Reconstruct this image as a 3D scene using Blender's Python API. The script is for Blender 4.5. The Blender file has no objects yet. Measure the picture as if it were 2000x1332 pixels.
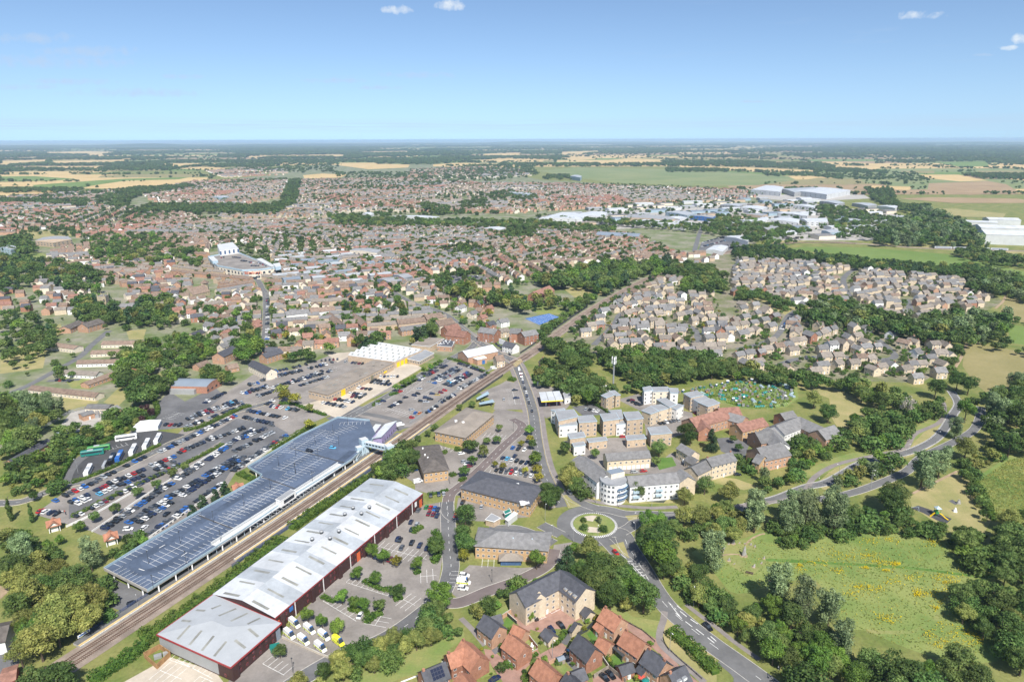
import bpy,math,random
import numpy as np
from mathutils import Vector,Matrix
R=math.radians
random.seed(11);NP=np.random.RandomState(11)
S=bpy.context.scene
# --- camera
F=1334.0;CAMH=178.0;PITCH=16.42;ROLL=-0.17
CAMM=Matrix.Rotation(R(90-PITCH),3,'X')@Matrix.Rotation(R(ROLL),3,'Z')
cd=bpy.data.cameras.new('camera');cam=bpy.data.objects.new('camera',cd)
S.collection.objects.link(cam);S.camera=cam
cam.matrix_world=Matrix.Translation((0,0,CAMH))@CAMM.to_4x4()
cd.sensor_width=36.0;cd.lens=F/2000*36.0;cd.clip_start=1.0;cd.clip_end=120000
# --- sky and sun
SUN_EL=51.0;SUN_AZ=164.0
sd=Vector((math.sin(R(SUN_AZ))*math.cos(R(SUN_EL)),math.cos(R(SUN_AZ))*math.cos(R(SUN_EL)),math.sin(R(SUN_EL))))
W=bpy.data.worlds.new('World');S.world=W;W.use_nodes=True
nt=W.node_tree;nt.nodes.clear()
wo=nt.nodes.new('ShaderNodeOutputWorld');bg=nt.nodes.new('ShaderNodeBackground')
sky=nt.nodes.new('ShaderNodeTexSky');sky.sky_type='NISHITA';sky.sun_disc=False
sky.sun_elevation=R(SUN_EL);sky.sun_rotation=R(SUN_AZ);sky.altitude=120;sky.air_density=0.6;sky.dust_density=0.7;sky.ozone_density=3.0
bg.inputs['Strength'].default_value=0.115
def wn(t,**k):
 n=nt.nodes.new(t)
 for a,b in k.items():setattr(n,a,b)
 return n
tc=wn('ShaderNodeTexCoord');nrm=wn('ShaderNodeVectorMath',operation='NORMALIZE');nt.links.new(tc.outputs['Generated'],nrm.inputs[0])
sep=wn('ShaderNodeSeparateXYZ');nt.links.new(nrm.outputs[0],sep.inputs[0])
def wmath(op,a,b=None,c=None,clamp=False):
 n=wn('ShaderNodeMath',operation=op);n.use_clamp=clamp
 for i,v in enumerate((a,b,c)):
  if v is None:continue
  if isinstance(v,(int,float)):n.inputs[i].default_value=v
  else:nt.links.new(v,n.inputs[i])
 return n.outputs[0]
zz=wmath('MAXIMUM',sep.outputs['Z'],0.012)
cx=wmath('DIVIDE',sep.outputs['X'],zz);cy=wmath('DIVIDE',sep.outputs['Y'],zz)
cmb=wn('ShaderNodeCombineXYZ');nt.links.new(cx,cmb.inputs[0]);nt.links.new(cy,cmb.inputs[1])
def wnoise(scale,detail,rough,off):
 m=wn('ShaderNodeVectorMath',operation='ADD');nt.links.new(cmb.outputs[0],m.inputs[0]);m.inputs[1].default_value=off
 n=wn('ShaderNodeTexNoise');n.inputs['Scale'].default_value=scale;n.inputs['Detail'].default_value=detail;n.inputs['Roughness'].default_value=rough
 nt.links.new(m.outputs[0],n.inputs['Vector']);return n.outputs['Fac']
n1=wnoise(1.1,6,0.62,(3.1,7.7,0));n2=wnoise(0.16,2,0.5,(9.3,2.2,0))
streak=wmath('MULTIPLY',wmath('MULTIPLY_ADD',n1,5.0,-2.85,True),wmath('MULTIPLY_ADD',n2,4.0,-1.75,True))
streak=wmath('MULTIPLY',streak,0.5)
band=wmath('SUBTRACT',1.0,wmath('ABSOLUTE',wmath('MULTIPLY_ADD',sep.outputs['Z'],85.0,-1.55)),None,True)
streak=wmath('MAXIMUM',streak,wmath('MULTIPLY',band,wmath('MULTIPLY_ADD',n2,2.2,-0.6,True)))
streak=wmath('MULTIPLY',streak,0.55)
def pixdir(px,py):
 v=CAMM@Vector(((px-1000)/F,-(py-666)/F,-1));return v.normalized()
pn=wn('ShaderNodeTexNoise');pn.inputs['Scale'].default_value=85;pn.inputs['Detail'].default_value=5;pn.inputs['Roughness'].default_value=0.6
nt.links.new(nrm.outputs[0],pn.inputs['Vector'])
puff=wisp=None
for px,py,rx,ry in((95,122,150,12),(265,182,120,9),(130,160,80,6),(660,158,70,6),(815,147,90,7),(360,150,50,5),(740,172,60,5),(40,170,60,6),(60,75,80,10),(185,102,90,11),(1470,199,45,3),(-200,60,120,14),(2300,140,120,9),(775,19,33,9),(882,11,37,10),(1798,30,42,8),(1962,94,20,4.5),(1996,76,16,8),(1916,108,22,3),(300,-160,60,16),(1300,-240,70,18)):
 d=pixdir(px,py);right=(CAMM@Vector((1,0,0)));up=right.cross(d)
 def dot(v):
  n=wn('ShaderNodeVectorMath',operation='DOT_PRODUCT');nt.links.new(nrm.outputs[0],n.inputs[0]);n.inputs[1].default_value=v;return n.outputs['Value']
 k=F
 rt=(right-d*right.dot(d)).normalized()
 ux=wmath('MULTIPLY',dot(rt),k/rx*1.05);uy=wmath('MULTIPLY',dot(up.normalized()),k/ry*1.05)
 r2=wmath('ADD',wmath('MULTIPLY',ux,ux),wmath('MULTIPLY',uy,uy))
 b=wmath('SUBTRACT',1.0,r2)
 b=wmath('ADD',b,wmath('MULTIPLY_ADD',pn.outputs['Fac'],3.4,-1.9))
 fwd=wmath('GREATER_THAN',dot(d),0.9)
 b=wmath('MULTIPLY',wmath('MULTIPLY',b,0.6,None,True),fwd)
 if rx/ry>6 and py>55:wisp=b if wisp is None else wmath('MAXIMUM',wisp,b)
 else:puff=b if puff is None else wmath('MAXIMUM',puff,b)
sv=wn('ShaderNodeCombineXYZ');nt.links.new(sep.outputs['X'],sv.inputs[0]);nt.links.new(sep.outputs['Y'],sv.inputs[1]);nt.links.new(wmath('SQRT',wmath('MULTIPLY_ADD',sep.outputs['Z'],sep.outputs['Z'],0.0035)),sv.inputs[2]);nt.links.new(sv.outputs[0],sky.inputs['Vector'])
mx=wn('ShaderNodeMixRGB');nt.links.new(wmath('MAXIMUM',streak,wmath('MULTIPLY',wisp,0.75)),mx.inputs['Fac']);nt.links.new(sky.outputs[0],mx.inputs['Color1']);mx.inputs['Color2'].default_value=(3.3,4.1,5.6,1)
mx2=wn('ShaderNodeMixRGB');nt.links.new(wmath('MULTIPLY',puff,0.85),mx2.inputs['Fac']);nt.links.new(mx.outputs[0],mx2.inputs['Color1']);mx2.inputs['Color2'].default_value=(6.3,6.4,6.6,1)
tn=wn('ShaderNodeMixRGB',blend_type='MULTIPLY');tn.inputs['Fac'].default_value=1;tn.inputs['Color2'].default_value=(1.07,1.08,1.03,1);nt.links.new(mx2.outputs[0],tn.inputs['Color1']);nt.links.new(tn.outputs[0],bg.inputs['Color']);nt.links.new(bg.outputs[0],wo.inputs['Surface'])
sl=bpy.data.lights.new('sun','SUN');sl.energy=5.0;sl.angle=R(0.53);sl.color=(1.0,0.955,0.88)
so=bpy.data.objects.new('sun',sl);S.collection.objects.link(so)
so.rotation_euler=sd.to_track_quat('Z','Y').to_euler();so.location=(60,-60,400)
S.view_settings.view_transform='Standard';S.view_settings.look='None';S.view_settings.gamma=1;S.view_settings.exposure=0.4
S.view_settings.use_curve_mapping=False
S.render.engine='CYCLES';S.cycles.max_bounces=5;S.cycles.diffuse_bounces=2;S.cycles.glossy_bounces=2;S.cycles.transmission_bounces=3
S.cycles.volume_bounces=1;S.cycles.transparent_max_bounces=6;S.cycles.use_denoising=True;S.cycles.use_adaptive_sampling=True;S.cycles.adaptive_threshold=0.02
# --- photograph pixels -> directions -> ground positions
CROPS=dict(A=(0,980,3.571),B=(480,980,3.571),C=(900,980,3.571),D=(1440,980,3.571),E=(0,700,3.571),F=(480,660,3.571),H=(960,660,3.571),
   I=(1440,660,3.571),J=(0,250,2.857),K=(650,250,2.857),L=(1300,250,2.857),M=(0,450,3.571),N=(400,450,3.571),O=(860,450,3.571),
   P=(1440,450,3.571),Q=(1070,960,9.09),R=(300,1180,7.692),S=(440,900,10),T=(960,1180,8.765),U=(1160,1180,8.333),V=(640,800,10),
   W=(760,820,6.66),X=(930,640,8.88),Y=(660,640,6.66),Z=(390,460,10),CA=(1460,790,10),AM=(540,1160,10.24),ST=(1380,1030,10),
   PG=(1680,900,10),LB=(0,940,10),TR=(1800,400,10),G=(0,0,1))
def pp(s):
 t=s.split();c=CROPS[t[0]];o=[]
 for q in t[1:]:
  a,b=q.split(',');o.append((c[0]+float(a)/c[2],c[1]+float(b)/c[2]))
 return o
def g(p,z=0.0):
 d=CAMM@Vector(((p[0]-1000)/F,-(p[1]-666)/F,-1))
 if d.z>-0.0022:d.z=-0.0022
 t=(z-CAMH)/d.z
 return Vector((d.x*t,d.y*t,z))
def gp(s,z=0.0):return[g(p,z)for p in pp(s)]
CAMI=CAMM.inverted()
def proj(v):
 q=CAMI@(Vector(v)-Vector((0,0,CAMH)))
 if q.z>-0.1:return(-9999,-9999)
 return(1000+F*q.x/-q.z,666-F*q.y/-q.z)
def inpoly(x,y,P):
 c=False;n=len(P);j=n-1
 for i in range(n):
  xi,yi=P[i][0],P[i][1];xj,yj=P[j][0],P[j][1]
  if(yi>y)!=(yj>y)and x<(xj-xi)*(y-yi)/(yj-yi)+xi:c=not c
  j=i
 return c
def smooth(P,n=6):
 P=[Vector((p[0],p[1],0))for p in P]
 if len(P)<3:return P
 out=[]
 for i in range(len(P)-1):
  p0=P[max(i-1,0)];p1=P[i];p2=P[i+1];p3=P[min(i+2,len(P)-1)]
  for k in range(n):
   t=k/n
   out.append(0.5*((2*p1)+(p2-p0)*t+(2*p0-5*p1+4*p2-p3)*t*t+(3*p1-p0-3*p2+p3)*t**3))
 out.append(P[-1]);return out
# --- materials
MATS={}
def pmat(name,col,rough=0.85,var=0.18,scale=0.25,col2=None,fine=2.5,bump=0.0,spec=0.25,orand=0.0,metal=0.0,fac2=None,transl=0.0,hue=0.0,stretch=None,gen=False):
 m=bpy.data.materials.new(name);m.use_nodes=True;t=m.node_tree;n=t.nodes;L=t.links
 b=n['Principled BSDF'];b.inputs['Roughness'].default_value=rough;b.inputs['Specular IOR Level'].default_value=spec;b.inputs['Metallic'].default_value=metal
 if gen:pos=n.new('ShaderNodeTexCoord').outputs['Object']
 else:pos=n.new('ShaderNodeNewGeometry').outputs['Position']
 if stretch:
  mp=n.new('ShaderNodeMapping');mp.inputs['Rotation'].default_value=(0,0,R(stretch[0]));mp.inputs['Scale'].default_value=stretch[1]
  L.new(pos,mp.inputs['Vector']);pos=mp.outputs[0]
 def noi(s,d=3,r=0.6):
  q=n.new('ShaderNodeTexNoise');q.inputs['Scale'].default_value=s;q.inputs['Detail'].default_value=d;q.inputs['Roughness'].default_value=r
  L.new(pos,q.inputs['Vector']);return q.outputs['Fac']
 def mixc(f,a,bb):
  x=n.new('ShaderNodeMix');x.data_type='RGBA'
  if isinstance(f,float):x.inputs[0].default_value=f
  else:L.new(f,x.inputs[0])
  for i,v in((6,a),(7,bb)):
   if isinstance(v,tuple):x.inputs[i].default_value=(*v,1)
   else:L.new(v,x.inputs[i])
  return x.outputs[2]
 def rng(f,a,bb):
  x=n.new('ShaderNodeMapRange');x.inputs[1].default_value=a;x.inputs[2].default_value=bb;L.new(f,x.inputs[0]);return x.outputs[0]
 c2=col2 or tuple(c*(1+var)for c in col);c1=col if col2 else tuple(c*(1-var)for c in col)
 out=mixc(rng(noi(scale),0.36,0.64),c1,c2)
 if fine:
  f2=rng(noi(fine,4,0.7),0.25,0.75)
  x=n.new('ShaderNodeMix');x.data_type='RGBA';x.blend_type='MULTIPLY';x.inputs[0].default_value=1.0
  L.new(out,x.inputs[6]);L.new(mixc(f2,(1-var,)*3,(1+var*0.6,)*3),x.inputs[7]);out=x.outputs[2]
 if orand or hue:
  oi=n.new('ShaderNodeObjectInfo');h=n.new('ShaderNodeHueSaturation');L.new(out,h.inputs['Color'])
  mr=n.new('ShaderNodeMapRange');L.new(oi.outputs['Random'],mr.inputs[0]);mr.inputs[3].default_value=1-orand;mr.inputs[4].default_value=1+orand;L.new(mr.outputs[0],h.inputs['Value'])
  if hue:
   w=n.new('ShaderNodeMath');w.operation='MULTIPLY';w.inputs[1].default_value=7.31;L.new(oi.outputs['Random'],w.inputs[0])
   fr=n.new('ShaderNodeMath');fr.operation='FRACT';L.new(w.outputs[0],fr.inputs[0])
   m2=n.new('ShaderNodeMapRange');L.new(fr.outputs[0],m2.inputs[0]);m2.inputs[3].default_value=0.5-hue;m2.inputs[4].default_value=0.5+hue;L.new(m2.outputs[0],h.inputs['Hue'])
  out=h.outputs[0]
 L.new(out,b.inputs['Base Color'])
 if bump:
  bp=n.new('ShaderNodeBump');bp.inputs['Strength'].default_value=bump;bp.inputs['Distance'].default_value=0.3;L.new(noi(fine*1.5 if fine else 2,4),bp.inputs['Height']);L.new(bp.outputs[0],b.inputs['Normal'])
 if transl:
  tr=n.new('ShaderNodeBsdfTranslucent');L.new(out,tr.inputs['Color']);ms=n.new('ShaderNodeMixShader');ms.inputs[0].default_value=transl
  L.new(b.outputs[0],ms.inputs[1]);L.new(tr.outputs[0],ms.inputs[2]);L.new(ms.outputs[0],n['Material Output'].inputs['Surface'])
 MATS[name]=m;return m
def corr(name,col,pitch=1.0,rough=0.5,metal=0.0,angle=0.0,var=0.06,bump=0.35):
 m=pmat(name,col,rough=rough,var=var,scale=0.08,fine=0.6,metal=metal,spec=0.3);t=m.node_tree;n=t.nodes;L=t.links
 ge=n.new('ShaderNodeNewGeometry');mp=n.new('ShaderNodeMapping');mp.inputs['Rotation'].default_value=(0,0,angle);L.new(ge.outputs['Position'],mp.inputs['Vector'])
 w=n.new('ShaderNodeTexWave');w.inputs['Scale'].default_value=0.314/pitch*1.0;L.new(mp.outputs[0],w.inputs['Vector'])
 b=n.new('ShaderNodeBump');b.inputs['Strength'].default_value=bump;b.inputs['Distance'].default_value=0.06;L.new(w.outputs['Fac'],b.inputs['Height']);L.new(b.outputs[0],n['Principled BSDF'].inputs['Normal']);return m
pmat('scrub',(0.14,0.18,0.045),var=0.3,scale=0.05,col2=(0.25,0.24,0.085),fine=0.7,bump=0.3)
pmat('lawn',(0.17,0.235,0.065),var=0.2,scale=0.08,col2=(0.27,0.27,0.1),fine=1.2,bump=0.15)
pmat('dry_grass',(0.26,0.255,0.1),var=0.18,scale=0.06,col2=(0.37,0.315,0.15),fine=1.0,bump=0.2)
pmat('meadow',(0.145,0.22,0.055),var=0.22,scale=0.04,col2=(0.25,0.285,0.09),fine=1.6,bump=0.5)
pmat('lush',(0.08,0.17,0.03),var=0.2,scale=0.1,col2=(0.13,0.22,0.05),fine=1.5,bump=0.3)
pmat('green_field',(0.13,0.2,0.045),var=0.12,scale=0.01,col2=(0.17,0.235,0.065),fine=0.1)
pmat('airfield',(0.17,0.215,0.085),var=0.1,scale=0.004,col2=(0.23,0.25,0.11),fine=0.03)
pmat('stubble',(0.50,0.36,0.16),var=0.1,scale=0.01,col2=(0.58,0.43,0.21),fine=0.05)
pmat('brown_field',(0.30,0.21,0.12),var=0.1,scale=0.008,col2=(0.36,0.26,0.15),fine=0.05)
pmat('mown_hay',(0.24,0.215,0.09),var=0.14,scale=0.03,col2=(0.29,0.25,0.115),fine=0.4)
pmat('gardens',(0.14,0.165,0.06),var=0.3,scale=0.045,col2=(0.28,0.245,0.19),fine=0.35)
pmat('town_ground',(0.13,0.175,0.055),var=0.25,scale=0.03,col2=(0.28,0.265,0.2),fine=0.2)
pmat('asphalt',(0.145,0.145,0.15),var=0.19,scale=0.06,fine=0.9,rough=0.9)
pmat('asphalt_pale',(0.25,0.228,0.21),var=0.17,scale=0.07,fine=0.8,rough=0.9)
pmat('asphalt_dark',(0.075,0.076,0.08),var=0.15,scale=0.1,fine=1.2,rough=0.9)
pmat('road',(0.155,0.155,0.157),var=0.12,scale=0.12,fine=0.7,rough=0.88)
pmat('road_red',(0.17,0.14,0.135),var=0.12,scale=0.12,fine=0.7,rough=0.9)
pmat('deck_lane',(0.075,0.1,0.15),var=0.2,scale=0.1,fine=0.6);pmat('deck_blue',(0.095,0.125,0.185),var=0.16,scale=0.09,fine=0.5,rough=0.8)
pmat('concrete',(0.40,0.38,0.35),var=0.12,scale=0.2,fine=1.5)
pmat('pale_paving',(0.50,0.44,0.36),var=0.12,scale=0.06,fine=0.8)
pmat('footpath',(0.24,0.215,0.205),var=0.1,scale=0.2,fine=1.5)
pmat('dirt',(0.36,0.27,0.18),var=0.18,scale=0.3,fine=1.5)
pmat('block_paving',(0.33,0.205,0.165),var=0.13,scale=0.3,fine=2.2)
pmat('kerb',(0.46,0.44,0.40),var=0.12,scale=0.5)
pmat('white_paint',(0.74,0.74,0.72),var=0.12,scale=0.8,fine=3)
pmat('yellow_paint',(0.66,0.5,0.2),var=0.12,scale=0.8,fine=3)
pmat('ballast',(0.29,0.235,0.195),var=0.22,scale=0.15,fine=3.5,bump=0.6)
pmat('sleeper',(0.15,0.11,0.09),var=0.2)
pmat('rail_steel',(0.2,0.125,0.09),rough=0.5,metal=0.4,var=0.2)
pmat('platform',(0.15,0.15,0.15),var=0.12,scale=0.3)
pmat('tactile',(0.6,0.45,0.22),var=0.1,scale=1)
corr('roof_white',(0.56,0.58,0.6),pitch=1.1,rough=0.45,angle=0.6,var=0.12);corr('roof_white_sheet',(0.41,0.44,0.47),pitch=1.1,rough=0.5,angle=0.6,var=0.14)
corr('roof_greywhite',(0.4,0.42,0.44),pitch=1.0,rough=0.45,angle=0.6)
corr('roof_bluegrey',(0.22,0.26,0.31),pitch=1.0,rough=0.5,angle=0.4)
corr('clad_blue',(0.32,0.42,0.48),pitch=0.9,rough=0.45)
corr('clad_maroon',(0.062,0.03,0.028),pitch=0.8,rough=0.6)
corr('clad_grey',(0.33,0.335,0.335),pitch=0.8,rough=0.5)
corr('clad_white',(0.57,0.58,0.58),pitch=1.5,rough=0.5)
pmat('roof_brown_felt',(0.27,0.235,0.2),var=0.14,scale=0.12,fine=1.2)
pmat('roof_grey_flat',(0.30,0.31,0.325),var=0.1,scale=0.15,fine=1.0)
pmat('slate',(0.085,0.087,0.1),var=0.16,scale=0.6,fine=4,rough=0.6,orand=0.15,bump=0.25)
pmat('slate_brown',(0.125,0.11,0.1),var=0.2,scale=0.5,fine=4,orand=0.12,bump=0.3)
pmat('slate_grey',(0.195,0.192,0.192),var=0.16,scale=0.5,fine=4,orand=0.2,bump=0.3)
pmat('tile_orange',(0.36,0.17,0.108),var=0.16,scale=0.7,fine=5,orand=0.1,bump=0.3)
pmat('tile_red',(0.27,0.145,0.11),var=0.2,scale=0.5,fine=4,orand=0.2,bump=0.3)
pmat('tile_brown',(0.225,0.165,0.128),var=0.2,scale=0.5,fine=4,orand=0.2,bump=0.3)
pmat('tile_buff',(0.24,0.21,0.18),var=0.15,scale=0.5,fine=4,orand=0.18,bump=0.3)
pmat('brick_red',(0.36,0.18,0.12),var=0.15,scale=0.8,fine=6,orand=0.12)
pmat('brick_orange',(0.47,0.29,0.195),var=0.14,scale=0.8,fine=6,orand=0.1)
pmat('brick_buff',(0.50,0.335,0.185),var=0.12,scale=0.8,fine=6,orand=0.08)
pmat('brick_tan',(0.5,0.39,0.28),var=0.12,scale=0.8,fine=6,orand=0.08)
pmat('stone_cream',(0.60,0.50,0.37),var=0.1,scale=0.8,fine=5,orand=0.1)
pmat('stone_church',(0.40,0.335,0.23),var=0.2,scale=0.5,fine=3)
pmat('render_white',(0.78,0.77,0.74),var=0.05,scale=0.5,fine=2,orand=0.05)
pmat('render_cream',(0.7,0.62,0.5),var=0.08,scale=0.5,fine=2,orand=0.1)
pmat('white_trim',(0.8,0.8,0.79),var=0.04,scale=1,rough=0.5)
pmat('red_trim',(0.32,0.05,0.05),var=0.08,scale=0.5,rough=0.5)
pmat('orange_door',(0.66,0.14,0.05),var=0.06,scale=0.5,rough=0.5)
pmat('yellow_door',(0.85,0.6,0.02),var=0.06,scale=0.5,rough=0.5)
pmat('blue_panel',(0.05,0.16,0.42),var=0.08,scale=0.5,rough=0.5)
pmat('purple_clad',(0.33,0.28,0.46),var=0.08,scale=0.5,rough=0.55)
pmat('bridge_blue',(0.42,0.53,0.6),var=0.06,scale=0.5,rough=0.5)
pmat('glass',(0.035,0.045,0.06),rough=0.03,var=0.2,scale=0.5,spec=0.6,fine=0)
pmat('glass_blue',(0.06,0.12,0.24),rough=0.15,var=0.2,scale=0.5,spec=0.6,fine=0)
pmat('skylight',(0.26,0.26,0.235),rough=0.35,var=0.25,scale=0.15,fine=0)
pmat('dark_metal',(0.06,0.065,0.07),rough=0.5,var=0.1)
pmat('grey_metal',(0.36,0.37,0.38),rough=0.45,var=0.1,metal=0.3)
pmat('dark_void',(0.02,0.02,0.022),rough=0.9,var=0.1)
pmat('solar',(0.015,0.02,0.045),rough=0.2,var=0.1,spec=0.6)
pmat('timber',(0.36,0.21,0.1),var=0.2,scale=0.6,fine=3)
pmat('fence_wood',(0.28,0.24,0.2),var=0.2,scale=0.6,fine=3)
pmat('fence_blue',(0.06,0.085,0.17),var=0.1,rough=0.6)
pmat('bark',(0.12,0.09,0.065),var=0.25,scale=1.5,fine=5)
pmat('stone_grey',(0.36,0.35,0.33),var=0.2,scale=1,fine=4,bump=0.5)
pmat('rubber',(0.07,0.07,0.078),var=0.1)
pmat('tyre',(0.02,0.02,0.02),var=0.1,rough=0.8)
pmat('canvas',(0.8,0.8,0.78),var=0.04)
pmat('court_blue',(0.07,0.17,0.42),var=0.08,scale=0.05,fine=0.4)
pmat('water',(0.03,0.04,0.025),rough=0.08,spec=0.5,var=0.1,fine=0)
pmat('skin',(0.5,0.3,0.22),var=0.05)
pmat('cloth_red',(0.5,0.08,0.06),var=0.05);pmat('cloth_dark',(0.04,0.045,0.06),var=0.05);pmat('cloth_white',(0.7,0.7,0.68),var=0.05)
for nm,c in dict(black=(0.012,0.013,0.016),navy=(0.015,0.025,0.07),grey=(0.11,0.115,0.125),silver=(0.36,0.38,0.4),white=(0.78,0.78,0.77),red=(0.42,0.02,0.02),
    maroon=(0.17,0.015,0.03),blue=(0.03,0.13,0.42),sky_blue=(0.12,0.42,0.66),green=(0.05,0.25,0.06),orange=(0.65,0.22,0.03),yellow=(0.8,0.78,0.05),teal=(0.02,0.2,0.17),gold=(0.4,0.3,0.1)).items():
 m=pmat('paint_'+nm,c,rough=0.22,var=0.03,spec=0.5,fine=0,gen=True);m.node_tree.nodes['Principled BSDF'].inputs['Coat Weight'].default_value=0.4
LEAF=dict(oak=((0.024,0.047,0.012),(0.064,0.1,0.026)),lime=((0.038,0.075,0.013),(0.10,0.155,0.028)),ash=((0.036,0.064,0.017),(0.096,0.13,0.038)),
   willow=((0.05,0.075,0.034),(0.15,0.19,0.09)),olive=((0.07,0.085,0.022),(0.165,0.17,0.05)),shrub=((0.026,0.055,0.014),(0.075,0.115,0.03)),
   golden=((0.075,0.08,0.012),(0.18,0.17,0.025)),purple=((0.022,0.012,0.014),(0.06,0.03,0.03)),conifer=((0.014,0.034,0.016),(0.042,0.07,0.03)),
   poplar=((0.02,0.042,0.012),(0.055,0.085,0.022)),hedge=((0.024,0.052,0.009),(0.07,0.11,0.02)),dead=((0.16,0.15,0.12),(0.26,0.24,0.2)),distant=((0.026,0.045,0.013),(0.066,0.092,0.024)))
for k,(a,b)in LEAF.items():
 q=2.2;a=tuple(v*q for v in a);b=tuple(v*q for v in b)
 pmat('leaf_'+k,a,var=0.25,scale=0.45,col2=b,fine=2.2,rough=0.65,spec=0.2,transl=0.28,orand=0.32 if k not in('hedge',)else 0.0,hue=0.016)
# --- mesh building helpers
COL=S.collection
class MB:
 def __init__(s):s.v=[];s.f=[];s.m=[];s.mats=[]
 def mi(s,mat):
  if mat not in s.mats:s.mats.append(mat)
  return s.mats.index(mat)
 def face(s,pts,mat=None):
  i=len(s.v);s.v.extend([tuple(p)for p in pts]);s.f.append(tuple(range(i,i+len(pts))));s.m.append(s.mi(mat));return s
 def prism(s,poly,z0,z1,mat=None,top=None,bottom=False):
  P=[(p[0],p[1])for p in poly]
  a=sum(P[i][0]*P[(i+1)%len(P)][1]-P[(i+1)%len(P)][0]*P[i][1]for i in range(len(P)))
  if a<0:P=P[::-1]
  n=len(P)
  for i in range(n):
   x,y=P[i],P[(i+1)%n]
   s.face([(*x,z0),(*y,z0),(*y,z1),(*x,z1)],mat)
  s.face([(*p,z1)for p in P],top if top is not None else mat)
  if bottom:s.face([(*p,z0)for p in P[::-1]],mat)
  return s
 def box(s,c,size,rz=0.0,mat=None,top=None,bottom=True):
  cx,cy,cz=c;hx,hy=size[0]/2,size[1]/2;ca,sa=math.cos(rz),math.sin(rz)
  P=[(cx+x*ca-y*sa,cy+x*sa+y*ca)for x,y in((-hx,-hy),(hx,-hy),(hx,hy),(-hx,hy))]
  return s.prism(P,cz,cz+size[2],mat,top,bottom)
 def cyl(s,c,r0,r1,h,n=8,mat=None,cap=True):
  x,y,z=c;an=[2*math.pi*i/n for i in range(n)]
  A=[(x+r0*math.cos(a),y+r0*math.sin(a),z)for a in an];B=[(x+r1*math.cos(a),y+r1*math.sin(a),z+h)for a in an]
  for i in range(n):s.face([A[i],A[(i+1)%n],B[(i+1)%n],B[i]],mat)
  if cap:s.face(B,mat)
  return s
 def tube(s,a,b,r,n=5,mat=None):
  a=Vector(a);b=Vector(b);d=(b-a).normalized();u=d.orthogonal().normalized();w=d.cross(u)
  c=[u*math.cos(6.2832*i/n)*r+w*math.sin(6.2832*i/n)*r for i in range(n)]
  for i in range(n):s.face([a+c[i],a+c[(i+1)%n],b+c[(i+1)%n],b+c[i]],mat)
  s.face([b+q for q in c],mat);s.face([a+q for q in c[::-1]],mat);return s
 def slab(s,a,b,w,h,z,mat=None,dz=0.0):
  a=Vector((a[0],a[1],0));b=Vector((b[0],b[1],0));d=(b-a);
  if d.length<1e-4:return s
  n=Vector((-d.y,d.x,0)).normalized()*w/2
  return s.prism([a-n,b-n,b+n,a+n],z,z+h,mat,None,True)
 def mesh(s,name,off=(0,0,0),default=None):
  me=bpy.data.meshes.new(name);V=np.array(s.v,dtype=float).reshape(-1,3)-np.array(off,dtype=float)
  me.from_pydata(V.tolist(),[],s.f)
  for k in s.mats:me.materials.append(MATS[k or default])
  if len(s.mats)>1:me.polygons.foreach_set('material_index',s.m)
  me.update();return me
def ob(name,me,parent=None,loc=(0,0,0),rz=0.0,scale=1.0):
 o=bpy.data.objects.new(name,me);COL.objects.link(o);o.location=loc
 if rz:o.rotation_euler=(0,0,rz)
 if scale!=1.0:o.scale=(scale,)*3 if not isinstance(scale,tuple)else scale
 if parent:o.parent=parent
 return o
def tag(o,label=None,cat=None,group=None,kind=None):
 if label:o['label']=label
 if cat:o['category']=cat
 if group:o['group']=group
 if kind:o['kind']=kind
 return o
def setm(o,mat,slot=0):
 o.material_slots[slot].link='OBJECT';o.material_slots[slot].material=MATS[mat]
class Thing:
 def __init__(s,name,label,cat,loc,group=None,rz=0.0):
  s.loc=Vector((loc[0],loc[1],loc[2]if len(loc)>2 else 0.0));s.o=tag(ob(name,None,None,s.loc,rz),label,cat,group)
  s.o.empty_display_size=1
 def part(s,name,mb,mat=None,parent=None,kind=None):
  o=ob(name,mb.mesh(name,s.loc,mat),parent or s.o)
  if kind:o['kind']=kind
  return o
def struct(name,mb,mat,parent=None,kind='structure'):
 o=ob(name,mb.mesh(name,(0,0,0),mat),parent)
 if not parent or kind=='stuff':o['kind']=kind
 return o
def cen(P):
 return Vector((sum(p[0]for p in P)/len(P),sum(p[1]for p in P)/len(P),0))
def sheet(name,s,mat,z,zpix=0.0,parent=None,sm=0):
 P=gp(s,zpix)if isinstance(s,str)else s
 if sm:P=smooth(list(P)+[P[0]],sm)[:-1]
 a=sum(P[i][0]*P[(i+1)%len(P)][1]-P[(i+1)%len(P)][0]*P[i][1]for i in range(len(P)))
 if a<0:P=P[::-1]
 NSH[0]+=1;z+=NSH[0]%40*0.0001
 mb=MB();mb.face([(p[0],p[1],z)for p in P],mat);return struct(name,mb,mat,parent)
ROADS=[];NSH=[0]
def offs(P,d):
 out=[]
 for i,p in enumerate(P):
  a=P[max(i-1,0)];b=P[min(i+1,len(P)-1)];t=(b-a).normalized();out.append(p+Vector((-t.y,t.x,0))*d)
 return out
def strip(mb,P,w,z,mat=None):
 A=offs(P,w/2);B=offs(P,-w/2)
 for i in range(len(P)-1):mb.face([(*B[i][:2],z),(*B[i+1][:2],z),(*A[i+1][:2],z),(*A[i][:2],z)],mat)
def resamp(P,step):
 out=[P[0].copy()];acc=0
 for i in range(len(P)-1):
  d=(P[i+1]-P[i]).length
  if d<1e-6:continue
  t=step-acc
  while t<=d:out.append(P[i].lerp(P[i+1],t/d));t+=step
  acc=d-(t-step)
 return out
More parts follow.
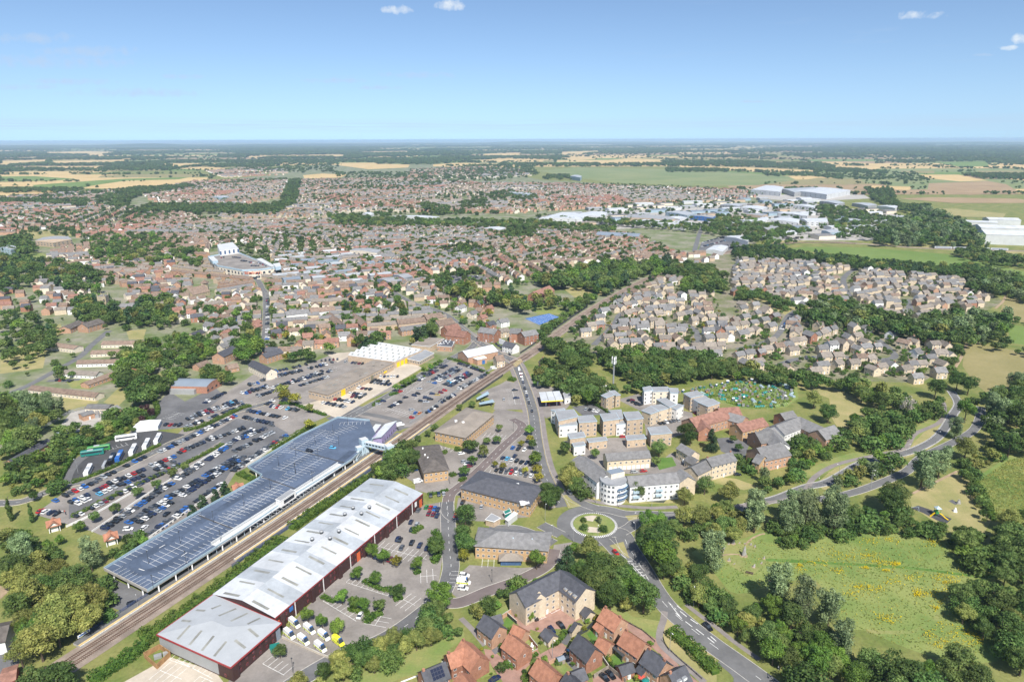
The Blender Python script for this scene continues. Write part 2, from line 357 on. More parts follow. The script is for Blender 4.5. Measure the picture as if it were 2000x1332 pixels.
def road(name,s,w,mat='road',z=0.05,kerb=True,sm=6,dash=None,centre=None,edge=None):
 P=smooth(gp(s)if isinstance(s,str)else s,sm);ROADS.append((P,w));z+=len(ROADS)*0.0003;mb=MB();strip(mb,P,w,z,mat);o=struct(name,mb,mat)
 if kerb:
  for sd_ in(1,-1):
   k=MB();Q=offs(P,sd_*(w/2+0.12))
   for i in range(len(Q)-1):k.slab(Q[i],Q[i+1],0.22,0.11+z,0.0,'kerb')
   struct('kerb',k,'kerb',o)
 mk=MB()
 def dashes(Q,on,off,wd):
  d=0
  Qr=resamp(Q,0.5);n=int((on+off)/0.5);m=int(on/0.5)
  for i in range(0,len(Qr)-m,n):strip(mk,[Qr[i],Qr[min(i+m,len(Qr)-1)]],wd,z+0.008,'white_paint')
 if dash:dashes(P,dash[0],dash[1],0.16)
 if centre:strip(mk,P,centre,z+0.008,'white_paint')
 if edge:
  for sd_ in(1,-1):strip(mk,offs(P,sd_*(w/2-0.35)),0.16,z+0.008,edge)
 if mk.f:struct('road_marking',mk,'white_paint',o)
 return o,P
ONES='zeroth first second third fourth fifth sixth seventh eighth ninth tenth eleventh twelfth thirteenth fourteenth fifteenth sixteenth seventeenth eighteenth nineteenth'.split()
TENS={2:('twentieth','twenty'),3:('thirtieth','thirty'),4:('fortieth','forty'),5:('fiftieth','fifty'),6:('sixtieth','sixty')}
def ordw(n):
 if n<20:return ONES[n]
 if n>=70:return '%dth'%n
 return TENS[n//10][0]if n%10==0 else TENS[n//10][1]+'-'+ONES[n%10]
# --- windows (shared meshes)
WIN={}
def winmesh(w,h,frame='white_trim',glass='glass',sill=True):
 k=(round(w,1),round(h,1),frame,glass)
 if k not in WIN:
  m=MB();m.prism([(-w/2,-0.02),(w/2,-0.02),(w/2,0.1),(-w/2,0.1)],-h/2,h/2,frame,None,True)
  a=0.09
  p=MB();p.face([(-w/2+a,-0.025,-h/2+a),(-0.04,-0.025,-h/2+a),(-0.04,-0.025,h/2-a),(-w/2+a,-0.025,h/2-a)],glass)
  p.face([(0.04,-0.025,-h/2+a),(w/2-a,-0.025,-h/2+a),(w/2-a,-0.025,h/2-a),(0.04,-0.025,h/2-a)],glass)
  b=MB();b.v=m.v+p.v;b.f=m.f+[tuple(i+len(m.v)for i in f)for f in p.f];b.mats=[frame,glass];b.m=[0]*len(m.f)+[1]*len(p.f)
  WIN[k]=(m.mesh('window',(0,0,0),frame),p.mesh('pane',(0,0,0),glass),b.mesh('window',(0,0,0),frame))
 return WIN[k]
def put_window(th,p,z,rz,w=1.1,h=1.3,frame='white_trim',glass='glass',name='window',near=False):
 ms=winmesh(w,h,frame,glass);loc=(p[0]-th.loc.x,p[1]-th.loc.y,z-th.loc.z)
 if near:
  o=ob(name,ms[0],th.o,loc,rz);ob('pane',ms[1],o)
 else:o=ob(name,ms[2],th.o,loc,rz)
 return o
def facing(a,b,poly_c):
 d=Vector((b[0]-a[0],b[1]-a[1],0));n=Vector((d.y,-d.x,0)).normalized();m=Vector(((a[0]+b[0])/2,(a[1]+b[1])/2,0))
 if n.dot(m-Vector((poly_c[0],poly_c[1],0)))<0:n=-n
 return n,(Vector((0,0,0))-m).dot(n)>0,m
def windows_edge(th,a,b,c,levels,spacing=3.2,w=1.2,h=1.3,frame='white_trim',glass='glass',near=False,margin=1.2,force=False,off=0.0):
 n,vis,m=facing(a,b,c)
 if not vis and not force:return
 d=Vector((b[0]-a[0],b[1]-a[1],0));L_=d.length;k=int((L_-2*margin)/spacing+1)
 if k<1:return
 rz=math.atan2(n.y,n.x)+math.pi/2
 for i in range(k):
  t=0.5 if k==1 else(margin+(L_-2*margin)*i/(k-1))/L_
  p=Vector((a[0],a[1],0)).lerp(Vector((b[0],b[1],0)),t)+n*(0.03+off)
  for z in levels:put_window(th,p,z,rz,w,h,frame,glass,'window',near)
def panel(th,name,a,b,t0,t1,z0,z1,c,mat,proud=0.08):
 n,vis,m=facing(a,b,c);A=Vector((a[0],a[1],0));B=Vector((b[0],b[1],0));p=A.lerp(B,t0);q=A.lerp(B,t1)
 mb=MB();mb.prism([p-n*0.05,q-n*0.05,q+n*proud,p+n*proud],z0,z1,mat,None,True);return th.part(name,mb,mat)
# --- roofs
def rect_from(a,b,w):
 a=Vector((a[0],a[1],0));b=Vector((b[0],b[1],0));d=(b-a).normalized();n=Vector((-d.y,d.x,0))*w/2
 return[a-n,b-n,b+n,a+n]
def gable_roof(mb,a,b,w,eave,ridge,mat,over=0.35,th=0.18):
 a=Vector((a[0],a[1],0));b=Vector((b[0],b[1],0));d=(b-a).normalized();a=a-d*over;b=b+d*over;n=Vector((-d.y,d.x,0));hw=w/2+over
 e=eave-(ridge-eave)/(w/2)*over
 for s in(1,-1):
  A=[(*(a+n*s*hw)[:2],e),(*(b+n*s*hw)[:2],e),(*b[:2],ridge),(*a[:2],ridge)]
  B=[(x,y,z+th)for x,y,z in A]
  if s>0:A=A[::-1];B=B[::-1]
  mb.face(B,mat);mb.face(A[::-1],mat)
  for i in range(4):mb.face([A[i],A[(i+1)%4],B[(i+1)%4],B[i]],mat)
def hip_roof(mb,poly,eave,ridge,mat,over=0.4,inset=None,th=0.15):
 P=[Vector((p[0],p[1],0))for p in poly];c=sum(P,Vector())/4
 a=(P[1]-P[0]).length;b=(P[2]-P[1]).length
 if b>a:P=P[1:]+P[:1];a,b=b,a
 u=((P[1]-P[0])+(P[2]-P[3])).normalized();v=Vector((-u.y,u.x,0))
 if v.dot(P[3]-P[0])<0:v=-v
 O=[]
 for i,p in enumerate(P):
  su=-1 if i in(0,3)else 1;sv=-1 if i in(0,1)else 1
  O.append(p+u*su*over+v*sv*over)
 ins=inset if inset is not None else b/2
 m0=(P[0]+P[3])/2+u*ins;m1=(P[1]+P[2])/2-u*ins
 q=[(*o[:2],eave+th)for o in O];r0=(*m0[:2],ridge);r1=(*m1[:2],ridge);lo=[(*o[:2],eave)for o in O]
 for f in([q[0],q[1],r1,r0],[q[2],q[3],r0,r1],[q[1],q[2],r1],[q[3],q[0],r0]):
  nn=(Vector(f[1])-Vector(f[0])).cross(Vector(f[2])-Vector(f[1]))
  mb.face(f if nn.z>0 else f[::-1],mat)
 for i in range(4):mb.face([lo[i],lo[(i+1)%4],q[(i+1)%4],q[i]],mat)
 mb.face(lo,mat)
 return r0,r1
def gable_walls(mb,a,b,w,eave,ridge,mat):
 P=rect_from(a,b,w)
 mb.face([(*P[0][:2],0),(*P[1][:2],0),(*P[1][:2],eave),(*P[0][:2],eave)],mat)
 mb.face([(*P[2][:2],0),(*P[3][:2],0),(*P[3][:2],eave),(*P[2][:2],eave)],mat)
 mb.face([(*P[1][:2],0),(*P[2][:2],0),(*P[2][:2],eave),(b[0],b[1],ridge),(*P[1][:2],eave)],mat)
 mb.face([(*P[3][:2],0),(*P[0][:2],0),(*P[0][:2],eave),(a[0],a[1],ridge),(*P[3][:2],eave)],mat)
 return P
def house(name,label,s,w,eave,ridge,wall,roof,chim=1,near=True,group=None,levels=None,cat='house',door=True,dormers=0,wspace=2.6,solar=False,hip=False,frame='white_trim'):
 a,b=gp(s,ridge)if isinstance(s,str)else s
 a=Vector((a[0],a[1],0));b=Vector((b[0],b[1],0));c=(a+b)/2;t=Thing(name,label,cat,c,group)
 wl=MB();rf=MB()
 if hip:
  P=rect_from(a,b,w);wl.prism(P,0,eave,wall);hip_roof(rf,P,eave,ridge,roof,0.4)
 else:P=gable_walls(wl,a,b,w,eave,ridge,wall);gable_roof(rf,a,b,w,eave,ridge,roof)
 t.part('wall',wl,wall);ro=t.part('roof',rf,roof)
 d=(b-a).normalized()
 for k in range(chim):
  p=(a+d*0.6)if k==0 else(b-d*0.6);m=MB();m.box((p.x,p.y,ridge-1.0),(0.9,0.6,1.9),math.atan2(d.y,d.x),'brick_red');co=t.part('chimney',m,'brick_red',ro)
 lv=levels if levels is not None else([1.5,4.1]if eave>4 else[1.4])
 for i in(0,2):windows_edge(t,P[i],P[i+1],c,lv,wspace,1.1,1.2,frame,'glass',near,1.3)
 for i in(1,3):
  if eave>4:windows_edge(t,P[i],P[(i+1)%4],c,lv[-1:],40,0.9,1.1,frame,'glass',near,1.3)
 if door:
  for i in(0,2):
   n,vis,m=facing(P[i],P[i+1],c)
   if vis:panel(t,'door',P[i],P[i+1],0.48,0.48+1.0/(b-a).length,0.0,2.1,c,'white_trim',0.06);break
 if dormers or solar:
  for sgn in(1,-1):
   n=Vector((-d.y,d.x,0))*sgn
   if(-c).dot(n)>0:
    if solar:
     m=MB();L_=(b-a).length
     for r_ in range(3):
      for q in range(4):
       u0=0.32+q*0.13;v0=0.15+r_*0.24
       pts=[]
       for du,dv in((0,0),(0.12,0),(0.12,0.22),(0,0.22)):
        pz=a.lerp(b,u0+du)+n*(w/2)*(1-v0-dv);pts.append((pz.x,pz.y,eave+(ridge-eave)*(v0+dv)+0.32))
       m.face(pts,'solar')
     t.part('solar_panel',m,'solar',ro,'stuff')
    for k in range(dormers):
     p=a.lerp(b,(k+1)/(dormers+1))+n*w*0.28;m=MB();m.box((p.x,p.y,eave+0.4),(1.5,1.6,1.7),math.atan2(n.y,n.x),'white_trim','grey_metal');do=t.part('dormer',m,'white_trim',ro)
 return t
# --- ground, roads, railway
mb=MB();mb.face([(-60000,-300,0),(60000,-300,0),(60000,60000,0),(-60000,60000,0)],'scrub');struct('ground',mb,'scrub')
sheet('town_ground','G -700,700 -300,470 0,395 500,345 640,318 900,322 1060,352 1480,375 1560,400 1470,480 1300,540 1010,705 700,712 480,760 330,800 200,840 -200,930','town_ground',0.01)
sheet('estate_ground','G 1060,690 1110,650 1280,545 1330,510 1460,488 1560,505 1900,540 1960,590 1840,650 1870,700 1800,748 1560,740 1440,712 1240,690','gardens',0.014)
sheet('car_park','E 240,1085 360,1000 520,880 1180,580 1290,480 1560,250 1800,90 2040,80 2300,-20 2620,-30 2640,140 2800,190 2520,310 2300,395 2120,475 1990,560 1760,740 1640,800 1540,960 1100,1257 1010,1290 700,1230 640,1205 450,1150','asphalt_pale',0.02)
sheet('car_park','E 480,1010 700,880 1260,650 1650,420 1900,460 2010,520 1600,800 1540,900 1080,1230 960,1240 700,1200 1300,800 1560,560 1350,690 1000,880 480,1120','asphalt',0.024)
sheet('coach_park','E 390,970 520,700 800,560 1000,490 1290,530 1260,580 700,800 480,880','asphalt_dark',0.028)
sheet('yard','F 390,470 640,560 1230,210 1180,180 1020,185 560,420','pale_paving',0.03)
sheet('car_park','F 760,540 900,440 1000,390 1400,160 1660,200 1700,270 1200,590 1180,620 1060,620','asphalt_pale',0.028)
sheet('forecourt','F 560,560 760,470 900,490 1190,560 1160,620 880,690 640,600','asphalt',0.026)
sheet('car_park','X 60,1130 420,980 520,920 700,960 900,1420 300,1420 330,1300','asphalt_pale',0.028)
sheet('office_car_park','F 1040,930 1180,1010 1180,1060 1260,1080 1490,1100 1600,1180 1990,1200 2110,1110 2040,900 1930,520 1750,490 1500,800 1340,740 1160,760','asphalt_pale',0.028)
sheet('warehouse_car_park','B -60,1420 -130,1257 -10,1140 250,930 640,500 1000,180 1250,20 1370,0 1380,330 1350,540 1260,700 940,930 600,1100 330,1257','asphalt_pale',0.03)
sheet('yard','A 860,1257 1180,1080 1500,1180 1560,1257 1500,1350 850,1350','pale_paving',0.034)
sheet('office_forecourt','C -30,520 60,440 400,460 620,450 650,300 780,280 690,420 560,480 300,590 0,690 -60,640','asphalt_pale',0.036)
sheet('estate_court','T 430,110 560,190 720,330 640,480 830,850 1200,650 1330,780 1000,980 800,900 520,1150 560,1332 200,1332 -100,900 -130,760 20,780 360,1070 540,1000 800,800 600,520 420,300 300,190','block_paving',0.03)
sheet('estate_court','T 720,330 430,110 900,60 1260,20 1560,240 1330,350 1290,420 1040,420 830,480 640,420','block_paving',0.034)
sheet('shared_drive','U 490,290 560,280 1000,560 1400,1010 1700,1267 1500,1300 1240,960 880,640 560,420 500,380','block_paving',0.03)
sheet('driveway','T 1150,640 1340,430 1400,500 1290,700','asphalt',0.032);sheet('driveway','T 1290,820 1560,1060 1400,1120 1220,930','asphalt',0.032)
sheet('driveway','U -20,1180 230,1060 520,1267 0,1400','block_paving',0.032);sheet('driveway','T -60,700 170,640 190,760 60,860','asphalt',0.033)
sheet('filling_station_forecourt','H 290,330 400,340 560,370 560,450 500,520 380,560 340,520','asphalt_pale',0.03)
sheet('residents_car_park','H 560,480 740,455 830,530 640,545','asphalt',0.03);sheet('residents_car_park','H 880,430 1020,390 1200,480 1400,520 1420,640 1250,700 1080,690 1060,520','asphalt_pale',0.031)
sheet('residents_court','H 690,700 1060,690 1120,860 1400,900 1380,940 1000,950 830,940 760,900 640,820 500,720','asphalt_pale',0.032)
sheet('care_home_car_park','H 1260,800 1360,880 1290,910 1120,910 1240,810','asphalt_pale',0.033);sheet('care_home_car_park','H 1570,700 1820,680 1760,850 1600,790','asphalt',0.033)
sheet('yard','E 380,520 500,370 700,330 830,400 740,470 500,520','concrete',0.03);sheet('yard','E 900,520 1180,230 1290,300 1500,200 1560,260 1290,480','asphalt',0.03)
sheet('yard','A 0,560 90,600 0,680','dirt',0.03);sheet('yard','A -60,960 130,900 150,1060 100,1257 -60,1300','asphalt',0.03)
sheet('gravel_yard','F 560,110 860,90 1000,60 720,130 640,170','pale_paving',0.031)
sheet('meadow','D 60,250 200,210 480,300 640,240 1150,210 1400,240 1500,360 1700,480 1850,520 1700,560 1520,640 1500,760 1760,900 1850,1070 1700,1120 1300,1060 900,900 760,860 560,560 330,560 0,640 -140,520 -260,400 -300,340','meadow',0.02,0,None,4)
sheet('stone_circle_lawn','ST 260,300 640,240 900,260 1010,420 1230,620 1000,830 850,950 560,800 330,640 250,480','lawn',0.03,0,None,4)
sheet('mown_path','ST 1200,600 2000,640 2000,690 1200,650','lush',0.032)
sheet('playing_lawn','I 1200,1110 1420,980 1540,920 1640,1000 1780,1257 1700,1400 1500,1360 1220,1180','dry_grass',0.022)
sheet('rough_field','I 1640,990 1900,820 2100,780 2100,1400 1900,1400 1760,1200','meadow',0.024);sheet('field','I 1900,830 2100,760 2100,800 1990,850','lawn',0.026)
sheet('hay_field','G 1884,668 2010,690 2100,705 2100,800 1960,790 1930,770 1905,750 1880,715','mown_hay',0.022);sheet('hay_field','G 1962,575 2100,590 2100,640 1950,625','mown_hay',0.022);sheet('hay_field','G 1965,632 2100,655 2100,690 1975,670','green_field',0.022)
sheet('rough_field','I 360,320 620,340 820,400 1000,470 860,560 720,660 660,560 640,420','dry_grass',0.022)
sheet('roadside_green','I 400,980 520,900 800,800 1080,780 1240,640 1400,480 1440,560 1400,640 1220,760 940,850 560,960','lawn',0.024,0,None,3)
sheet('roadside_verge','I 560,1010 700,900 960,840 1160,800 1300,660 1440,600 1400,720 1240,820 900,900 740,950 620,1060','dry_grass',0.03,0,None,3)
sheet('verge','U 1090,270 1040,330 1040,640 490,250 600,240 900,270','lawn',0.028);sheet('verge','U 1210,180 1400,290 1980,720 2000,1270 1700,1260 1150,640 1120,450','dry_grass',0.028)
sheet('lawn','C 920,650 1100,720 1200,800 1390,830 1370,980 1150,840 1130,800 960,720','lawn',0.026);sheet('lawn','B 1700,780 1850,700 1900,760 1540,840','lawn',0.026)
sheet('mown_field','B 740,1230 960,1120 1300,950 1480,880 1520,950 1400,1040 1300,1170 1100,1220 1000,1260 700,1300','lawn',0.026,0,None,4)
sheet('verge','H 650,980 740,1010 900,1100 1200,1080 1280,1100 1280,1150 1000,1160 700,1130 600,1100','dry_grass',0.03);sheet('lawn','H 1130,840 1260,830 1290,890 1170,920','lush',0.036)
sheet('verge','H 1700,980 1880,1040 1760,1060 1560,1010 1380,1060 1300,1060 1400,960','dry_grass',0.03)
sheet('pond','H 1060,1100 1180,1090 1240,1110 1200,1150 1080,1140','water',0.034);sheet('verge','X 950,800 1050,800 1250,960 1240,1010 1000,1000','lush',0.033)
sheet('rough_bank','M 720,1200 900,1030 1100,990 1160,1000 900,1150 820,1230','dry_grass',0.022);sheet('cemetery_lawn','M 0,880 250,740 420,650 440,700 330,820 300,960 80,990 0,1000','dry_grass',0.022)
sheet('lawn','M 420,1010 760,1000 640,1110 500,1100','lawn',0.022);sheet('lawn','M 440,1160 690,1190 640,1257 440,1257','dry_grass',0.022);sheet('lawn','M 880,700 1020,690 1000,760 900,760','dry_grass',0.024)
sheet('bowling_green','O 600,540 740,505 875,545 850,585 680,585','lawn',0.03);tcourt=sheet('tennis_court','O 590,615 760,580 830,605 690,660','court_blue',0.035)
sheet('park_lawn','O 860,410 1010,370 1150,400 1140,450 940,470','dry_grass',0.022);sheet('park_lawn','O 320,440 500,430 560,500 340,480','lawn',0.022);sheet('green_slope','O 1890,330 2000,380 1960,450 1900,430','green_field',0.022)
sheet('green_slope','P 60,480 160,470 420,545 330,590 180,500','dry_grass',0.03);sheet('sports_field','P 330,130 480,115 900,120 1450,165 1800,240 2050,300 2050,380 1750,270 1280,270 700,170','green_field',0.03)
sheet('rail_land','P 60,130 420,80 900,100 1400,130 2000,180 2000,150 1400,110 820,85 300,60','dry_grass',0.028);sheet('rough_bank','P 440,90 560,40 960,10 1300,90 820,90','scrub',0.029)
sheet('sports_pitch','K 920,600 1000,565 1140,575 1090,610 950,620','green_field',0.05);sheet('school_field','J 60,610 160,575 420,575 400,605 120,625','dry_grass',0.05);sheet('playing_field','K 880,335 980,315 1090,325 1030,342','green_field',0.06)
sheet('lawn','J 0,714 200,690 280,714 100,760 0,760','lawn',0.04);sheet('school_yard','N 1640,130 1850,105 2000,140 1930,175 1730,165','asphalt',0.04);sheet('car_park','N 1460,340 1660,300 1950,320 1900,370 1700,370','asphalt',0.03)
sheet('car_park','N 210,560 300,550 310,680 220,690','asphalt_pale',0.034);sheet('retail_car_park','L 200,640 330,600 470,650 350,690 180,690','asphalt',0.05)
sheet('industrial_yard','G 1040,425 1240,405 1420,398 1560,395 1760,420 1780,445 1700,470 1480,470 1380,440 1200,448','concrete',0.04);sheet('industrial_yard','G 1440,360 1660,365 1700,388 1560,395 1460,385','concrete',0.05)
sheet('allotment_ground','H 1290,380 1500,330 1750,290 2000,310 2130,330 2140,420 2060,480 1900,500 1740,490 1600,450','meadow',0.03)
# --- roads
MAIN='G 880,628 935,668 975,692 1003,706 1022,745 1040,800 1048,860 1058,910 1075,950 1098,990'
road('footway',MAIN,14,mat='footpath',z=0.043,kerb=False);sheet('office_yard','W 900,1010 850,1300 1250,1320 1830,1260 1900,1130','asphalt_pale',0.033);road('station_road',MAIN,7.8,z=0.05,dash=(2,4),edge='yellow_paint');road('ring_road','Q 1150,720 1320,760 1440,1000 1600,1240 2000,1900 2400,2300 2900,2700 3600,3200 4800,4100',8.4,z=0.054,dash=(4,5))
road('ring_road','Q 1000,860 1120,980 1240,1110 1420,1240 1620,1440',5.5,z=0.05)
road('ring_road','Q 280,20 400,110 640,220 860,300',5.5,z=0.05);road('link_road','Q 860,300 1100,330 1400,400 1800,400 2200,420 3000,380',6,z=0.056)
road('link_road','I 0,1190 160,1150 300,1110 480,1040 640,1000 900,860 1180,800 1360,720 1440,640 1500,540 1540,460 1490,370',5.4,z=0.05,edge='white_paint');road('link_road','Q 1300,720 1450,640 1650,520 2200,470 2600,500',6,z=0.052)
road('link_road','I 560,1130 800,1080 1000,1010 1180,930 1290,830 1480,740 1640,650 1690,560 1700,480',5,z=0.054)
road('cycle_path','I 0,1170 200,1150 330,1130 460,1080 540,970 700,880 1000,810 1170,770 1240,670 1420,580 1440,460 1390,430',3.0,mat='footpath',z=0.06,kerb=False)
road('cycle_path','Q 520,90 640,130 900,190 1300,250 1800,290 2300,270',2.8,mat='footpath',z=0.06,kerb=False)
road('estate_road','C 650,290 400,190 200,190',5.5,z=0.05);road('office_road','C 700,230 620,190 560,160',6,z=0.049)
road('business_park_road','B 1400,0 1410,120 1420,330 1430,470 1370,640 1200,800 960,960 640,1090 380,1240 250,1330',7.0,mat='asphalt',z=0.052,dash=(2,4))
road('business_park_road','W 860,1290 760,1200 770,1060 800,960 900,880 1080,740 1330,500 1500,330 1700,150 1720,60 1600,-10',6.0,mat='road_red',z=0.048,dash=(2,4))
road('office_road','C -120,700 0,700 200,620 420,540 600,440 650,330',6,mat='road_red',z=0.046)
road('estate_path','U 1150,110 1130,260 1080,420 1080,620 1300,850 1560,1060 1800,1267',2.6,mat='footpath',z=0.05,kerb=False);road('estate_path','C 0,810 80,890 170,1000',2.2,mat='footpath',z=0.05,kerb=False)
road('footway','U 1500,0 1700,160 2000,380 2300,620 2700,900',2.0,mat='footpath',z=0.05,kerb=False)
road('station_access_road','F 640,590 800,510 1000,400 1240,250 1420,150 1560,80 1620,20 1700,-40',7.0,z=0.05,dash=(2,4));road('station_access_road','F 760,520 900,540 1060,580 1060,640 940,600 760,560',5,z=0.047,kerb=False)
road('station_approach','E -60,1010 140,1000 330,930 480,880 700,830 1000,690 1200,590 1340,530 1560,400 1760,340 1900,300',6.5,z=0.05,dash=(2,4),edge='yellow_paint');road('coach_park_lane','E 440,900 480,790 560,700 740,600',6,mat='asphalt',z=0.046,kerb=False)
road('town_street','N 420,800 430,600 425,450 400,410',7,z=0.05,dash=(2,4));road('town_street','N 400,410 330,320 60,220 -40,200',7,z=0.05)
road('town_street','N 1900,780 1760,650 1640,570 1430,500 1260,400 1100,330 980,270',8,z=0.05);road('town_street','N 425,440 700,420 1000,370 1100,330',6,z=0.048)
road('estate_road','M 0,1160 200,1080 420,960 560,880 640,800 760,700',6,z=0.05,kerb=False);road('estate_road','M 330,1050 560,1040',5,z=0.048,kerb=False)
road('estate_road','O 1070,800 1210,660 1260,580 1370,560',6,z=0.05,kerb=False);road('estate_road','O 2000,820 1820,800 1780,700 1680,650 1560,680',6,z=0.05,kerb=False)
road('estate_road','P 300,700 360,600 410,560',7,z=0.05,kerb=False);road('estate_road','P 0,830 240,760 330,660',6,z=0.05,kerb=False);road('estate_road','P 220,980 400,900 700,880 900,900 1100,880 980,760',6,z=0.05,kerb=False)
road('estate_road','P 830,260 740,340 790,480',7,z=0.05,kerb=False);road('estate_road','P 1180,480 1210,560',7,z=0.05,kerb=False);road('access_road','L 160,690 200,560 240,500',8,z=0.06,kerb=False)
road('farm_track','P 1510,970 1560,890 1600,800 1690,780',2.5,mat='dirt',z=0.04,kerb=False);road('farm_track','P 1800,545 1850,500 1870,460',2.5,mat='dirt',z=0.04,kerb=False)
road('park_path','PG 1020,640 1300,500 1900,200',1.6,mat='dirt',z=0.04,kerb=False);road('mown_track','D 200,405 700,430 1200,460 1600,510 1750,520 1830,490',1.8,mat='lush',z=0.034,kerb=False)
road('mown_track','D 1750,530 1600,580 1480,680 1420,780 1300,880 1100,910 900,900',2.0,mat='lawn',z=0.036,kerb=False);road('dirt_path','ST 300,540 560,520 720,560',0.9,mat='dirt',z=0.04,kerb=False);road('dirt_path','ST 760,340 880,220 1040,140 1140,120',1.0,mat='dirt',z=0.04,kerb=False)
road('side_road','D -90,1090 20,1180 60,1260 20,1420',8,z=0.058,kerb=False)
RC=gp('Q 818,590')[0];RR=((gp('Q 1235,600')[0]-gp('Q 400,580')[0]).length)/2
def disc(name,c,r,z,mat,n=48,parent=None,r0=None):
 m=MB()
 for i in range(n):
  a,b=6.28319*i/n,6.28319*(i+1)/n
  o=[(c.x+r*math.cos(a),c.y+r*math.sin(a),z),(c.x+r*math.cos(b),c.y+r*math.sin(b),z)]
  if r0:m.face([(c.x+r0*math.cos(a),c.y+r0*math.sin(a),z),*o,(c.x+r0*math.cos(b),c.y+r0*math.sin(b),z)],mat)
  else:m.face([(c.x,c.y,z),*o],mat)
 return struct(name,m,mat,parent)
disc('roundabout_road',RC,RR+6.6,0.082,'road',r0=RR-0.6)
isl=Thing('roundabout_island','round grass island ringed by black and white chevron kerb on the roundabout','traffic island',RC)
m=MB();
m.prism([(RC.x+(RR-1.3)*math.cos(6.28319*i/48),RC.y+(RR-1.3)*math.sin(6.28319*i/48))for i in range(48)],0,0.3,'kerb','lawn');isl.part('lawn',m,'lawn')
for i in range(72):
 a,b=6.28319*i/72,6.28319*(i+0.5)/72;m=MB()
 def rp(r,t,z):return(RC.x+r*math.cos(t),RC.y+r*math.sin(t),z)
 m.face([rp(RR,a,0.1),rp(RR,b,0.1),rp(RR-1.25,b,0.32),rp(RR-1.25,a,0.32)],'white_paint');isl.part('chevron_block',m,'white_paint')
m=MB()
for i in range(72):m.face([rp(RR+0.02,6.28319*i/72,0.086),rp(RR+0.02,6.28319*(i+1)/72,0.086),rp(RR-1.27,6.28319*(i+1)/72,0.31),rp(RR-1.27,6.28319*i/72,0.31)],'asphalt_dark')
isl.part('kerb_ramp',m,'asphalt_dark')
for s in('Q 640,440 780,420 870,430 820,490 800,530 690,510','Q 580,650 740,620 920,640 1000,690 900,730 720,720'):
 m=MB();P=gp(s,0.3);P=P if sum(P[i].x*P[(i+1)%len(P)].y-P[(i+1)%len(P)].x*P[i].y for i in range(len(P)))>0 else P[::-1]
 m.face([(p.x,p.y,0.315)for p in P],'pale_paving');isl.part('gravel_bed',m,'pale_paving')
for nm,s in(('traffic_island','Q 260,70 330,60 440,160 590,250 360,290'),('traffic_island','Q 1370,430 1640,410 1640,470 1440,520'),('traffic_island','Q 1090,960 1340,890 1450,1190 1290,1090')):
 P=gp(s);k=MB();k.prism(P,0,0.14,'kerb','dry_grass');o=struct('splitter_island',k,'kerb')
mk=MB()
for s in('Q 1300,1110 1390,1190','C 1160,410 1270,540','C 1440,690 1530,800','C 1440,690 1500,750','C 1190,430 1290,540'):strip(mk,gp(s),0.25,0.092,'white_paint')
for i in range(7):
 a=gp('C %d,%d'%(1165+i*16,415+i*20))[0];b=gp('C %d,%d'%(1205+i*16,410+i*20))[0];strip(mk,[a,b],0.3,0.092,'white_paint')
for s in('U 1350,20 1440,95','U 1250,10 1340,80','U 1900,520 1990,600','U 1400,110 1510,200','U 1330,140 1430,230','U 1490,280 1600,365','U 1570,240 1690,320','U 1660,400 1790,500','U 1850,540 1960,630'):strip(mk,gp(s),0.3,0.092,'white_paint')
struct('road_marking',mk,'white_paint')
# --- railway
RAIL=gp('G -150,1500 60,1345 112,1311 330,1167 558,1015 749,884 900,777 992,716 1040,688 1154,606 1238,558 1291,535 1364,510 1420,493 1480,481 1560,474 1671,476')
RP=smooth(RAIL,8);ROADS.append((RP,12))
mb=MB();strip(mb,RP,11.5,0.1,'ballast');rl=struct('railway_ballast',mb,'ballast')
for o_ in(-1.75,1.75):
 C_=offs(RP,o_)
 for e in(-0.72,0.72):
  k=MB();Q=offs(C_,e)
  for i in range(len(Q)-1):k.slab(Q[i],Q[i+1],0.14,0.2,0.14,'rail_steel')
  struct('rail',k,'rail_steel',rl)
 k=MB();Q=resamp(C_,0.72)
 for i in range(min(len(Q)-1,620)):
  d=(Q[i+1]-Q[i]).normalized();k.box((Q[i].x,Q[i].y,0.1),(0.26,2.5,0.09),math.atan2(d.y,d.x),'sleeper',None,False)
 struct('sleeper',k,'sleeper',rl,'stuff')
BR=smooth(gp('TR -2000,700 -1200,760 -600,810 0,850 1000,880 2000,905 2600,915'),4);mb=MB();strip(mb,BR,12,0.09,'ballast');struct('branch_railway',mb,'ballast')
def platform(s0,s1,o_in,o_out,name):
 i0=min(range(len(RP)),key=lambda i:(proj(RP[i])[0]-s0)**2);i1=min(range(len(RP)),key=lambda i:(proj(RP[i])[0]-s1)**2)
 Q=[p for p in resamp(RP,4.0)if s0<=proj(p)[0]<=s1]
 sg=1 if o_in>0 else-1;A=offs(Q,o_in);B=offs(Q,o_out);k=MB();k.prism(A+B[::-1],0,0.95,'concrete','platform');o=struct(name,k,'concrete')
 y=MB();strip(y,offs(Q,o_in+sg*1.0),1.1,0.956,'tactile');struct('tactile_strip',y,'tactile',o);y=MB();strip(y,offs(Q,o_in+sg*0.18),0.3,0.958,'white_paint');struct('platform_edge',y,'white_paint',o)
 return Q
PLQ=platform(168,800,3.6,8.0,'platform');PRQ=platform(440,830,-3.6,-6.4,'platform')
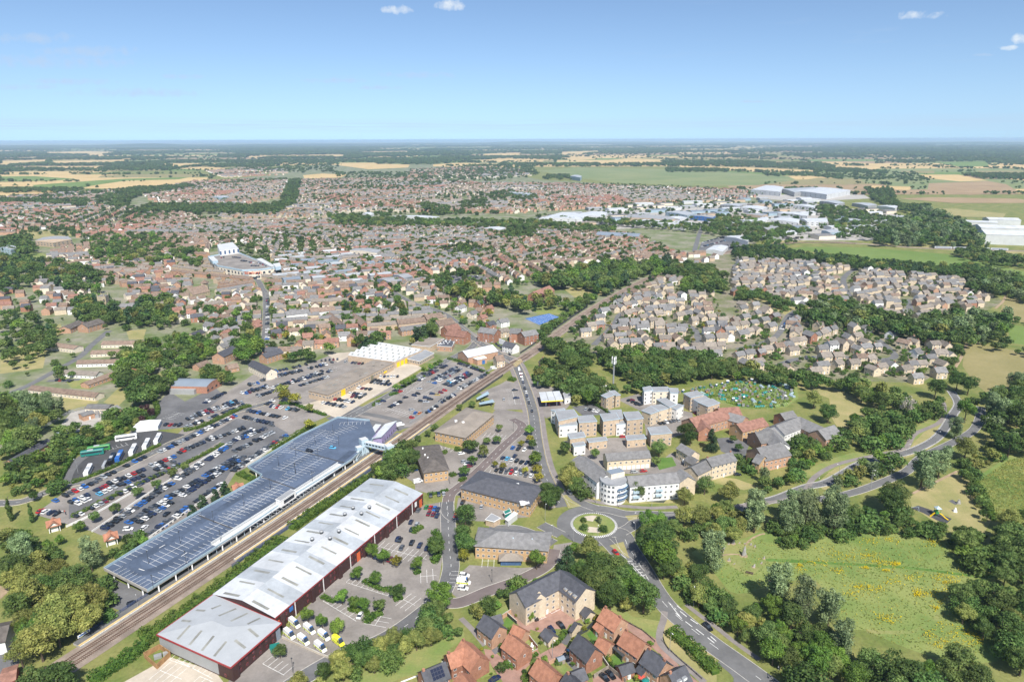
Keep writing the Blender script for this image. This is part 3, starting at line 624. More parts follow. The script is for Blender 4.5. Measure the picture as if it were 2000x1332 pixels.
# --- larger buildings
def inset(P,d):
 c=cen(P);return[Vector((p[0],p[1],0))+(c-Vector((p[0],p[1],0))).normalized()*d for p in P]
def block(name,label,cat,s,z,wall,roof='roof_grey_flat',levels=(),spacing=3.4,ww=1.3,wh=1.4,trim='white_trim',glass='glass',th=None,group=None,over=0.35,frame='white_trim',z0=0.0,t=None,near=False):
 P=gp(s,z)if isinstance(s,str)else s;c=cen(P)
 t=t or Thing(name,label,cat,c,group)
 w=MB();w.prism(P,z0,z,wall);t.part('wall',w,wall)
 O=inset(P,-over);r=MB();r.prism(O,z+0.003,z+0.3,trim,trim,True);I_=inset(O,0.35);r.prism(I_,z+0.3,z+0.32,trim,roof);t.part('roof',r,roof)
 for i in range(len(P)):
  if levels:windows_edge(t,P[i],P[(i+1)%len(P)],c,levels,spacing,ww,wh,frame,glass,near)
 return t
def hipblock(name,label,cat,s,eave,ridge,wall,roof,levels,spacing=2.6,ww=1.2,wh=1.2,over=0.7,ins=None,glass='glass',frame='white_trim',group=None,near=True):
 E_=gp(s,eave);P=inset(E_,over*1.3);c=cen(P);t=Thing(name,label,cat,c,group)
 w=MB();w.prism(P,0,eave,wall);t.part('wall',w,wall);r=MB();hip_roof(r,P,eave,ridge,roof,over,ins);t.part('roof',r,roof)
 for i in range(4):windows_edge(t,P[i],P[(i+1)%4],c,levels,spacing,ww,wh,frame,glass,near)
 return t,P,c
# --- long white warehouse with the hipped block at its near end
EV,RG=6.2,8.6
Q4=gp('G 415,1161 537,1207 826,964 723,934',EV);wc=cen(Q4)
wh=Thing('warehouse','long white low-pitched warehouse with maroon walls beside the railway','warehouse',wc)
def wpt(u,v,dz=0.0,P=Q4,e=EV,r=RG):
 a=P[0].lerp(P[1],v);b=P[3].lerp(P[2],v);p=a.lerp(b,u);return(p.x,p.y,e+(r-e)*(1-abs(2*v-1))+dz)
m=MB();w=MB()
NB=26
for k in range(NB):
 for v0,v1 in((0,0.5),(0.5,1)):
  m.face([wpt(k/NB,v0,0.2),wpt(k/NB,v1,0.2),wpt((k+1)/NB,v1,0.2),wpt((k+1)/NB,v0,0.2)],'roof_white_sheet' if(k*7+int(v0*4))%5 in(1,3)or k>20 else 'roof_white')
wr=wh.part('roof',m,'roof_white')
for i in range(4):
 a,b=Q4[i],Q4[(i+1)%4];z=[(*a[:2],0),(*b[:2],0),(*b[:2],EV)]
 if i in(0,2):z.append((*((a+b)/2)[:2],RG))
 w.face(z+[(*a[:2],EV)],'clad_maroon')
wh.part('wall',w,'clad_maroon')
f=MB()
f.slab(Q4[1],Q4[2],0.3,0.5,EV-0.35,'red_trim');wh.part('fascia',f,'red_trim');f=MB();f.slab(Q4[0],Q4[3],0.5,0.5,EV-0.3,'dark_metal');wh.part('gutter',f,'dark_metal')
for k in range(NB):
 for v0,v1 in((0.13,0.39),(0.60,0.85)):
  if k%2==0:
   u=(k+0.5)/NB;s_=MB();du=0.0045 if k%4 else 0.006
   s_.face([wpt(u-du,v0,0.235),wpt(u-du,v1,0.235),wpt(u+du,v1,0.235),wpt(u+du,v0,0.235)],'skylight');wh.part('skylight',s_,'skylight',wr)
for u,v in((0.42,0.40),(0.46,0.60),(0.48,0.40),(0.52,0.60),(0.64,0.40),(0.68,0.60),(0.70,0.40),(0.74,0.60)):
 x,y,z=wpt(u,v,0.2);s_=MB();s_.cyl((x,y,z-0.1),0.75,0.75,1.3,10,'dark_metal');s_.cyl((x,y,z+1.2),1.0,0.5,0.5,10,'grey_metal');wh.part('roof_fan',s_,'dark_metal',wr)
A_,B_=Q4[1],Q4[2];LW=(B_-A_).length
for z in(1.7,4.3):
 for k in range(44):
  t0=(k+0.5)/44
  if k%6 in(0,3,5):continue
  n,vis,mm=facing(A_,B_,wc);p=A_.lerp(B_,t0)+n*0.05;put_window(wh,p,z,math.atan2(n.y,n.x)+math.pi/2,0.8,1.0,'red_trim','glass','window',True)
for t0 in(0.005,0.17,0.335,0.5,0.665,0.83):
 panel(wh,'wall_bay',A_,B_,t0+0.014,t0+0.032,0,EV-0.2,wc,'clad_maroon',1.1)
for t0,mt in((0.005,'orange_door'),(0.475,'orange_door'),(0.515,'orange_door'),(0.965,'orange_door')):panel(wh,'loading_door',A_,B_,t0,t0+0.022,0.0,4.2,wc,mt,0.1)
for t0 in(0.1,0.26,0.43,0.6,0.77,0.9):panel(wh,'downpipe',A_,B_,t0,t0+0.0025,0,EV,wc,'white_trim',0.25)
panel(wh,'shop_sign',A_,B_,0.072,0.09,3.6,5.4,wc,'blue_panel',0.2);panel(wh,'shop_sign',A_,B_,0.925,0.94,2.6,5.0,wc,'white_trim',0.2)
E2=gp('G 307,1239 450,1303 549,1217 417,1161',EV);P2=inset(E2,0.5);c2=cen(P2)
hb=Thing('unit_block','grey-white hipped industrial unit with red fascia at bottom left','warehouse',c2)
w=MB();w.prism(P2,0,EV,'clad_maroon')
hb.part('wall',w,'clad_maroon');r=MB();r0,r1=hip_roof(r,P2,EV,8.3,'roof_greywhite',0.5,14);hr=hb.part('roof',r,'roof_greywhite')
for i in range(4):
 f=MB();O=inset(P2,-0.75);f.slab(O[i],O[(i+1)%4],0.3,0.55,EV-0.35,'red_trim');hb.part('fascia',f,'red_trim')
panel(hb,'grey_cladding',P2[0],P2[1],0.0,0.83,0.6,EV-0.4,c2,'clad_grey',0.12)
windows_edge(hb,P2[0],P2[1],c2,[1.4],4.2,0.9,1.1,'red_trim','glass',True,3);windows_edge(hb,P2[1],P2[2],c2,[1.6,4.2],3.0,0.9,1.1,'red_trim','glass',True,4)
panel(hb,'loading_door',P2[1],P2[2],0.9,0.985,0,4.4,c2,'roof_bluegrey',0.12);panel(hb,'loading_door',P2[1],P2[2],0.955,0.99,0,4.6,c2,'clad_grey',0.1)
panel(hb,'wall_bay',P2[1],P2[2],0.0,0.12,0,EV-0.4,c2,'clad_maroon',0.8)
def on_hip(x,y,P,e,rz):
 d=1e9
 for i in range(4):
  a,b=P[i],P[(i+1)%4];n=Vector((-(b-a).y,(b-a).x,0)).normalized();q=abs((Vector((x,y,0))-Vector((a[0],a[1],0))).dot(n));d=min(d,q/(14 if i%2 else 14))
 return e+0.15+(rz-e)*min(d,1.0)
for s in('R 870,75 1010,0','R 980,190 1240,45','R 1160,270 1410,115','R 1410,305 1600,185','R 355,500 550,325','R 535,585 830,300','R 720,670 1010,380','R 905,755 1095,565','R 635,65 770,95','R 420,220 555,255','R 1430,375 1570,465','R 1225,545 1375,635'):
 a,b=gp(s,7.2);nn=Vector((-(b-a).y,(b-a).x,0)).normalized()*0.5;s_=MB()
 s_.face([(q.x,q.y,on_hip(q.x,q.y,P2,EV,8.3)+0.12)for q in(a-nn,b-nn,b+nn,a+nn)],'skylight');hb.part('skylight',s_,'skylight',hr)
tx=Thing('bin_store','timber-fenced bin store with recycling bins beside the grey unit','bin store',cen(gp('A 1000,1060 1120,1040 1180,1100 1090,1140')))
m=MB();P=gp('A 1000,1050 1110,990 1185,1040 1090,1130',2.2)
for i in range(4):m.slab(P[i],P[(i+1)%4],0.15,2.2,0,'timber')
tx.part('fence',m,'timber');m=MB();m.box((*cen(P)[:2],0.05),(2.5,1.5,1.3),0.5,'grey_metal');tx.part('bin',m,'grey_metal');m=MB();m.box((cen(P).x+2.2,cen(P).y+1.5,0.05),(2,1.2,1.2),0.5,'clad_grey');tx.part('bin',m,'grey_metal')
# --- offices
o1,P,c=hipblock('office_block','buff-brick office with big brown hipped roof beside the railway','office','F 1310,655 1530,700 1737,530 1542,484',6.4,9.6,'brick_buff','roof_brown_felt',[1.6,4.7],2.7,1.2,1.2,ins=9)
for k,s in enumerate(('F 1465,575','F 1515,585')):q=gp(s,9.6)[0];m=MB();m.box((q.x,q.y,8.6),(1.6,1.0,1.2),0.5,'white_trim');o1.part('roof_vent',m,'white_trim')
o2,P,c=hipblock('office_block','small brick office under a dark hipped roof beside the footbridge','office','F 1170,757 1240,945 1417,922 1345,742',6.2,9.6,'brick_buff','slate_brown',[1.6,4.5],2.4,1.1,1.1,ins=8)
for s in('F 1235,770','F 1250,815','F 1270,835','F 1300,830'):q=gp(s,8.5)[0];m=MB();m.box((q.x,q.y,7.4),(0.8,0.8,1.6),0.2,'white_trim');o2.part('roof_vent',m,'white_trim')
o3,P,c=hipblock('office_block','wide buff-brick office with slate-grey hipped roof by the main road','office','G 897,953 935,919 1062,951 1037,988',6.6,10.2,'brick_buff','slate',[1.7,4.9],2.5,1.1,1.2,ins=10)
q=gp('W 1655,830',9.5)[0];m=MB();m.box((q.x,q.y,8.5),(3,2,0.8),0.2,'white_trim');o3.part('roof_light',m,'white_trim');q=gp('W 1760,1075',7)[0];m=MB();m.box((q.x,q.y,6.4),(4.5,3.0,1.0),0.2,'white_trim');o3.part('roof_light',m,'white_trim')
o4,P4,c4=hipblock('office_block','buff-brick two-storey office with speckled grey hipped roof and glazed porch','office','G 924,1066 933,1030 1079,1040 1072,1076',6.4,10.0,'brick_buff','slate_grey',[1.6,4.6],2.4,1.1,1.2,ins=10)
q=gp('C 350,380',2.8)[0];m=MB();m.box((q.x,q.y,0),(9,5,2.6),0.0,'glass_blue');o4.part('porch',m,'glass_blue');r=MB();hip_roof(r,[Vector((q.x-5,q.y-3,0)),Vector((q.x+5,q.y-3,0)),Vector((q.x+5,q.y+3,0)),Vector((q.x-5,q.y+3,0))],2.62,4.4,'roof_brown_felt');o4.part('porch_roof',r,'roof_brown_felt')
for s in('C 365,255','C 498,262'):q=gp(s,8.5)[0];m=MB();m.cyl((q.x,q.y,7.3),0.6,0.25,1.7,8,'bridge_blue');o4.part('roof_vent',m,'bridge_blue')
block('plant_hut','small flat-roofed hut behind the speckled-roof office','hut','C 173,125 215,85 275,115 230,140',3.0,'brick_tan','roof_grey_flat')
tx=block('storage_container','long white storage container behind the wide slate-roofed office','container','C 310,120 370,70 395,85 330,135',2.8,'clad_white','clad_white');block('storage_container','teal storage container behind the wide slate-roofed office','container','C 300,70 340,50 350,70 310,88',2.6,'paint_teal','paint_teal')
# --- cream L-shaped flats and the brick houses at the bottom
def flats(label,s,w,eave,ridge,lv,extra):
 t=house('apartment_block',label,s,w,eave,ridge,'stone_cream','slate',0,True,None,lv,'apartments',True,0,2.9);return t
t1=flats('cream stone three-storey flats, wing whose gable faces the left hedge','C 395,628 690,478',10.0,8.6,12.2,[1.6,4.3,7.0],0)
t2=flats('cream stone three-storey flats, wing ending in a gable above the brick houses','C 690,474 872,600',10.5,8.6,12.2,[1.6,4.3,7.0],0)
for t_,ss in((t1,('C 462,668','C 490,655','C 515,645')),(t2,('C 735,612','C 765,635','C 798,660'))):
 for s in ss:
  q=gp(s,9.3)[0];m=MB();m.box((q.x,q.y,8.2),(1.6,1.6,1.7),0.55,'stone_cream','grey_metal');t_.part('dormer',m,'stone_cream')
q=gp('C 560,640',8)[0];m=MB();a=gp('C 545,620',11)[0];b=gp('C 558,640',11)[0];gable_walls(m,a,b,4.0,8.8,10.8,'stone_cream');t1.part('gable_bay',m,'stone_cream')
HS=[('brick house with slate roof, beside the leftmost garden of the court','C 165,787 268,866',7.6,5.0,8.2,'brick_orange','slate',0,{}),
 ('slate-roofed rear wing of the leftmost house in the court','C 215,800 275,782',5.0,4.0,6.2,'brick_orange','slate',0,{}),
 ('orange-tiled brick house with white garden chairs behind its wall','C 337,920 445,1000',7.8,5.0,8.4,'brick_red','tile_orange',1,{}),
 ('orange-tiled garage between the slate-roofed house and the court','C 372,857 448,898',6.0,2.8,5.2,'brick_orange','tile_orange',0,dict(door=False)),
 ('large orange-roofed house at the left end of the brick estate','B 1512,962 1630,1075',8.5,5.2,9.0,'brick_red','tile_orange',1,{}),
 ('orange-roofed cross wing in front of the large left-hand house','B 1405,1062 1515,1020',7.0,5.0,8.2,'brick_red','tile_orange',1,{}),
 ('slate-roofed house with a black solar panel array','B 1228,1182 1388,1115',8.0,5.0,8.4,'brick_red','slate',1,dict(solar=True)),
 ('orange-roofed house in the foreground with a tall chimney at its far end','C 540,1092 655,1190',8.0,5.0,8.6,'brick_red','tile_orange',1,{}),
 ('orange-roofed house with two chimneys beside the green verge','C 1003,735 1120,812',8.0,5.2,8.8,'brick_orange','tile_orange',2,{}),
 ('small orange-roofed rear extension beside the artificial lawn','C 962,828 1000,865',5.0,2.8,4.6,'brick_red','tile_orange',0,{}),
 ('orange-roofed house behind the black-roofed garden room','C 1148,893 1285,985',8.2,5.2,8.8,'brick_orange','tile_orange',1,{}),
 ('orange-tiled garage left of the black-roofed garden room','C 965,945 1045,990',6.4,2.8,5.0,'brick_orange','tile_orange',0,dict(door=False)),
 ('tall slate-roofed brick house beside the dark driveway cars','C 818,922 935,1022',8.0,5.2,9.0,'brick_red','slate',0,{}),
 ('slate-roofed house with two chimneys along the shared brick drive','C 1308,1022 1430,1115',8.2,5.2,8.8,'brick_orange','slate',2,{}),
 ('slate-roofed house with two white dormers at the bottom edge','C 1452,1200 1560,1140',8.2,5.2,9.0,'brick_orange','slate',1,dict(dormers=2)),
 ('slate-roofed house at the bottom edge below the driveway cars','C 740,1192 870,1320',8.0,5.0,8.6,'brick_red','slate',1,{}),
 ('slate-roofed low wing beside the red car port at the bottom','C 775,1190 855,1158',5.6,3.2,5.4,'brick_red','slate',0,{}),
 ('orange-roofed house cut by the bottom edge left of centre','C 120,1262 250,1330',8.0,5.0,8.6,'brick_red','tile_orange',0,{}),
 ('orange-roofed house corner at the bottom edge near the solar roof','C 0,1190 60,1262',8.0,4.6,7.8,'brick_red','tile_orange',0,{})]
for lb,s,w_,e,r_,wl_,rf_,ch,kw in HS:house('brick_house',lb,s,w_*0.97,e,r_,wl_,rf_,ch,True,'brick houses at the bottom of the picture',cat='house',**kw)
for lb,s,w_,e,r_,wl_,rf_ in(('cream bin store with slate gable roof in the paved court','C 590,882 645,930',4.6,2.6,4.3,'stone_cream','slate'),('cream cycle store with slate gable beside the flats','C 868,732 905,765',4.6,2.6,4.4,'stone_cream','slate'),
        ('slate-roofed brick garage left of the garden parasol','C 1105,1150 1190,1122',4.6,2.6,4.2,'brick_red','slate'),('slate-roofed sun room attached beside the parasol garden','C 1262,1122 1300,1160',4.8,2.6,4.4,'brick_red','slate')):
 house('garage',lb,s,w_,e,r_,wl_,rf_,0,True,None,[1.3],'garage')
tg=house('garage','cream square garage with green door and hipped slate roof','C 795,838 812,850',5.4,2.6,4.6,'stone_cream','slate',0,True,None,[],'garage',False,hip=False)
gr=Thing('garden_room','black flat-roofed garden room beside the artificial lawn','summerhouse',cen(gp('C 1060,1040 1160,1080')))
P=gp('C 1052,1012 1095,983 1165,1050 1128,1078',2.8);m=MB();m.prism(P,2.5,2.8,'dark_metal',None,True);gr.part('roof',m,'dark_metal')
for p in inset(P,0.5):m=MB();m.box((p.x,p.y,0),(0.2,0.2,2.5),0,'dark_metal');gr.part('post',m,'dark_metal')
m=MB();I_=inset(P,1.2);m.prism(I_,0,2.48,'glass');gr.part('glazing',m,'glass')
sheet('garden_lawn','C 1030,1100 1070,1065 1150,1130 1100,1150','lush',0.05);sheet('garden_lawn','C 880,920 920,890 960,940 920,980','lush',0.05);sheet('garden_lawn','T 530,660 620,580 770,770 640,840','lawn',0.05);sheet('garden_lawn','T 1080,1010 1200,1000 1340,1120 1240,1190 1120,1090','lawn',0.05)
sheet('garden_lawn','U 530,1267 640,1130 760,1230 740,1300','lawn',0.05);sheet('garden_lawn','T 190,340 270,220 380,300 280,420','lush',0.05);sheet('garden_lawn','C 120,1140 200,1110 240,1200 140,1230','lawn',0.05)
# --- flats by the main road
def fl(label,s,z,wall,n=0,**kw):return block('apartment_block',label,'apartments',s,z,wall,'roof_grey_flat',[1.6+2.9*k for k in range(int(z/2.9))],kw.pop('sp',3.6),trim='bridge_blue',group='flat-roofed flats beside the main road',**kw)
def multi(label,parts,cat='apartments',name='apartment_block',group='flat-roofed flats beside the main road'):
 z0=parts[0][1];t=Thing(name,label,cat,cen(gp(parts[0][0],z0)),group)
 for s,z,wall in parts:
  z*=0.82;block(None,None,None,s,z,wall,'roof_grey_flat',[1.6+2.9*k for k in range(int(z/2.9))],3.6,trim='bridge_blue',t=t)
 return t
multi('tan and white flat-roofed flats nearest the main road and filling station',[('H 445,512 572,500 604,548 468,580',13.0,'brick_tan'),('H 600,548 705,540 735,582 612,592',12.0,'brick_tan'),('H 458,588 588,583 600,606 474,616',9.2,'render_white'),('H 415,502 500,491 512,502 444,512',11.0,'render_white')])
multi('tan flat-roofed flats with a white block in front, in the middle',[('H 757,532 868,524 892,566 780,580',13.0,'brick_tan'),('H 815,508 905,502 918,560 895,566',11.6,'brick_tan'),('H 918,520 1025,514 1058,562 946,574',13.0,'brick_tan'),('H 860,582 962,574 985,592 872,606',9.2,'render_white')])
multi('stepped tan flats beside the tree at the junction',[('H 530,668 638,656 655,690 548,704',10.0,'brick_tan'),('H 566,735 640,724 655,748 575,760',7.0,'render_white')])
multi('low tan flat above white garage doors, left of the red car',[('H 665,702 795,690 806,714 680,730',6.0,'brick_tan')]);multi('low tan flat above white garage doors, right of the red car',[('H 936,682 1060,674 1078,702 946,714',6.0,'brick_tan')])
multi('grey flat-roofed flats standing right of the garage flats',[('H 1090,628 1215,616 1258,664 1112,676',10.0,'brick_tan')])
multi('blue-grey topped flats beside the hedge behind the filling station',[('H 765,402 826,374 858,398 800,420',11.5,'brick_tan'),('H 822,372 860,368 900,398 866,404',10.5,'brick_tan')])
multi('white-fronted flats with blue-grey roofs beside the allotments',[('H 1055,348 1108,337 1124,364 1066,374',12.0,'render_white'),('H 1112,345 1228,342 1240,372 1126,376',11.0,'render_cream'),('H 1236,350 1300,354 1302,386 1248,382',12.0,'render_white')])
multi('blue-grey and buff flats right beside the allotment plots',[('H 1340,388 1430,370 1480,398 1390,418',12.0,'brick_tan'),('H 1392,418 1470,396 1530,432 1440,450',10.6,'render_white'),('H 1440,450 1540,425 1592,455 1510,480',12.0,'brick_tan')])
multi('cream zigzag flats with pale flat roofs in the middle of the court',[('H 1048,508 1110,478 1165,512 1110,532',10.0,'stone_cream'),('H 1112,478 1180,465 1240,490 1168,510',9.4,'stone_cream'),('H 1150,430 1215,420 1290,466 1242,486',10.4,'stone_cream'),('H 1246,484 1300,462 1340,472 1290,500',9.4,'render_white')])
th=house('terrace','cream terrace with white garage doors facing a small car park','H 795,806 1095,783',8.0,6.2,8.8,'stone_cream','slate_grey',0,True,None,[4.4],'terrace',False,wspace=3)
for k in range(9):
 a,b=gp('H 795,806 1095,783',8.8);P=rect_from(a,b,8.0);panel(th,'garage_door',P[0],P[1],0.04+k*0.106,0.12+k*0.106,0,2.3,(a+b)/2,'white_trim',0.08)
cw=house('apartment_block','white flats with grey roof running down to the round corner tower','H 612,815 800,955',11,9.6,12.6,'render_white','slate_grey',0,False,None,[1.7,4.6,7.5],'apartments',False,wspace=3)
q=gp('H 850,985',11.2)[0];tw=Thing('corner_tower','round white corner tower with curved balconies facing the roundabout','tower',q)
m=MB();m.cyl((q.x,q.y,0),6.6,6.6,11.2,28,'render_white');tw.part('wall',m,'render_white');m=MB();m.cyl((q.x,q.y,11.2),6.9,6.9,0.3,28,'roof_grey_flat');tw.part('roof',m,'roof_grey_flat')
m=MB();m.box((q.x+1.5,q.y+3.5,11.5),(8,5,2.6),0.4,'render_cream','roof_bluegrey');tw.part('penthouse',m,'render_cream')
for z in(2.9,5.8,8.7):
 m=MB();P=[(q.x+7.9*math.cos(a),q.y+7.9*math.sin(a))for a in[R(-80+12*k)for k in range(9)]];P2_=[(q.x+6.5*math.cos(a),q.y+6.5*math.sin(a))for a in[R(-80+12*k)for k in range(9)]]
 m.prism(P+P2_[::-1],z,z+0.25,'bridge_blue',None,True)
 for k in range(8):m.slab(P[k],P[k+1],0.06,0.95,z+0.25,'glass_blue')
 tw.part('balcony',m,'bridge_blue')
for k in range(5):
 for z in(1.7,4.6,7.5,10.0)[:4]:
  a=R(-170+18*k);put_window(tw,(q.x+6.62*math.cos(a),q.y+6.62*math.sin(a)),z,a+math.pi/2,1.3,1.4)
w2=house('apartment_block','long white three-storey flats with grey roof beside the pond','H 945,965 1285,938',11,9.4,12.2,'render_white','slate_grey',0,False,None,[1.7,4.6,7.5],'apartments',False,wspace=2.8)
for fr in(0.06,0.52):
 a,b=gp('H 945,965 1285,938',12.2);P=rect_from(a,b,11)
 for z in(2.8,5.7):panel(w2,'balcony',P[0],P[1],fr,fr+0.13,z,z+1.1,(a+b)/2,'bridge_blue',1.2)
house('apartment_block','cream gabled end block beside the long white flats','H 1320,915 1372,965',9,8.0,11.0,'stone_cream','slate_grey',0,False,None,[1.7,4.6],'apartments')
t3=house('terrace','cream town houses with gabled fronts and grey roof by the weeping willows','H 1500,838 1672,795',9.5,8.2,11.2,'stone_cream','slate_grey',2,False,None,[1.7,4.6,7.2],'terrace',wspace=2.6);house('terrace','grey-roofed end of the cream town houses nearest the court','H 1395,900 1500,850',9,7.0,10.0,'stone_cream','slate_grey',0,False,None,[1.7,4.6],'terrace')
house('detached_house','narrow cream house with grey roof beside the white camper van','H 1325,735 1420,790',7,6.2,8.6,'stone_cream','slate_grey',0,False,None,[1.6,4.4]);house('detached_house','low cream house beside the narrow cream house in the court','H 1378,815 1440,850',6.5,4.0,6.4,'stone_cream','slate_grey',0,False,None,[1.6])
# --- care home complex (brick, grey and red roofs)
for lb,s,w_,e,r_,wl_,rf_ in(('long orange-brick care home wing with red tiled roof','H 1380,560 1620,495',13,6.6,10.6,'brick_orange','tile_red'),('red-roofed gable wing of the brick care home','H 1455,555 1500,620',9,6.2,9.4,'brick_red','tile_red'),
        ('red-roofed back wing of the brick care home near the allotments','H 1580,490 1720,480',12,6.0,9.6,'brick_orange','tile_red'),('grey-roofed link wing of the brick care home','H 1660,520 1770,550',11,5.8,8.8,'brick_orange','slate_grey'),
        ('buff block with red tiled roof right of the brick care home','H 1710,600 1890,555',11,6.2,9.4,'brick_buff','tile_red')):
 house('care_home',lb,s,w_,e,r_,wl_,rf_,0,False,'wings of the brick care home',[1.6,4.4],'care home',wspace=3.0)
for lb,s,w_,e,r_,wl_,rf_ in(('grey-roofed nursing home front wing with white bays, nearest the willow','CA 180,850 680,740',15,6.6,11.2,'brick_orange','slate_grey'),('tall grey-roofed nursing home wing with white gable by the parking loop','CA 150,540 480,500',14,6.4,10.6,'brick_orange','slate_grey'),
        ('grey-roofed nursing home link wing running between front and back wings','CA 400,440 660,720',11,6.4,9.8,'render_white','slate_grey'),('nursing home middle wing with the red-tiled section','CA 560,410 1010,240',13,6.4,10.2,'render_white','slate_grey'),
        ('long grey-roofed back wing of the nursing home','CA 1020,240 1490,450',13,6.4,10.0,'brick_orange','slate_grey'),('brick gable-ended right wing of the nursing home','CA 1380,500 1690,400',12,6.4,10.4,'brick_orange','slate_grey'),
        ('far left grey gable wing of the nursing home','CA 640,170 880,120',10,6.0,9.2,'brick_red','slate_grey'),('nursing home porch wing with white gable and yellow awning','CA 200,960 330,1010',9,6.0,9.4,'brick_buff','slate_grey')):
 house('nursing_home',lb,s,w_,e,r_,wl_,rf_,0,False,'wings of the grey-roofed nursing home',[1.7,4.5],'care home',wspace=3.0)
q=gp('CA 1360,640',6)[0]
# --- filling station
P=gp('H 330,378 474,369 500,432 347,442',5.6);c=cen(P);fs=Thing('filling_station_canopy','white filling station canopy with yellow edge beside the main road','canopy',c)
m=MB();m.prism(P,4.9,5.6,'paint_yellow','roof_white',True);fs.part('canopy',m,'roof_white');m=MB();m.prism(inset(P,-0.08),4.75,4.9,'red_trim',None,True);fs.part('red_band',m,'red_trim')
for k in(0.33,0.66):
 m=MB();a=P[0].lerp(P[1],k);b=P[3].lerp(P[2],k);m.slab(a,b,0.4,0.05,5.6,'skylight');fs.part('roof_gutter',m,'skylight')
for u in(0.25,0.75):
 for v in(0.25,0.75):
  p=P[0].lerp(P[1],u).lerp(P[3].lerp(P[2],u),v);m=MB();m.cyl((p.x,p.y,0),0.35,0.35,4.75,8,'white_trim');fs.part('column',m,'white_trim');k=Thing('fuel_pump','%s fuel pump under the %s of the filling station canopy'%(('left' if u<0.5 else 'right'),'near edge' if v>0.5 else 'far edge'),'fuel pump',p+Vector((2.2,0,0)),'fuel pumps');m=MB();m.box((p.x+2.2,p.y,0),(0.8,0.5,1.7),0,'red_trim','white_trim');k.part('cabinet',m,'red_trim');m=MB();m.box((p.x+2.2,p.y-0.27,1.1),(0.6,0.04,0.4),0,'glass');k.part('display',m,'glass')
block('filling_station_shop','grey flat-roofed shop behind the filling station canopy','shop','H 500,385 540,372 552,415 510,425',4.0,'render_white','roof_grey_flat',[1.6],3)
q=gp('H 331,338')[0];ts=Thing('totem_sign','white filling station price totem with yellow scallop emblem','sign',q)
m=MB();m.box((q.x,q.y,0),(3.0,0.5,8.2),0,'white_trim');ts.part('board',m,'white_trim')
def scallop(x,y,z,r,mat,k=0.0):
 m=MB();P=[(x-r*0.32,y-k,z-r*0.75),(x+r*0.32,y-k,z-r*0.75)]
 for i in range(15):
  a=R(-25+230*i/14);rr=r*(1.0 if i%2 else 0.88);P.append((x+rr*math.cos(a),y-k,z+rr*math.sin(a)*0.95))
 m.face(P,mat);return m
ts.part('emblem_border',scallop(q.x,q.y,6.6,1.05,'red_trim',0.27),'red_trim');ts.part('emblem',scallop(q.x,q.y,6.6,0.88,'yellow_door',0.29),'yellow_door')
for z in(1.6,2.5,3.4):m=MB();m.box((q.x,q.y-0.27,z),(2.2,0.05,0.6),0,'glass_blue');ts.part('price_panel',m,'glass_blue')
m=MB();m.box((q.x,q.y-0.27,0.5),(2.6,0.05,0.7),0,'yellow_door');ts.part('base_panel',m,'yellow_door')
# --- phone mast
q=gp('H 848,343')[0];ms=Thing('phone_mast','tall grey phone mast rising from the scrub near the allotments','mast',q);m=MB();m.cyl((q.x,q.y,0),0.75,0.5,21,10,'grey_metal');ms.part('pole',m,'grey_metal')
for z in(18.5,21.5):
 for k in range(3):a=R(30+120*k);m=MB();m.box((q.x+1.5*math.cos(a),q.y+1.5*math.sin(a),z),(0.5,0.9,2.4),a,'white_trim');m.tube((q.x,q.y,z+1),(q.x+1.4*math.cos(a),q.y+1.4*math.sin(a),z+1),0.12,4,'grey_metal');ms.part('antenna',m,'white_trim')
m=MB();m.cyl((q.x,q.y,18),1.3,1.3,0.2,10,'grey_metal');ms.part('headframe',m,'grey_metal');block('equipment_cabin','white equipment cabin beside the phone mast','cabin','H 770,335 815,330 825,345 780,352',2.8,'render_white','render_white')
# --- station: deck, canopy, footbridge, purple building
DZ=4.2
DP=gp('G 203,1112 288,1155 473,1038 575,968 687,899 736,852 722,822 660,816 590,850 484,913 512,929 506,935 400,993 297,1054',DZ);dc=cen(DP)
dk=Thing('parking_deck','blue-grey empty parking deck on white columns beside the platform','car park',dc)
m=MB();m.prism(DP,DZ-0.5,DZ,'concrete','deck_blue',True);dko=dk.part('slab',m,'deck_blue')
n_=len(DP)
for i in range(n_):
 a,b=DP[i],DP[(i+1)%n_]
 if i in(5,):continue
 m=MB();m.slab(a,b,0.25,1.05,DZ,'clad_blue' if i not in(0,)else 'concrete');dk.part('parapet',m,'concrete')
 L_=(b-a).length;k=max(1,int(L_/8))
 for j in range(k):
  p=a.lerp(b,(j+0.5)/k);p=p+(dc-p).normalized()*1.0;m=MB();m.box((p.x,p.y,0),(0.5,0.5,DZ-0.5),0.6,'white_trim');dk.part('column',m,'white_trim')
for i,(s)in enumerate(('F 90,960 370,1060','F 300,765 690,870','A 1385,95 1660,200')):m=MB();strip(m,gp(s,DZ),0.9,DZ+0.008,'asphalt_dark');dk.part('expansion_joint',m,'asphalt_dark',dko)
def bays(s,z,depth,parent,side=0,spacing=2.5,mat='white_paint',centre=True,th=0.13,zoff=0.012):
 a,b=gp(s,z);d=(b-a).normalized();n=Vector((-d.y,d.x,0));L_=(b-a).length;mk=MB()
 for k in range(int(L_/spacing)+1):
  p=a+d*k*spacing;lo=p-n*depth if side in(0,-1)else p;hi=p+n*depth if side in(0,1)else p;strip(mk,[lo,hi],th,z+zoff,mat)
 if centre:strip(mk,[a,b],th*1.1,z+zoff+0.004,mat)
 return struct('bay_line',mk,mat,parent,'stuff')if not isinstance(parent,Thing)else parent.part('bay_line',mk,mat,dko,'stuff')
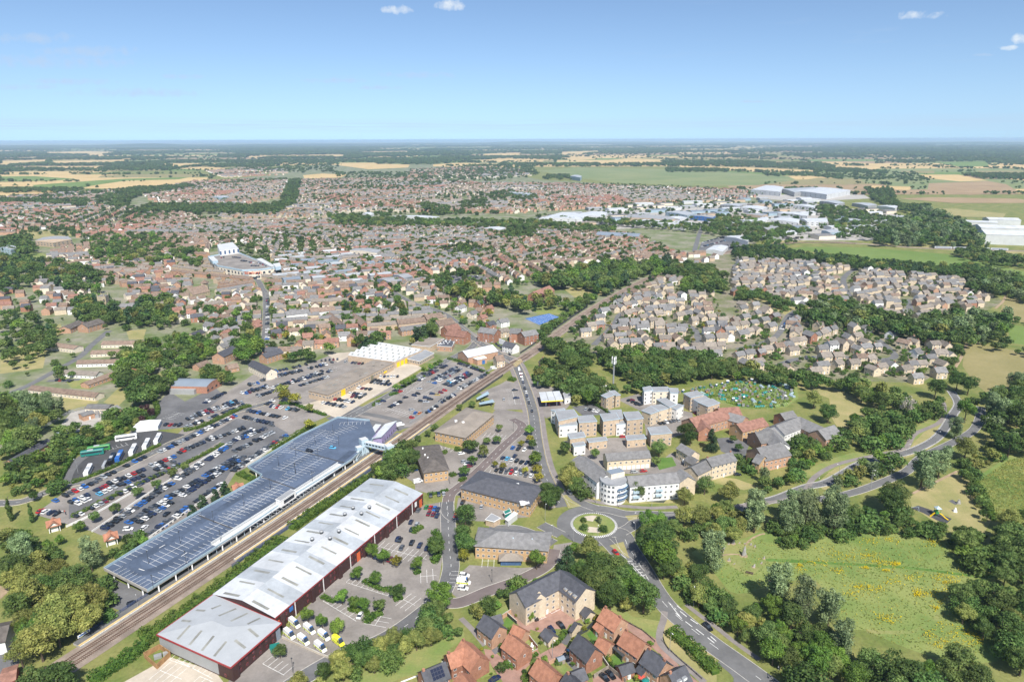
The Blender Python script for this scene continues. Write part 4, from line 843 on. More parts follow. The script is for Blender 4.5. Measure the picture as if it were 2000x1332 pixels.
for s,sd_ in(('A 1045,430 1960,-90',0),('S 0,1110 1900,-60',0),('A 1080,560 1690,165',1),('S 620,1290 1900,420',1),('A 790,430 1400,75',-1),('S -40,760 740,290',-1),('F 240,920 610,700',0),('F 300,800 560,640',0),('F 60,900 330,720',-1),('F 560,690 760,610',0),('A 780,490 1000,600',1),('F 660,590 850,580',-1)):bays(s,DZ,4.8,dk,sd_,2.6)
m=MB();strip(m,smooth(gp('G 620,880 530,933 440,988 308,1070 266,1094 268,1114 294,1115 350,1090 459,1023 540,977 640,918 690,880',DZ),6),4.6,DZ+0.006,'deck_lane');dk.part('worn_lane',m,'deck_lane',dko)
mk=MB()
for s in('A 1110,320 1150,298','A 1265,378 1305,352','A 968,465 1008,478','S 1110,290 1190,235','S 1660,265 1750,215','F 255,960 285,940','F 455,950 480,935'):strip(mk,gp(s,DZ),0.35,DZ+0.014,'white_paint')
dk.part('arrow_marking',mk,'white_paint',dko)
sheet('car_park','A 730,600 780,530 1040,650 900,780 740,720','asphalt',0.03);lb_=MB()
pl=block('lift_lobby','small white lift lobby on the edge of the parking deck','lift lobby','S 985,755 1270,565 1375,595 1080,790',DZ+3.4,'render_white','roof_grey_flat',z0=DZ)
A4=gp('S 985,755 1270,565 1375,595 1080,790',DZ+3.4);panel(pl,'window_band',A4[2],A4[3],0.12,0.8,DZ+0.9,DZ+2.7,cen(A4),'glass',0.06)
cpx=Thing('platform_canopy','long white platform canopy beside the parking deck','canopy',RP[len(RP)//3]);Q=[p for p in PLQ if 435<=proj(p)[0]<=690]
A=offs(Q,5.4);B=offs(Q,9.2);m=MB()
for i in range(len(Q)-1):m.prism([A[i],A[i+1],B[i+1],B[i]],4.3,4.6,'clad_white','clad_white',True)
cpx.part('roof',m,'clad_white')
for i in range(0,len(Q),2):m=MB();p=A[i].lerp(B[i],0.3);m.cyl((p.x,p.y,0.95),0.14,0.14,3.4,6,'bridge_blue');cpx.part('column',m,'bridge_blue')
m=MB();B2=offs(Q,9.6)
for i in range(len(Q)-1):m.slab(B2[i],B2[i+1],0.2,5.4,0.2,'clad_white')
cpx.part('back_wall',m,'clad_white')
fbc=gp('V 900,700',6)[0];fb=Thing('footbridge','pale blue covered station footbridge with stair ramps over the tracks','footbridge',fbc)
def tower(s,w,d,z1,z0=0):
 q=gp(s,z1)[0];m=MB();m.box((q.x,q.y,z0),(w,d,z1-z0),0.62,'bridge_blue','clad_white');fb.part('lift_tower',m,'bridge_blue');return q
qa=tower('V 700,565',4.2,4.2,9.5);qb=tower('V 1195,690',4.2,4.2,8.8);tower('V 610,720',3.6,3.2,6.5)
def tubebar(a,b,za,zb,w,h,name):
 a=Vector((a.x,a.y,za));b=Vector((b.x,b.y,zb));d=(b-a);n=Vector((-d.y,d.x,0)).normalized()*w/2;u=Vector((0,0,h));m=MB()
 c0=[a-n,a+n,a+n+u,a-n+u];c1=[b-n,b+n,b+n+u,b-n+u]
 m.face([c0[3],c1[3],c1[2],c0[2]],'clad_white');m.face([c0[0],c0[1],c1[1],c1[0]],'bridge_blue');m.face(c0,'bridge_blue');m.face(c1[::-1],'bridge_blue')
 m.face([c0[0],c1[0],c1[3],c0[3]],'bridge_blue');m.face([c0[2],c1[2],c1[1],c0[1]],'bridge_blue');fb.part(name,m,'bridge_blue')
 g_=MB()
 for s in(-1,1):
  o=n*s*1.03;k=8
  for j in range(k):
   p=a.lerp(b,(j+0.15)/k)+o;q=a.lerp(b,(j+0.85)/k)+o;f=[p+u*0.45,q+u*0.45,q+u*0.82,p+u*0.82];g_.face(f,'glass')
 fb.part(name+'_glazing',g_,'glass')
tubebar(qa,qb,5.6,5.4,3.0,2.6,'span');s1=gp('V 690,740',4)[0];s2=gp('V 540,990',1.2)[0];k1=gp('V 830,620',7.6)[0]
tubebar(k1,s1,5.2,3.2,2.4,2.4,'stair_flight');tubebar(s1,s2,3.2,0.9,2.4,2.4,'stair_flight');s3=gp('V 1400,670',5)[0];s4=gp('V 1560,640',3)[0];tubebar(qb,s3,5.2,3.4,2.4,2.2,'stair_flight');tubebar(s3,s4,3.4,1.2,2.4,2.2,'stair_flight')
for s in('V 870,800','V 750,900','V 1290,900'):q=gp(s)[0];m=MB();m.box((q.x,q.y,0),(0.5,0.5,4.6),0.6,'bridge_blue');fb.part('column',m,'bridge_blue')
P=gp('V 860,535 1050,535 1350,225 1120,265',6.2);sb=Thing('station_building','purple-walled station building with sloping white roof','station',cen(P));m=MB();m.prism(inset(P,0.8),0,5.6,'purple_clad');sb.part('wall',m,'purple_clad')
m=MB();zs=[5.4,6.4,6.6,5.8];m.face([(P[i].x,P[i].y,zs[i])for i in range(4)],'roof_white');m.face([(P[i].x,P[i].y,zs[i]-0.35)for i in(3,2,1,0)],'clad_white')
for i in range(4):j=(i+1)%4;m.face([(P[i].x,P[i].y,zs[i]-0.35),(P[j].x,P[j].y,zs[j]-0.35),(P[j].x,P[j].y,zs[j]),(P[i].x,P[i].y,zs[i])],'bridge_blue')
sb.part('roof',m,'roof_white');I4=inset(P,0.8)
for i in(0,1):windows_edge(sb,I4[i],I4[(i+1)%4],cen(P),[2.0],3.2,1.2,1.5,'purple_clad','glass')
block('station_wing','lower pale-roofed wing of the station behind the purple building','station','V 740,540 850,540 1040,300 930,295',3.6,'purple_clad','roof_white',[1.6],4)
for nm,s,lb in(('lattice_sign','G 182,1258','white station name board on the lower end of the platform'),):
 pi=[p for p in range(len(PLQ))if proj(PLQ[p])[0]>178][0];q=offs(PLQ,7.6)[pi];dd=PLQ[pi+1]-PLQ[pi];ra=math.atan2(dd.y,dd.x);t=Thing('station_sign',lb,'sign',q);m=MB();m.box((q.x,q.y,1.7),(4.6,0.2,1.1),ra,'white_trim');t.part('board',m,'white_trim');m=MB();m.box((q.x+0.1*math.sin(ra),q.y-0.1*math.cos(ra),2.05),(3.8,0.2,0.4),ra,'blue_panel');t.part('lettering_band',m,'blue_panel')
 for k in(-2,2):m=MB();m.cyl((q.x+k*math.cos(ra),q.y+k*math.sin(ra),0.9),0.08,0.08,1,6,'grey_metal');t.part('post',m,'grey_metal')
for s,lb in(('LB 1040,790','orange-roofed stair pavilion at the left end of the car park'),('E 770,1230','orange-roofed stair pavilion beside the willow at the car park corner'),('S 240,490','orange-roofed stair pavilion at the edge of the parking deck')):
 q=gp(s,4.5)[0];t=Thing('stair_pavilion',lb,'pavilion',q,'orange-roofed stair pavilions');u=Vector((math.cos(0.6),math.sin(0.6),0));v=Vector((-u.y,u.x,0))
 m=MB();gable_roof(m,q-u*2.5,q+u*2.5,4.4,3.6,5.6,'tile_orange',0.5);gable_roof(m,q-v*2.5,q+v*2.5,4.4,3.6,5.5,'tile_orange',0.5);t.part('roof',m,'tile_orange')
 m=MB();
 for d_,e_ in((u,v),(v,u)):
  for sg in(-1,1):p=q+d_*sg*2.4;m.face([(*(p-e_*2.1)[:2],3.55),(*(p+e_*2.1)[:2],3.55),(*p[:2],5.4)],'render_white')
 t.part('gable',m,'render_white');m=MB();m.box((q.x,q.y,0),(2.8,2.8,3.6),0.6,'render_white');t.part('wall',m,'render_white')
 for a in(-1,1):
  for b in(-1,1):p=q+u*2.1*a+v*1.9*b;m=MB();m.box((p.x,p.y,0),(0.3,0.3,3.6),0.6,'white_trim');t.part('post',m,'white_trim')
# --- sheds north of the station
P=gp('G 681,696 723,668 823,684 764,712',5.2);P=gp('Y 130,360 490,185 1100,290 740,445',5.4);c=cen(P);sw=Thing('sawtooth_shed','white sawtooth-roofed workshop with yellow doors behind the brown shed','workshop',c)
m=MB();m.prism(P,0,5.4,'brick_tan');sw.part('wall',m,'brick_tan');N5=5
for k in range(N5):
 a0=P[0].lerp(P[1],k/N5);a1=P[0].lerp(P[1],(k+1)/N5);b0=P[3].lerp(P[2],k/N5);b1=P[3].lerp(P[2],(k+1)/N5);am=a0.lerp(a1,0.55);bm=b0.lerp(b1,0.55);m=MB()
 m.face([(*a0[:2],5.42),(*b0[:2],5.42),(*bm[:2],7.2),(*am[:2],7.2)],'roof_white');m.face([(*am[:2],7.2),(*bm[:2],7.2),(*b1[:2],5.42),(*a1[:2],5.42)],'roof_white');m.face([(*a0[:2],5.42),(*am[:2],7.2),(*a1[:2],5.42)],'roof_white');m.face([(*b0[:2],5.42),(*b1[:2],5.42),(*bm[:2],7.2)],'roof_white')
 ro=sw.part('roof',m,'roof_white')
 for j in range(8):
  f0=(j+0.4)/8;f1=f0+0.035;z=[]
  for f_,e_ in((f0,0.25),(f1,0.25),(f1,0.7),(f0,0.7)):p=a0.lerp(b0,f_).lerp(am.lerp(bm,f_),e_);z.append((p.x,p.y,5.42+1.78*e_+0.05))
  s_=MB();s_.face(z,'skylight');sw.part('skylight',s_,'skylight',ro)
for t0 in(0.06,0.2,0.34):panel(sw,'roller_door',P[3],P[2],t0,t0+0.1,0,4.0,c,'yellow_door',0.12)
sl_=block('brown_shed','long flat brown-roofed shed with yellow door and pale forecourt','shed','F 437,368 577,400 1030,178 890,155',5.6,'brick_tan','roof_brown_felt',[3.6],3.0,2.0,1.0,'roof_brown_felt');SP=gp('F 437,368 577,400 1030,178 890,155',5.6);SC=cen(SP)
panel(sl_,'roller_door',SP[1],SP[2],0.17,0.23,0,4.6,SC,'yellow_door',0.12);panel(sl_,'roller_door',SP[1],SP[2],0.62,0.66,0,4.4,SC,'gardens',0.1)
panel(sl_,'yellow_sign',SP[1],SP[2],0.83,0.88,1.2,2.6,SC,'yellow_door',0.12)
rng=random.Random(5)
for k in range(26):
 u,v=rng.uniform(0.05,0.95),rng.choice((0.25,0.5,0.75));p=SP[0].lerp(SP[3],u).lerp(SP[1].lerp(SP[2],u),v);m=MB();m.box((p.x,p.y,5.93),(2.2,1.0,0.1),0.6,'skylight');sl_.part('skylight',m,'skylight')
of=block('office_annex','flat grey-roofed annex with white window band beside the yellow doors','office','Y 905,405 1060,440 1250,335 1130,290',3.8,'brick_tan','roof_grey_flat',[2.2],2.4,2.0,1.2)
bh=block('brick_workshop','flat grey workshop behind the annex, next to the dark-roofed hall','workshop','Y 960,225 1200,250 1380,145 1120,130',5.0,'brick_tan','roof_brown_felt');dh=block('brick_hall','dark-roofed brick hall dotted with white rooflights by the junction','hall','Y 1290,240 1380,155 1520,180 1480,250',4.4,'brick_orange','slate',[2.0],4)
for k in range(14):p=cen(gp('Y 1290,240 1380,155 1520,180 1480,250',4.4))+Vector((rng.uniform(-9,9),rng.uniform(-9,9),0));m=MB();m.box((p.x,p.y,4.7),(1.0,1.0,0.5),0.4,'white_trim');dh.part('roof_light',m,'white_trim')
house('industrial_hall','white-roofed hall with pale gable facing the station road car park','Y 1625,305 2010,225',16,6.0,9.6,'brick_orange','roof_white',0,False,None,[3],'workshop',False,wspace=60)
bl=block('brick_unit','cream flat-roofed brick unit with bright blue door','workshop','Y 1700,375 1850,325 1935,395 1815,420',4.6,'brick_orange','render_cream');BP=gp('Y 1700,375 1850,325 1935,395 1815,420',4.6);panel(bl,'roller_door',BP[2],BP[3],0.2,0.5,0,3.4,cen(BP),'blue_panel',0.1)
house('crossing_cottage','cream crossing keeper cottage with red-brown roof by the level crossing','X 325,490 460,470',8,5.6,9.0,'stone_cream','tile_brown',1,False,None,[1.6,4.2])
tr=house('brick_terrace','brick terrace with slate roof standing alone beside the level crossing','X 1150,520 1405,625',8.0,5.6,8.4,'brick_orange','slate_brown',2,False,None,[1.6,4.2],'terrace')
house('pub','white-fronted slate terrace facing the queue at the level crossing','X 510,235 690,280',9,5.6,8.6,'render_white','slate',1,False,None,[1.6,4.2],'terrace');q=gp('X 450,245',5)[0];bb=Thing('billboard','white advertising billboard at the end of the slate terrace','billboard',q);m=MB();m.box((q.x,q.y,2.5),(9,0.4,4.6),-0.9,'white_trim');bb.part('board',m,'white_trim')
for k in(-3,3):m=MB();m.box((q.x+k*math.cos(-0.9),q.y+k*math.sin(-0.9),0),(0.3,0.3,2.5),0,'grey_metal');bb.part('post',m,'grey_metal')
for lb,s,w_ in(('red-brick flats with grey gables nearest the level crossing, left block','X 80,-10 370,30',12),('red-brick flats right of the left gabled block','X 600,10 780,20',12),('red-brick flats beside the railway trees','X 780,75 1020,30',11)):house('brick_flats',lb,s,w_,8.4,11.6,'brick_red','slate_grey',0,False,'red-brick flats by the crossing',[1.6,4.4,7.0],'apartments',wspace=4)
P=gp('E 1190,190 1260,135 1540,140 1440,195',5.6);c=cen(P);ew=Thing('works_hall','blue-grey curved-roof works hall at the edge of the car park','workshop',c);m=MB();m.prism(P,0,5.2,'brick_red');ew.part('wall',m,'brick_red');m=MB()
for k in range(8):
 def ar(t):return 5.2+2.0*math.sin(math.pi*t)
 a0,a1=P[0].lerp(P[1],k/8),P[0].lerp(P[1],(k+1)/8);b0,b1=P[3].lerp(P[2],k/8),P[3].lerp(P[2],(k+1)/8);m.face([(*a0[:2],ar(k/8)),(*b0[:2],ar(k/8)),(*b1[:2],ar((k+1)/8)),(*a1[:2],ar((k+1)/8))],'roof_bluegrey')
m.face([(*P[0].lerp(P[1],k/8)[:2],5.2+2.0*math.sin(math.pi*k/8))for k in range(9)],'clad_grey');m.face([(*P[3].lerp(P[2],k/8)[:2],5.2+2.0*math.sin(math.pi*k/8))for k in range(9)][::-1],'brick_red');ew.part('roof',m,'roof_bluegrey')
windows_edge(ew,P[2],P[3],c,[2.2],4,2.4,1.6,'brick_red','glass');panel(ew,'lean_to',P[3],P[0],0.3,1.0,0,3.6,c,'clad_grey',3)
house('brick_shed','long low brick shed with dark roof at the far left edge','E 60,708 325,560',7,3.4,5.2,'brick_orange','slate',0,False,None,[1.6],'shed',True,wspace=4);house('substation_hut','brick hut with grey roof in the substation yard','E 560,385 640,362',7,3.6,4.6,'brick_orange','slate_grey',0,False,None,[],'hut',True);house('depot_shed','long cream shed with grey roof behind the substation','E 615,320 770,322',8,3.2,4.6,'render_cream','slate_grey',0,False,None,[1.6],'shed',True,wspace=3);house('depot_shed','small brick shed with grey roof beside the long cream shed','E 760,345 815,325',7,3.2,4.8,'brick_orange','slate_grey',0,False,None,[],'shed')
q=gp('E 1025,455',3)[0];mq=Thing('marquee','white marquee tent beside the coach park','tent',q);m=MB();Pm=rect_from(q-Vector((7,2,0)),q+Vector((7,2,0)),11);m.prism(Pm,0,2.6,'canvas');mq.part('tent_wall',m,'canvas');m=MB();hip_roof(m,Pm,2.62,5.4,'canvas',0.2,4);mq.part('tent_roof',m,'canvas')
for k in range(9):
 q=gp('E %d,%d'%(640+(k%3)*40,385+(k//3)*14))[0];t=Thing('transformer','grey transformer bay in the substation yard, %s from the left%s'%(ordw(k%3+1),(' in the back row',' in the middle row',' in the front row')[k//3]),'transformer',q,'substation transformers');m=MB();m.box((q.x,q.y,0),(2.2,1.6,2.0),0.4,'grey_metal');t.part('tank',m,'grey_metal')
 for j in(-0.6,0,0.6):m=MB();m.cyl((q.x+j,q.y,2.0),0.12,0.06,1.2,6,'brick_tan');t.part('insulator',m,'brick_tan')
block('transformer_kiosk','pale blue kiosk in the substation yard nearest the long brick shed','kiosk','E 380,490 405,482 425,490 398,498',3.0,'bridge_blue','bridge_blue')
house('corner_house','grey-roofed white workshop at the bottom left corner','A -40,880 60,860',12,5,7.4,'render_white','slate_brown',0,False,None,[],'workshop');house('scrap_shed','rust-red shed roof at the bottom left corner','A 10,1200 110,1170',8,3,4,'red_trim','tile_red',0,False,None,[],'shed')
# --- town landmarks
sc=Thing('shopping_centre','big white shopping centre with rooftop car park in the old town','shopping centre',cen(gp('Z 160,420 1480,640')))
P=gp('Z 165,425 560,350 760,345 1480,640 1130,680 830,690 560,640 350,600 290,560',12.0);m=MB();m.prism(P,0,12.0,'render_cream','roof_greywhite');sc.part('wall',m,'render_cream');SCc=cen(P)
m=MB();m.prism(inset(P,3),12.02,12.06,'asphalt_pale','asphalt_pale');sc.part('roof_parking',m,'asphalt_pale')
for i in range(len(P)):
 a,b=P[i],P[(i+1)%len(P)];m=MB();m.slab(a,b,0.6,2.2,11.4,'bridge_blue');sc.part('parapet',m,'bridge_blue');windows_edge(sc,a,b,SCc,[3.0,8.0],7,3.2,3.4,'white_trim','glass')
for s,z,mt in(('Z 340,180 640,130 760,250 390,300',20,'render_white'),('Z 1100,460 1200,440 1470,590 1400,610',15,'clad_white'),('Z 1430,550 1560,530 1590,600 1480,620',16,'bridge_blue'),('Z 165,425 270,410 360,490 250,505',15.5,'bridge_blue')):
 PB=gp(s,z);m=MB();m.prism(PB,0 if z>18 else 11.5,z,mt,'clad_white');sc.part('upper_block',m,mt)
 if z>18:windows_edge(sc,PB[2],PB[3],cen(PB),[15,17.6],6,3.0,3.0,'white_trim','glass_blue')
panel(sc,'louvre_panel',P[5],P[4],0.02,0.4,4,11.2,SCc,'clad_grey',0.25)
fc=bpy.data.curves.new('shop_sign_text','FONT');fc.body="Sainsbury's";fc.size=5.0;fc.align_x='CENTER';fc.extrude=0.15;fc.materials.append(MATS['orange_door'])
n_,v_,mid=facing(P[5],P[4],SCc);pz=P[5].lerp(P[4],0.7)+n_*0.6;tmp=bpy.data.objects.new('t',fc);to=ob('shop_sign_text',bpy.data.meshes.new_from_object(tmp),sc.o,(pz.x-sc.loc.x,pz.y-sc.loc.y,7.6));bpy.data.objects.remove(tmp);to.rotation_euler=(R(90),0,math.atan2(n_.y,n_.x)+math.pi/2)
panel(sc,'entrance',P[5],P[4],0.5,0.9,0,3.4,SCc,'glass',0.2)
q=gp('M 715,455',19)[0];ch=Thing('church','old stone church with square tower among trees on the left','church',q);m=MB();m.box((q.x,q.y,0),(8.5,8.5,19),0.15,'stone_church','slate_grey');ch.part('tower',m,'stone_church')
for a in(-1,1):
 for b in(-1,1):m=MB();m.cyl((q.x+3.6*a,q.y+3.6*b,19),0.7,0.15,3.0,6,'stone_church');ch.part('pinnacle',m,'stone_church')
n1=Vector((q.x+5,q.y-2,0));n2=Vector((q.x+36,q.y-5,0));m=MB();PN=gable_walls(m,n1,n2,11,8.5,11,'stone_church');ch.part('nave',m,'stone_church');m=MB();gable_roof(m,n1,n2,11,8.5,11,'slate_grey');ch.part('roof',m,'slate_grey')
windows_edge(ch,PN[0],PN[1],(n1+n2)/2,[4.5],4.5,1.6,3.4,'stone_church','glass');windows_edge(ch,Vector((q.x-4.3,q.y-4.3,0)),Vector((q.x+4.3,q.y-4.3,0)),q,[14.5],4,1.4,2.8,'stone_church','glass',force=True)
q=gp('M 1425,355',15)[0];ch2=Thing('chapel','brown-roofed church with pyramid spire by the shopping centre','church',q);m=MB();m.box((q.x,q.y,0),(7,7,13),0.3,'stone_church');ch2.part('tower',m,'stone_church');m=MB();hip_roof(m,rect_from(q-Vector((3.5,0,0)),q+Vector((3.5,0,0)),7),13.02,17,'tile_brown',0.8);ch2.part('spire',m,'tile_brown')
n1=q+Vector((2,-6,0));n2=q+Vector((-8,-28,0));m=MB();gable_walls(m,n1,n2,16,5,12,'stone_church');ch2.part('nave',m,'stone_church');m=MB();gable_roof(m,n1,n2,16,5,12,'tile_brown');ch2.part('roof',m,'tile_brown')
LMK=[gp('Z 100,350 760,120 1600,560 1560,720 1130,900 290,760'),gp('M 670,400 900,400 900,580 670,580'),gp('M 1340,340 1520,340 1520,490 1340,490')]
# --- bungalow terraces and hand-placed older buildings
TR_=[('white bungalow terrace, second row from the cemetery','M 545,905 830,898',8,3.0,5.0,'render_white','tile_brown'),('low brown terrace behind the white bungalows','M 640,838 850,828',8,3.0,5.0,'render_cream','tile_brown'),('white bungalow row with buff roofs around the lawn','M 455,972 690,985',8,3.0,5.0,'render_white','tile_buff'),
 ('long low terrace behind the cemetery trees','M 720,772 1050,768',9,3.4,5.4,'render_cream','tile_brown'),('buff flat-topped terrace by the cemetery','M 310,775 545,808',9,4.0,5.4,'render_cream','tile_brown'),('nearest long bungalow terrace above the substation','M 225,1080 690,1132',8,3.0,5.0,'render_cream','tile_brown'),
 ('slanting garage-like bungalow row beside the grass bank','M 585,1058 775,990',8,3.0,4.8,'brick_orange','tile_brown'),('brick long-roofed block behind the churchyard','M 570,650 690,615',12,5.5,9,'brick_orange','slate_brown'),('dark low block left of the churchyard flats','M 445,670 560,620',11,4.5,7,'brick_orange','slate_brown'),('white cottage with orange roof on the wooded bank','M 885,955 955,970',7,4.2,7.2,'render_white','tile_orange'),
 ('pale terrace with slate roofs curving round the car park corner','M 1765,905 1890,965',9,5.6,8.6,'render_cream','slate'),('brick end of the pale slate terrace by the car park','N 400,860 520,822',9,5.6,8.6,'brick_orange','slate'),('tall brick house with slate roof above the pale lane','M 1515,855 1620,805',11,6.4,9.6,'brick_orange','slate'),('low brick house with brown roof left of the pale lane','M 1365,930 1440,905',9,3.4,6,'brick_orange','tile_brown'),('low brown house beside the pale lane entrance','M 1580,940 1650,925',9,3.2,5.6,'brick_orange','tile_brown'),
 ('black-roofed garden hall left of the lane','M 1330,720 1400,690',9,3.4,5.8,'stone_cream','slate'),('white apartment terrace with grey roofs in the town gardens','N 560,565 720,548',12,7,10,'render_white','slate_grey'),('white and brown apartment terrace right of the grey-roofed one','N 730,548 900,528',12,7,10,'render_white','tile_brown'),('brick terrace stepping down toward the car park','N 870,572 955,650',8,5.4,8,'brick_red','tile_brown'),('brick terrace right of the stepping row','N 1030,568 1115,640',8,5.4,8,'brick_red','tile_brown'),
 ('long brown-roofed flats beside the main street','N 1340,625 1530,605',12,7,10,'brick_tan','tile_brown'),('buff gabled flats at the street bend','N 1530,590 1645,572',13,7.5,11,'brick_tan','tile_brown'),('tall cream hall with red-brown roof on the street','N 1610,630 1720,610',14,8,12,'render_cream','tile_brown'),('slate row of small brick gables in front of the brown flats','N 1360,675 1575,645',9,5.2,8,'brick_orange','slate_grey'),
 ('red-roofed brick flats at the street junction','N 1700,690 1830,705',13,7,11,'brick_red','tile_red'),('red-roofed brick flats behind the junction block','N 1670,670 1760,650',12,7,11,'brick_red','tile_red'),('big red-roofed school house behind the car park trees','O 645,430 760,385',14,7,12,'brick_red','tile_red')]
for k,(lb,s,w_,e,r_,wl_,rf_)in enumerate(TR_):house('terrace',lb,s,w_,e,r_,wl_,rf_,1 if r_>7 else 0,False,None,None,'terrace',False,wspace=3.5)
# --- houses by street block
HL=[]
HXY=[]
TREEX=[]
def near_road(x,y,m=4.0):
 for P,w in ROADS:
  lim=(w/2+m)**2
  for i in range(len(P)-1):
   ax,ay=P[i].x,P[i].y;bx,by=P[i+1].x,P[i+1].y;dx,dy=bx-ax,by-ay;l2=dx*dx+dy*dy or 1
   if abs(x-ax)>60 and abs(x-bx)>60:continue
   t=max(0,min(1,((x-ax)*dx+(y-ay)*dy)/l2));ex=x-ax-t*dx;ey=y-ay-t*dy
   if ex*ex+ey*ey<lim:return True
 return False
CELL={}
def clear(x,y,d):
 cx_,cy_=int(x//20),int(y//20)
 for i in(-1,0,1):
  for j in(-1,0,1):
   for(a,b)in CELL.get((cx_+i,cy_+j),()):
    if(a-x)**2+(b-y)**2<d*d:return False
 return True
def occupy(x,y):CELL.setdefault((int(x//20),int(y//20)),[]).append((x,y))
for(P_)in list(bpy.data.objects):
 if P_.get('category')in('terrace','apartments','care home','workshop','church','house'):occupy(P_.location.x,P_.location.y)
ESTATE=[('stone_cream','tile_buff',7),('stone_cream','slate_grey',7),('stone_cream','tile_brown',2),('brick_orange','tile_buff',1),('brick_red','slate_grey',1),('render_white','slate_grey',1.5)]
OLD=[('brick_orange','tile_brown',3),('brick_red','slate',2),('render_white','slate_grey',2),('render_cream','slate_grey',3),('brick_orange','tile_red',3),('render_cream','tile_brown',2),('render_white','tile_red',1),('stone_cream','tile_buff',1)]
SUB=[('brick_orange','tile_brown',4),('render_cream','tile_brown',3),('brick_tan','tile_buff',4),('render_cream','slate_grey',2),('brick_orange','tile_red',2),('render_white','tile_brown',2),('stone_cream','slate_grey',2)]
WORD=dict(stone_cream='cream stone',brick_orange='orange brick',brick_red='red brick',render_white='white rendered',render_cream='cream rendered',brick_tan='tan brick',tile_buff='buff',slate_grey='grey',tile_brown='brown',slate='dark slate',tile_red='red')
def pick(st,rg):
 t=sum(s[2]for s in st);r=rg.uniform(0,t)
 for s in st:
  r-=s[2]
  if r<=0:return s[0],s[1]
 return st[-1][:2]
def hfill(s,phrase,style,ang,row=21.0,gap=12.5,seed=1,lmul=1.0,keep=0.92,zp=4.0):
 P=gp(s,zp);rg=random.Random(seed);xs=[p.x for p in P];ys=[p.y for p in P];c=cen(P);ca,sa=math.cos(R(ang)),math.sin(R(ang));D=max(max(xs)-min(xs),max(ys)-min(ys));n=int(D/row)+2;m=int(D/gap)+2;k=0
 for i in range(-n,n+1):
  sh=rg.uniform(0,gap)
  for j in range(-m,m+1):
   u=j*gap+sh+rg.uniform(-1.6,1.6);v=i*row+rg.uniform(-2.5,2.5)+6*math.sin(u*0.03+i);x=c.x+u*ca-v*sa;y=c.y+u*sa+v*ca
   if not inpoly(x,y,P)or rg.random()>keep:continue
   if any(inpoly(x,y,q)for q in LMK)or near_road(x,y)or not clear(x,y,8.4):continue
   wl_,rf_=pick(style,rg);L_=rg.uniform(8.0,11.5)*lmul;W_=rg.uniform(6.6,8.2);e=rg.choice((4.9,5.1,5.3,5.3,7.4 if rg.random()<0.35 else 5.1));rz=R(ang)+rg.choice((0,0,0,math.pi/2))+rg.uniform(-0.12,0.12)
   HL.append((x,y,rz,L_,W_,e,e+rg.uniform(2.4,3.2),wl_,rf_,phrase));occupy(x,y);k+=1
 return k
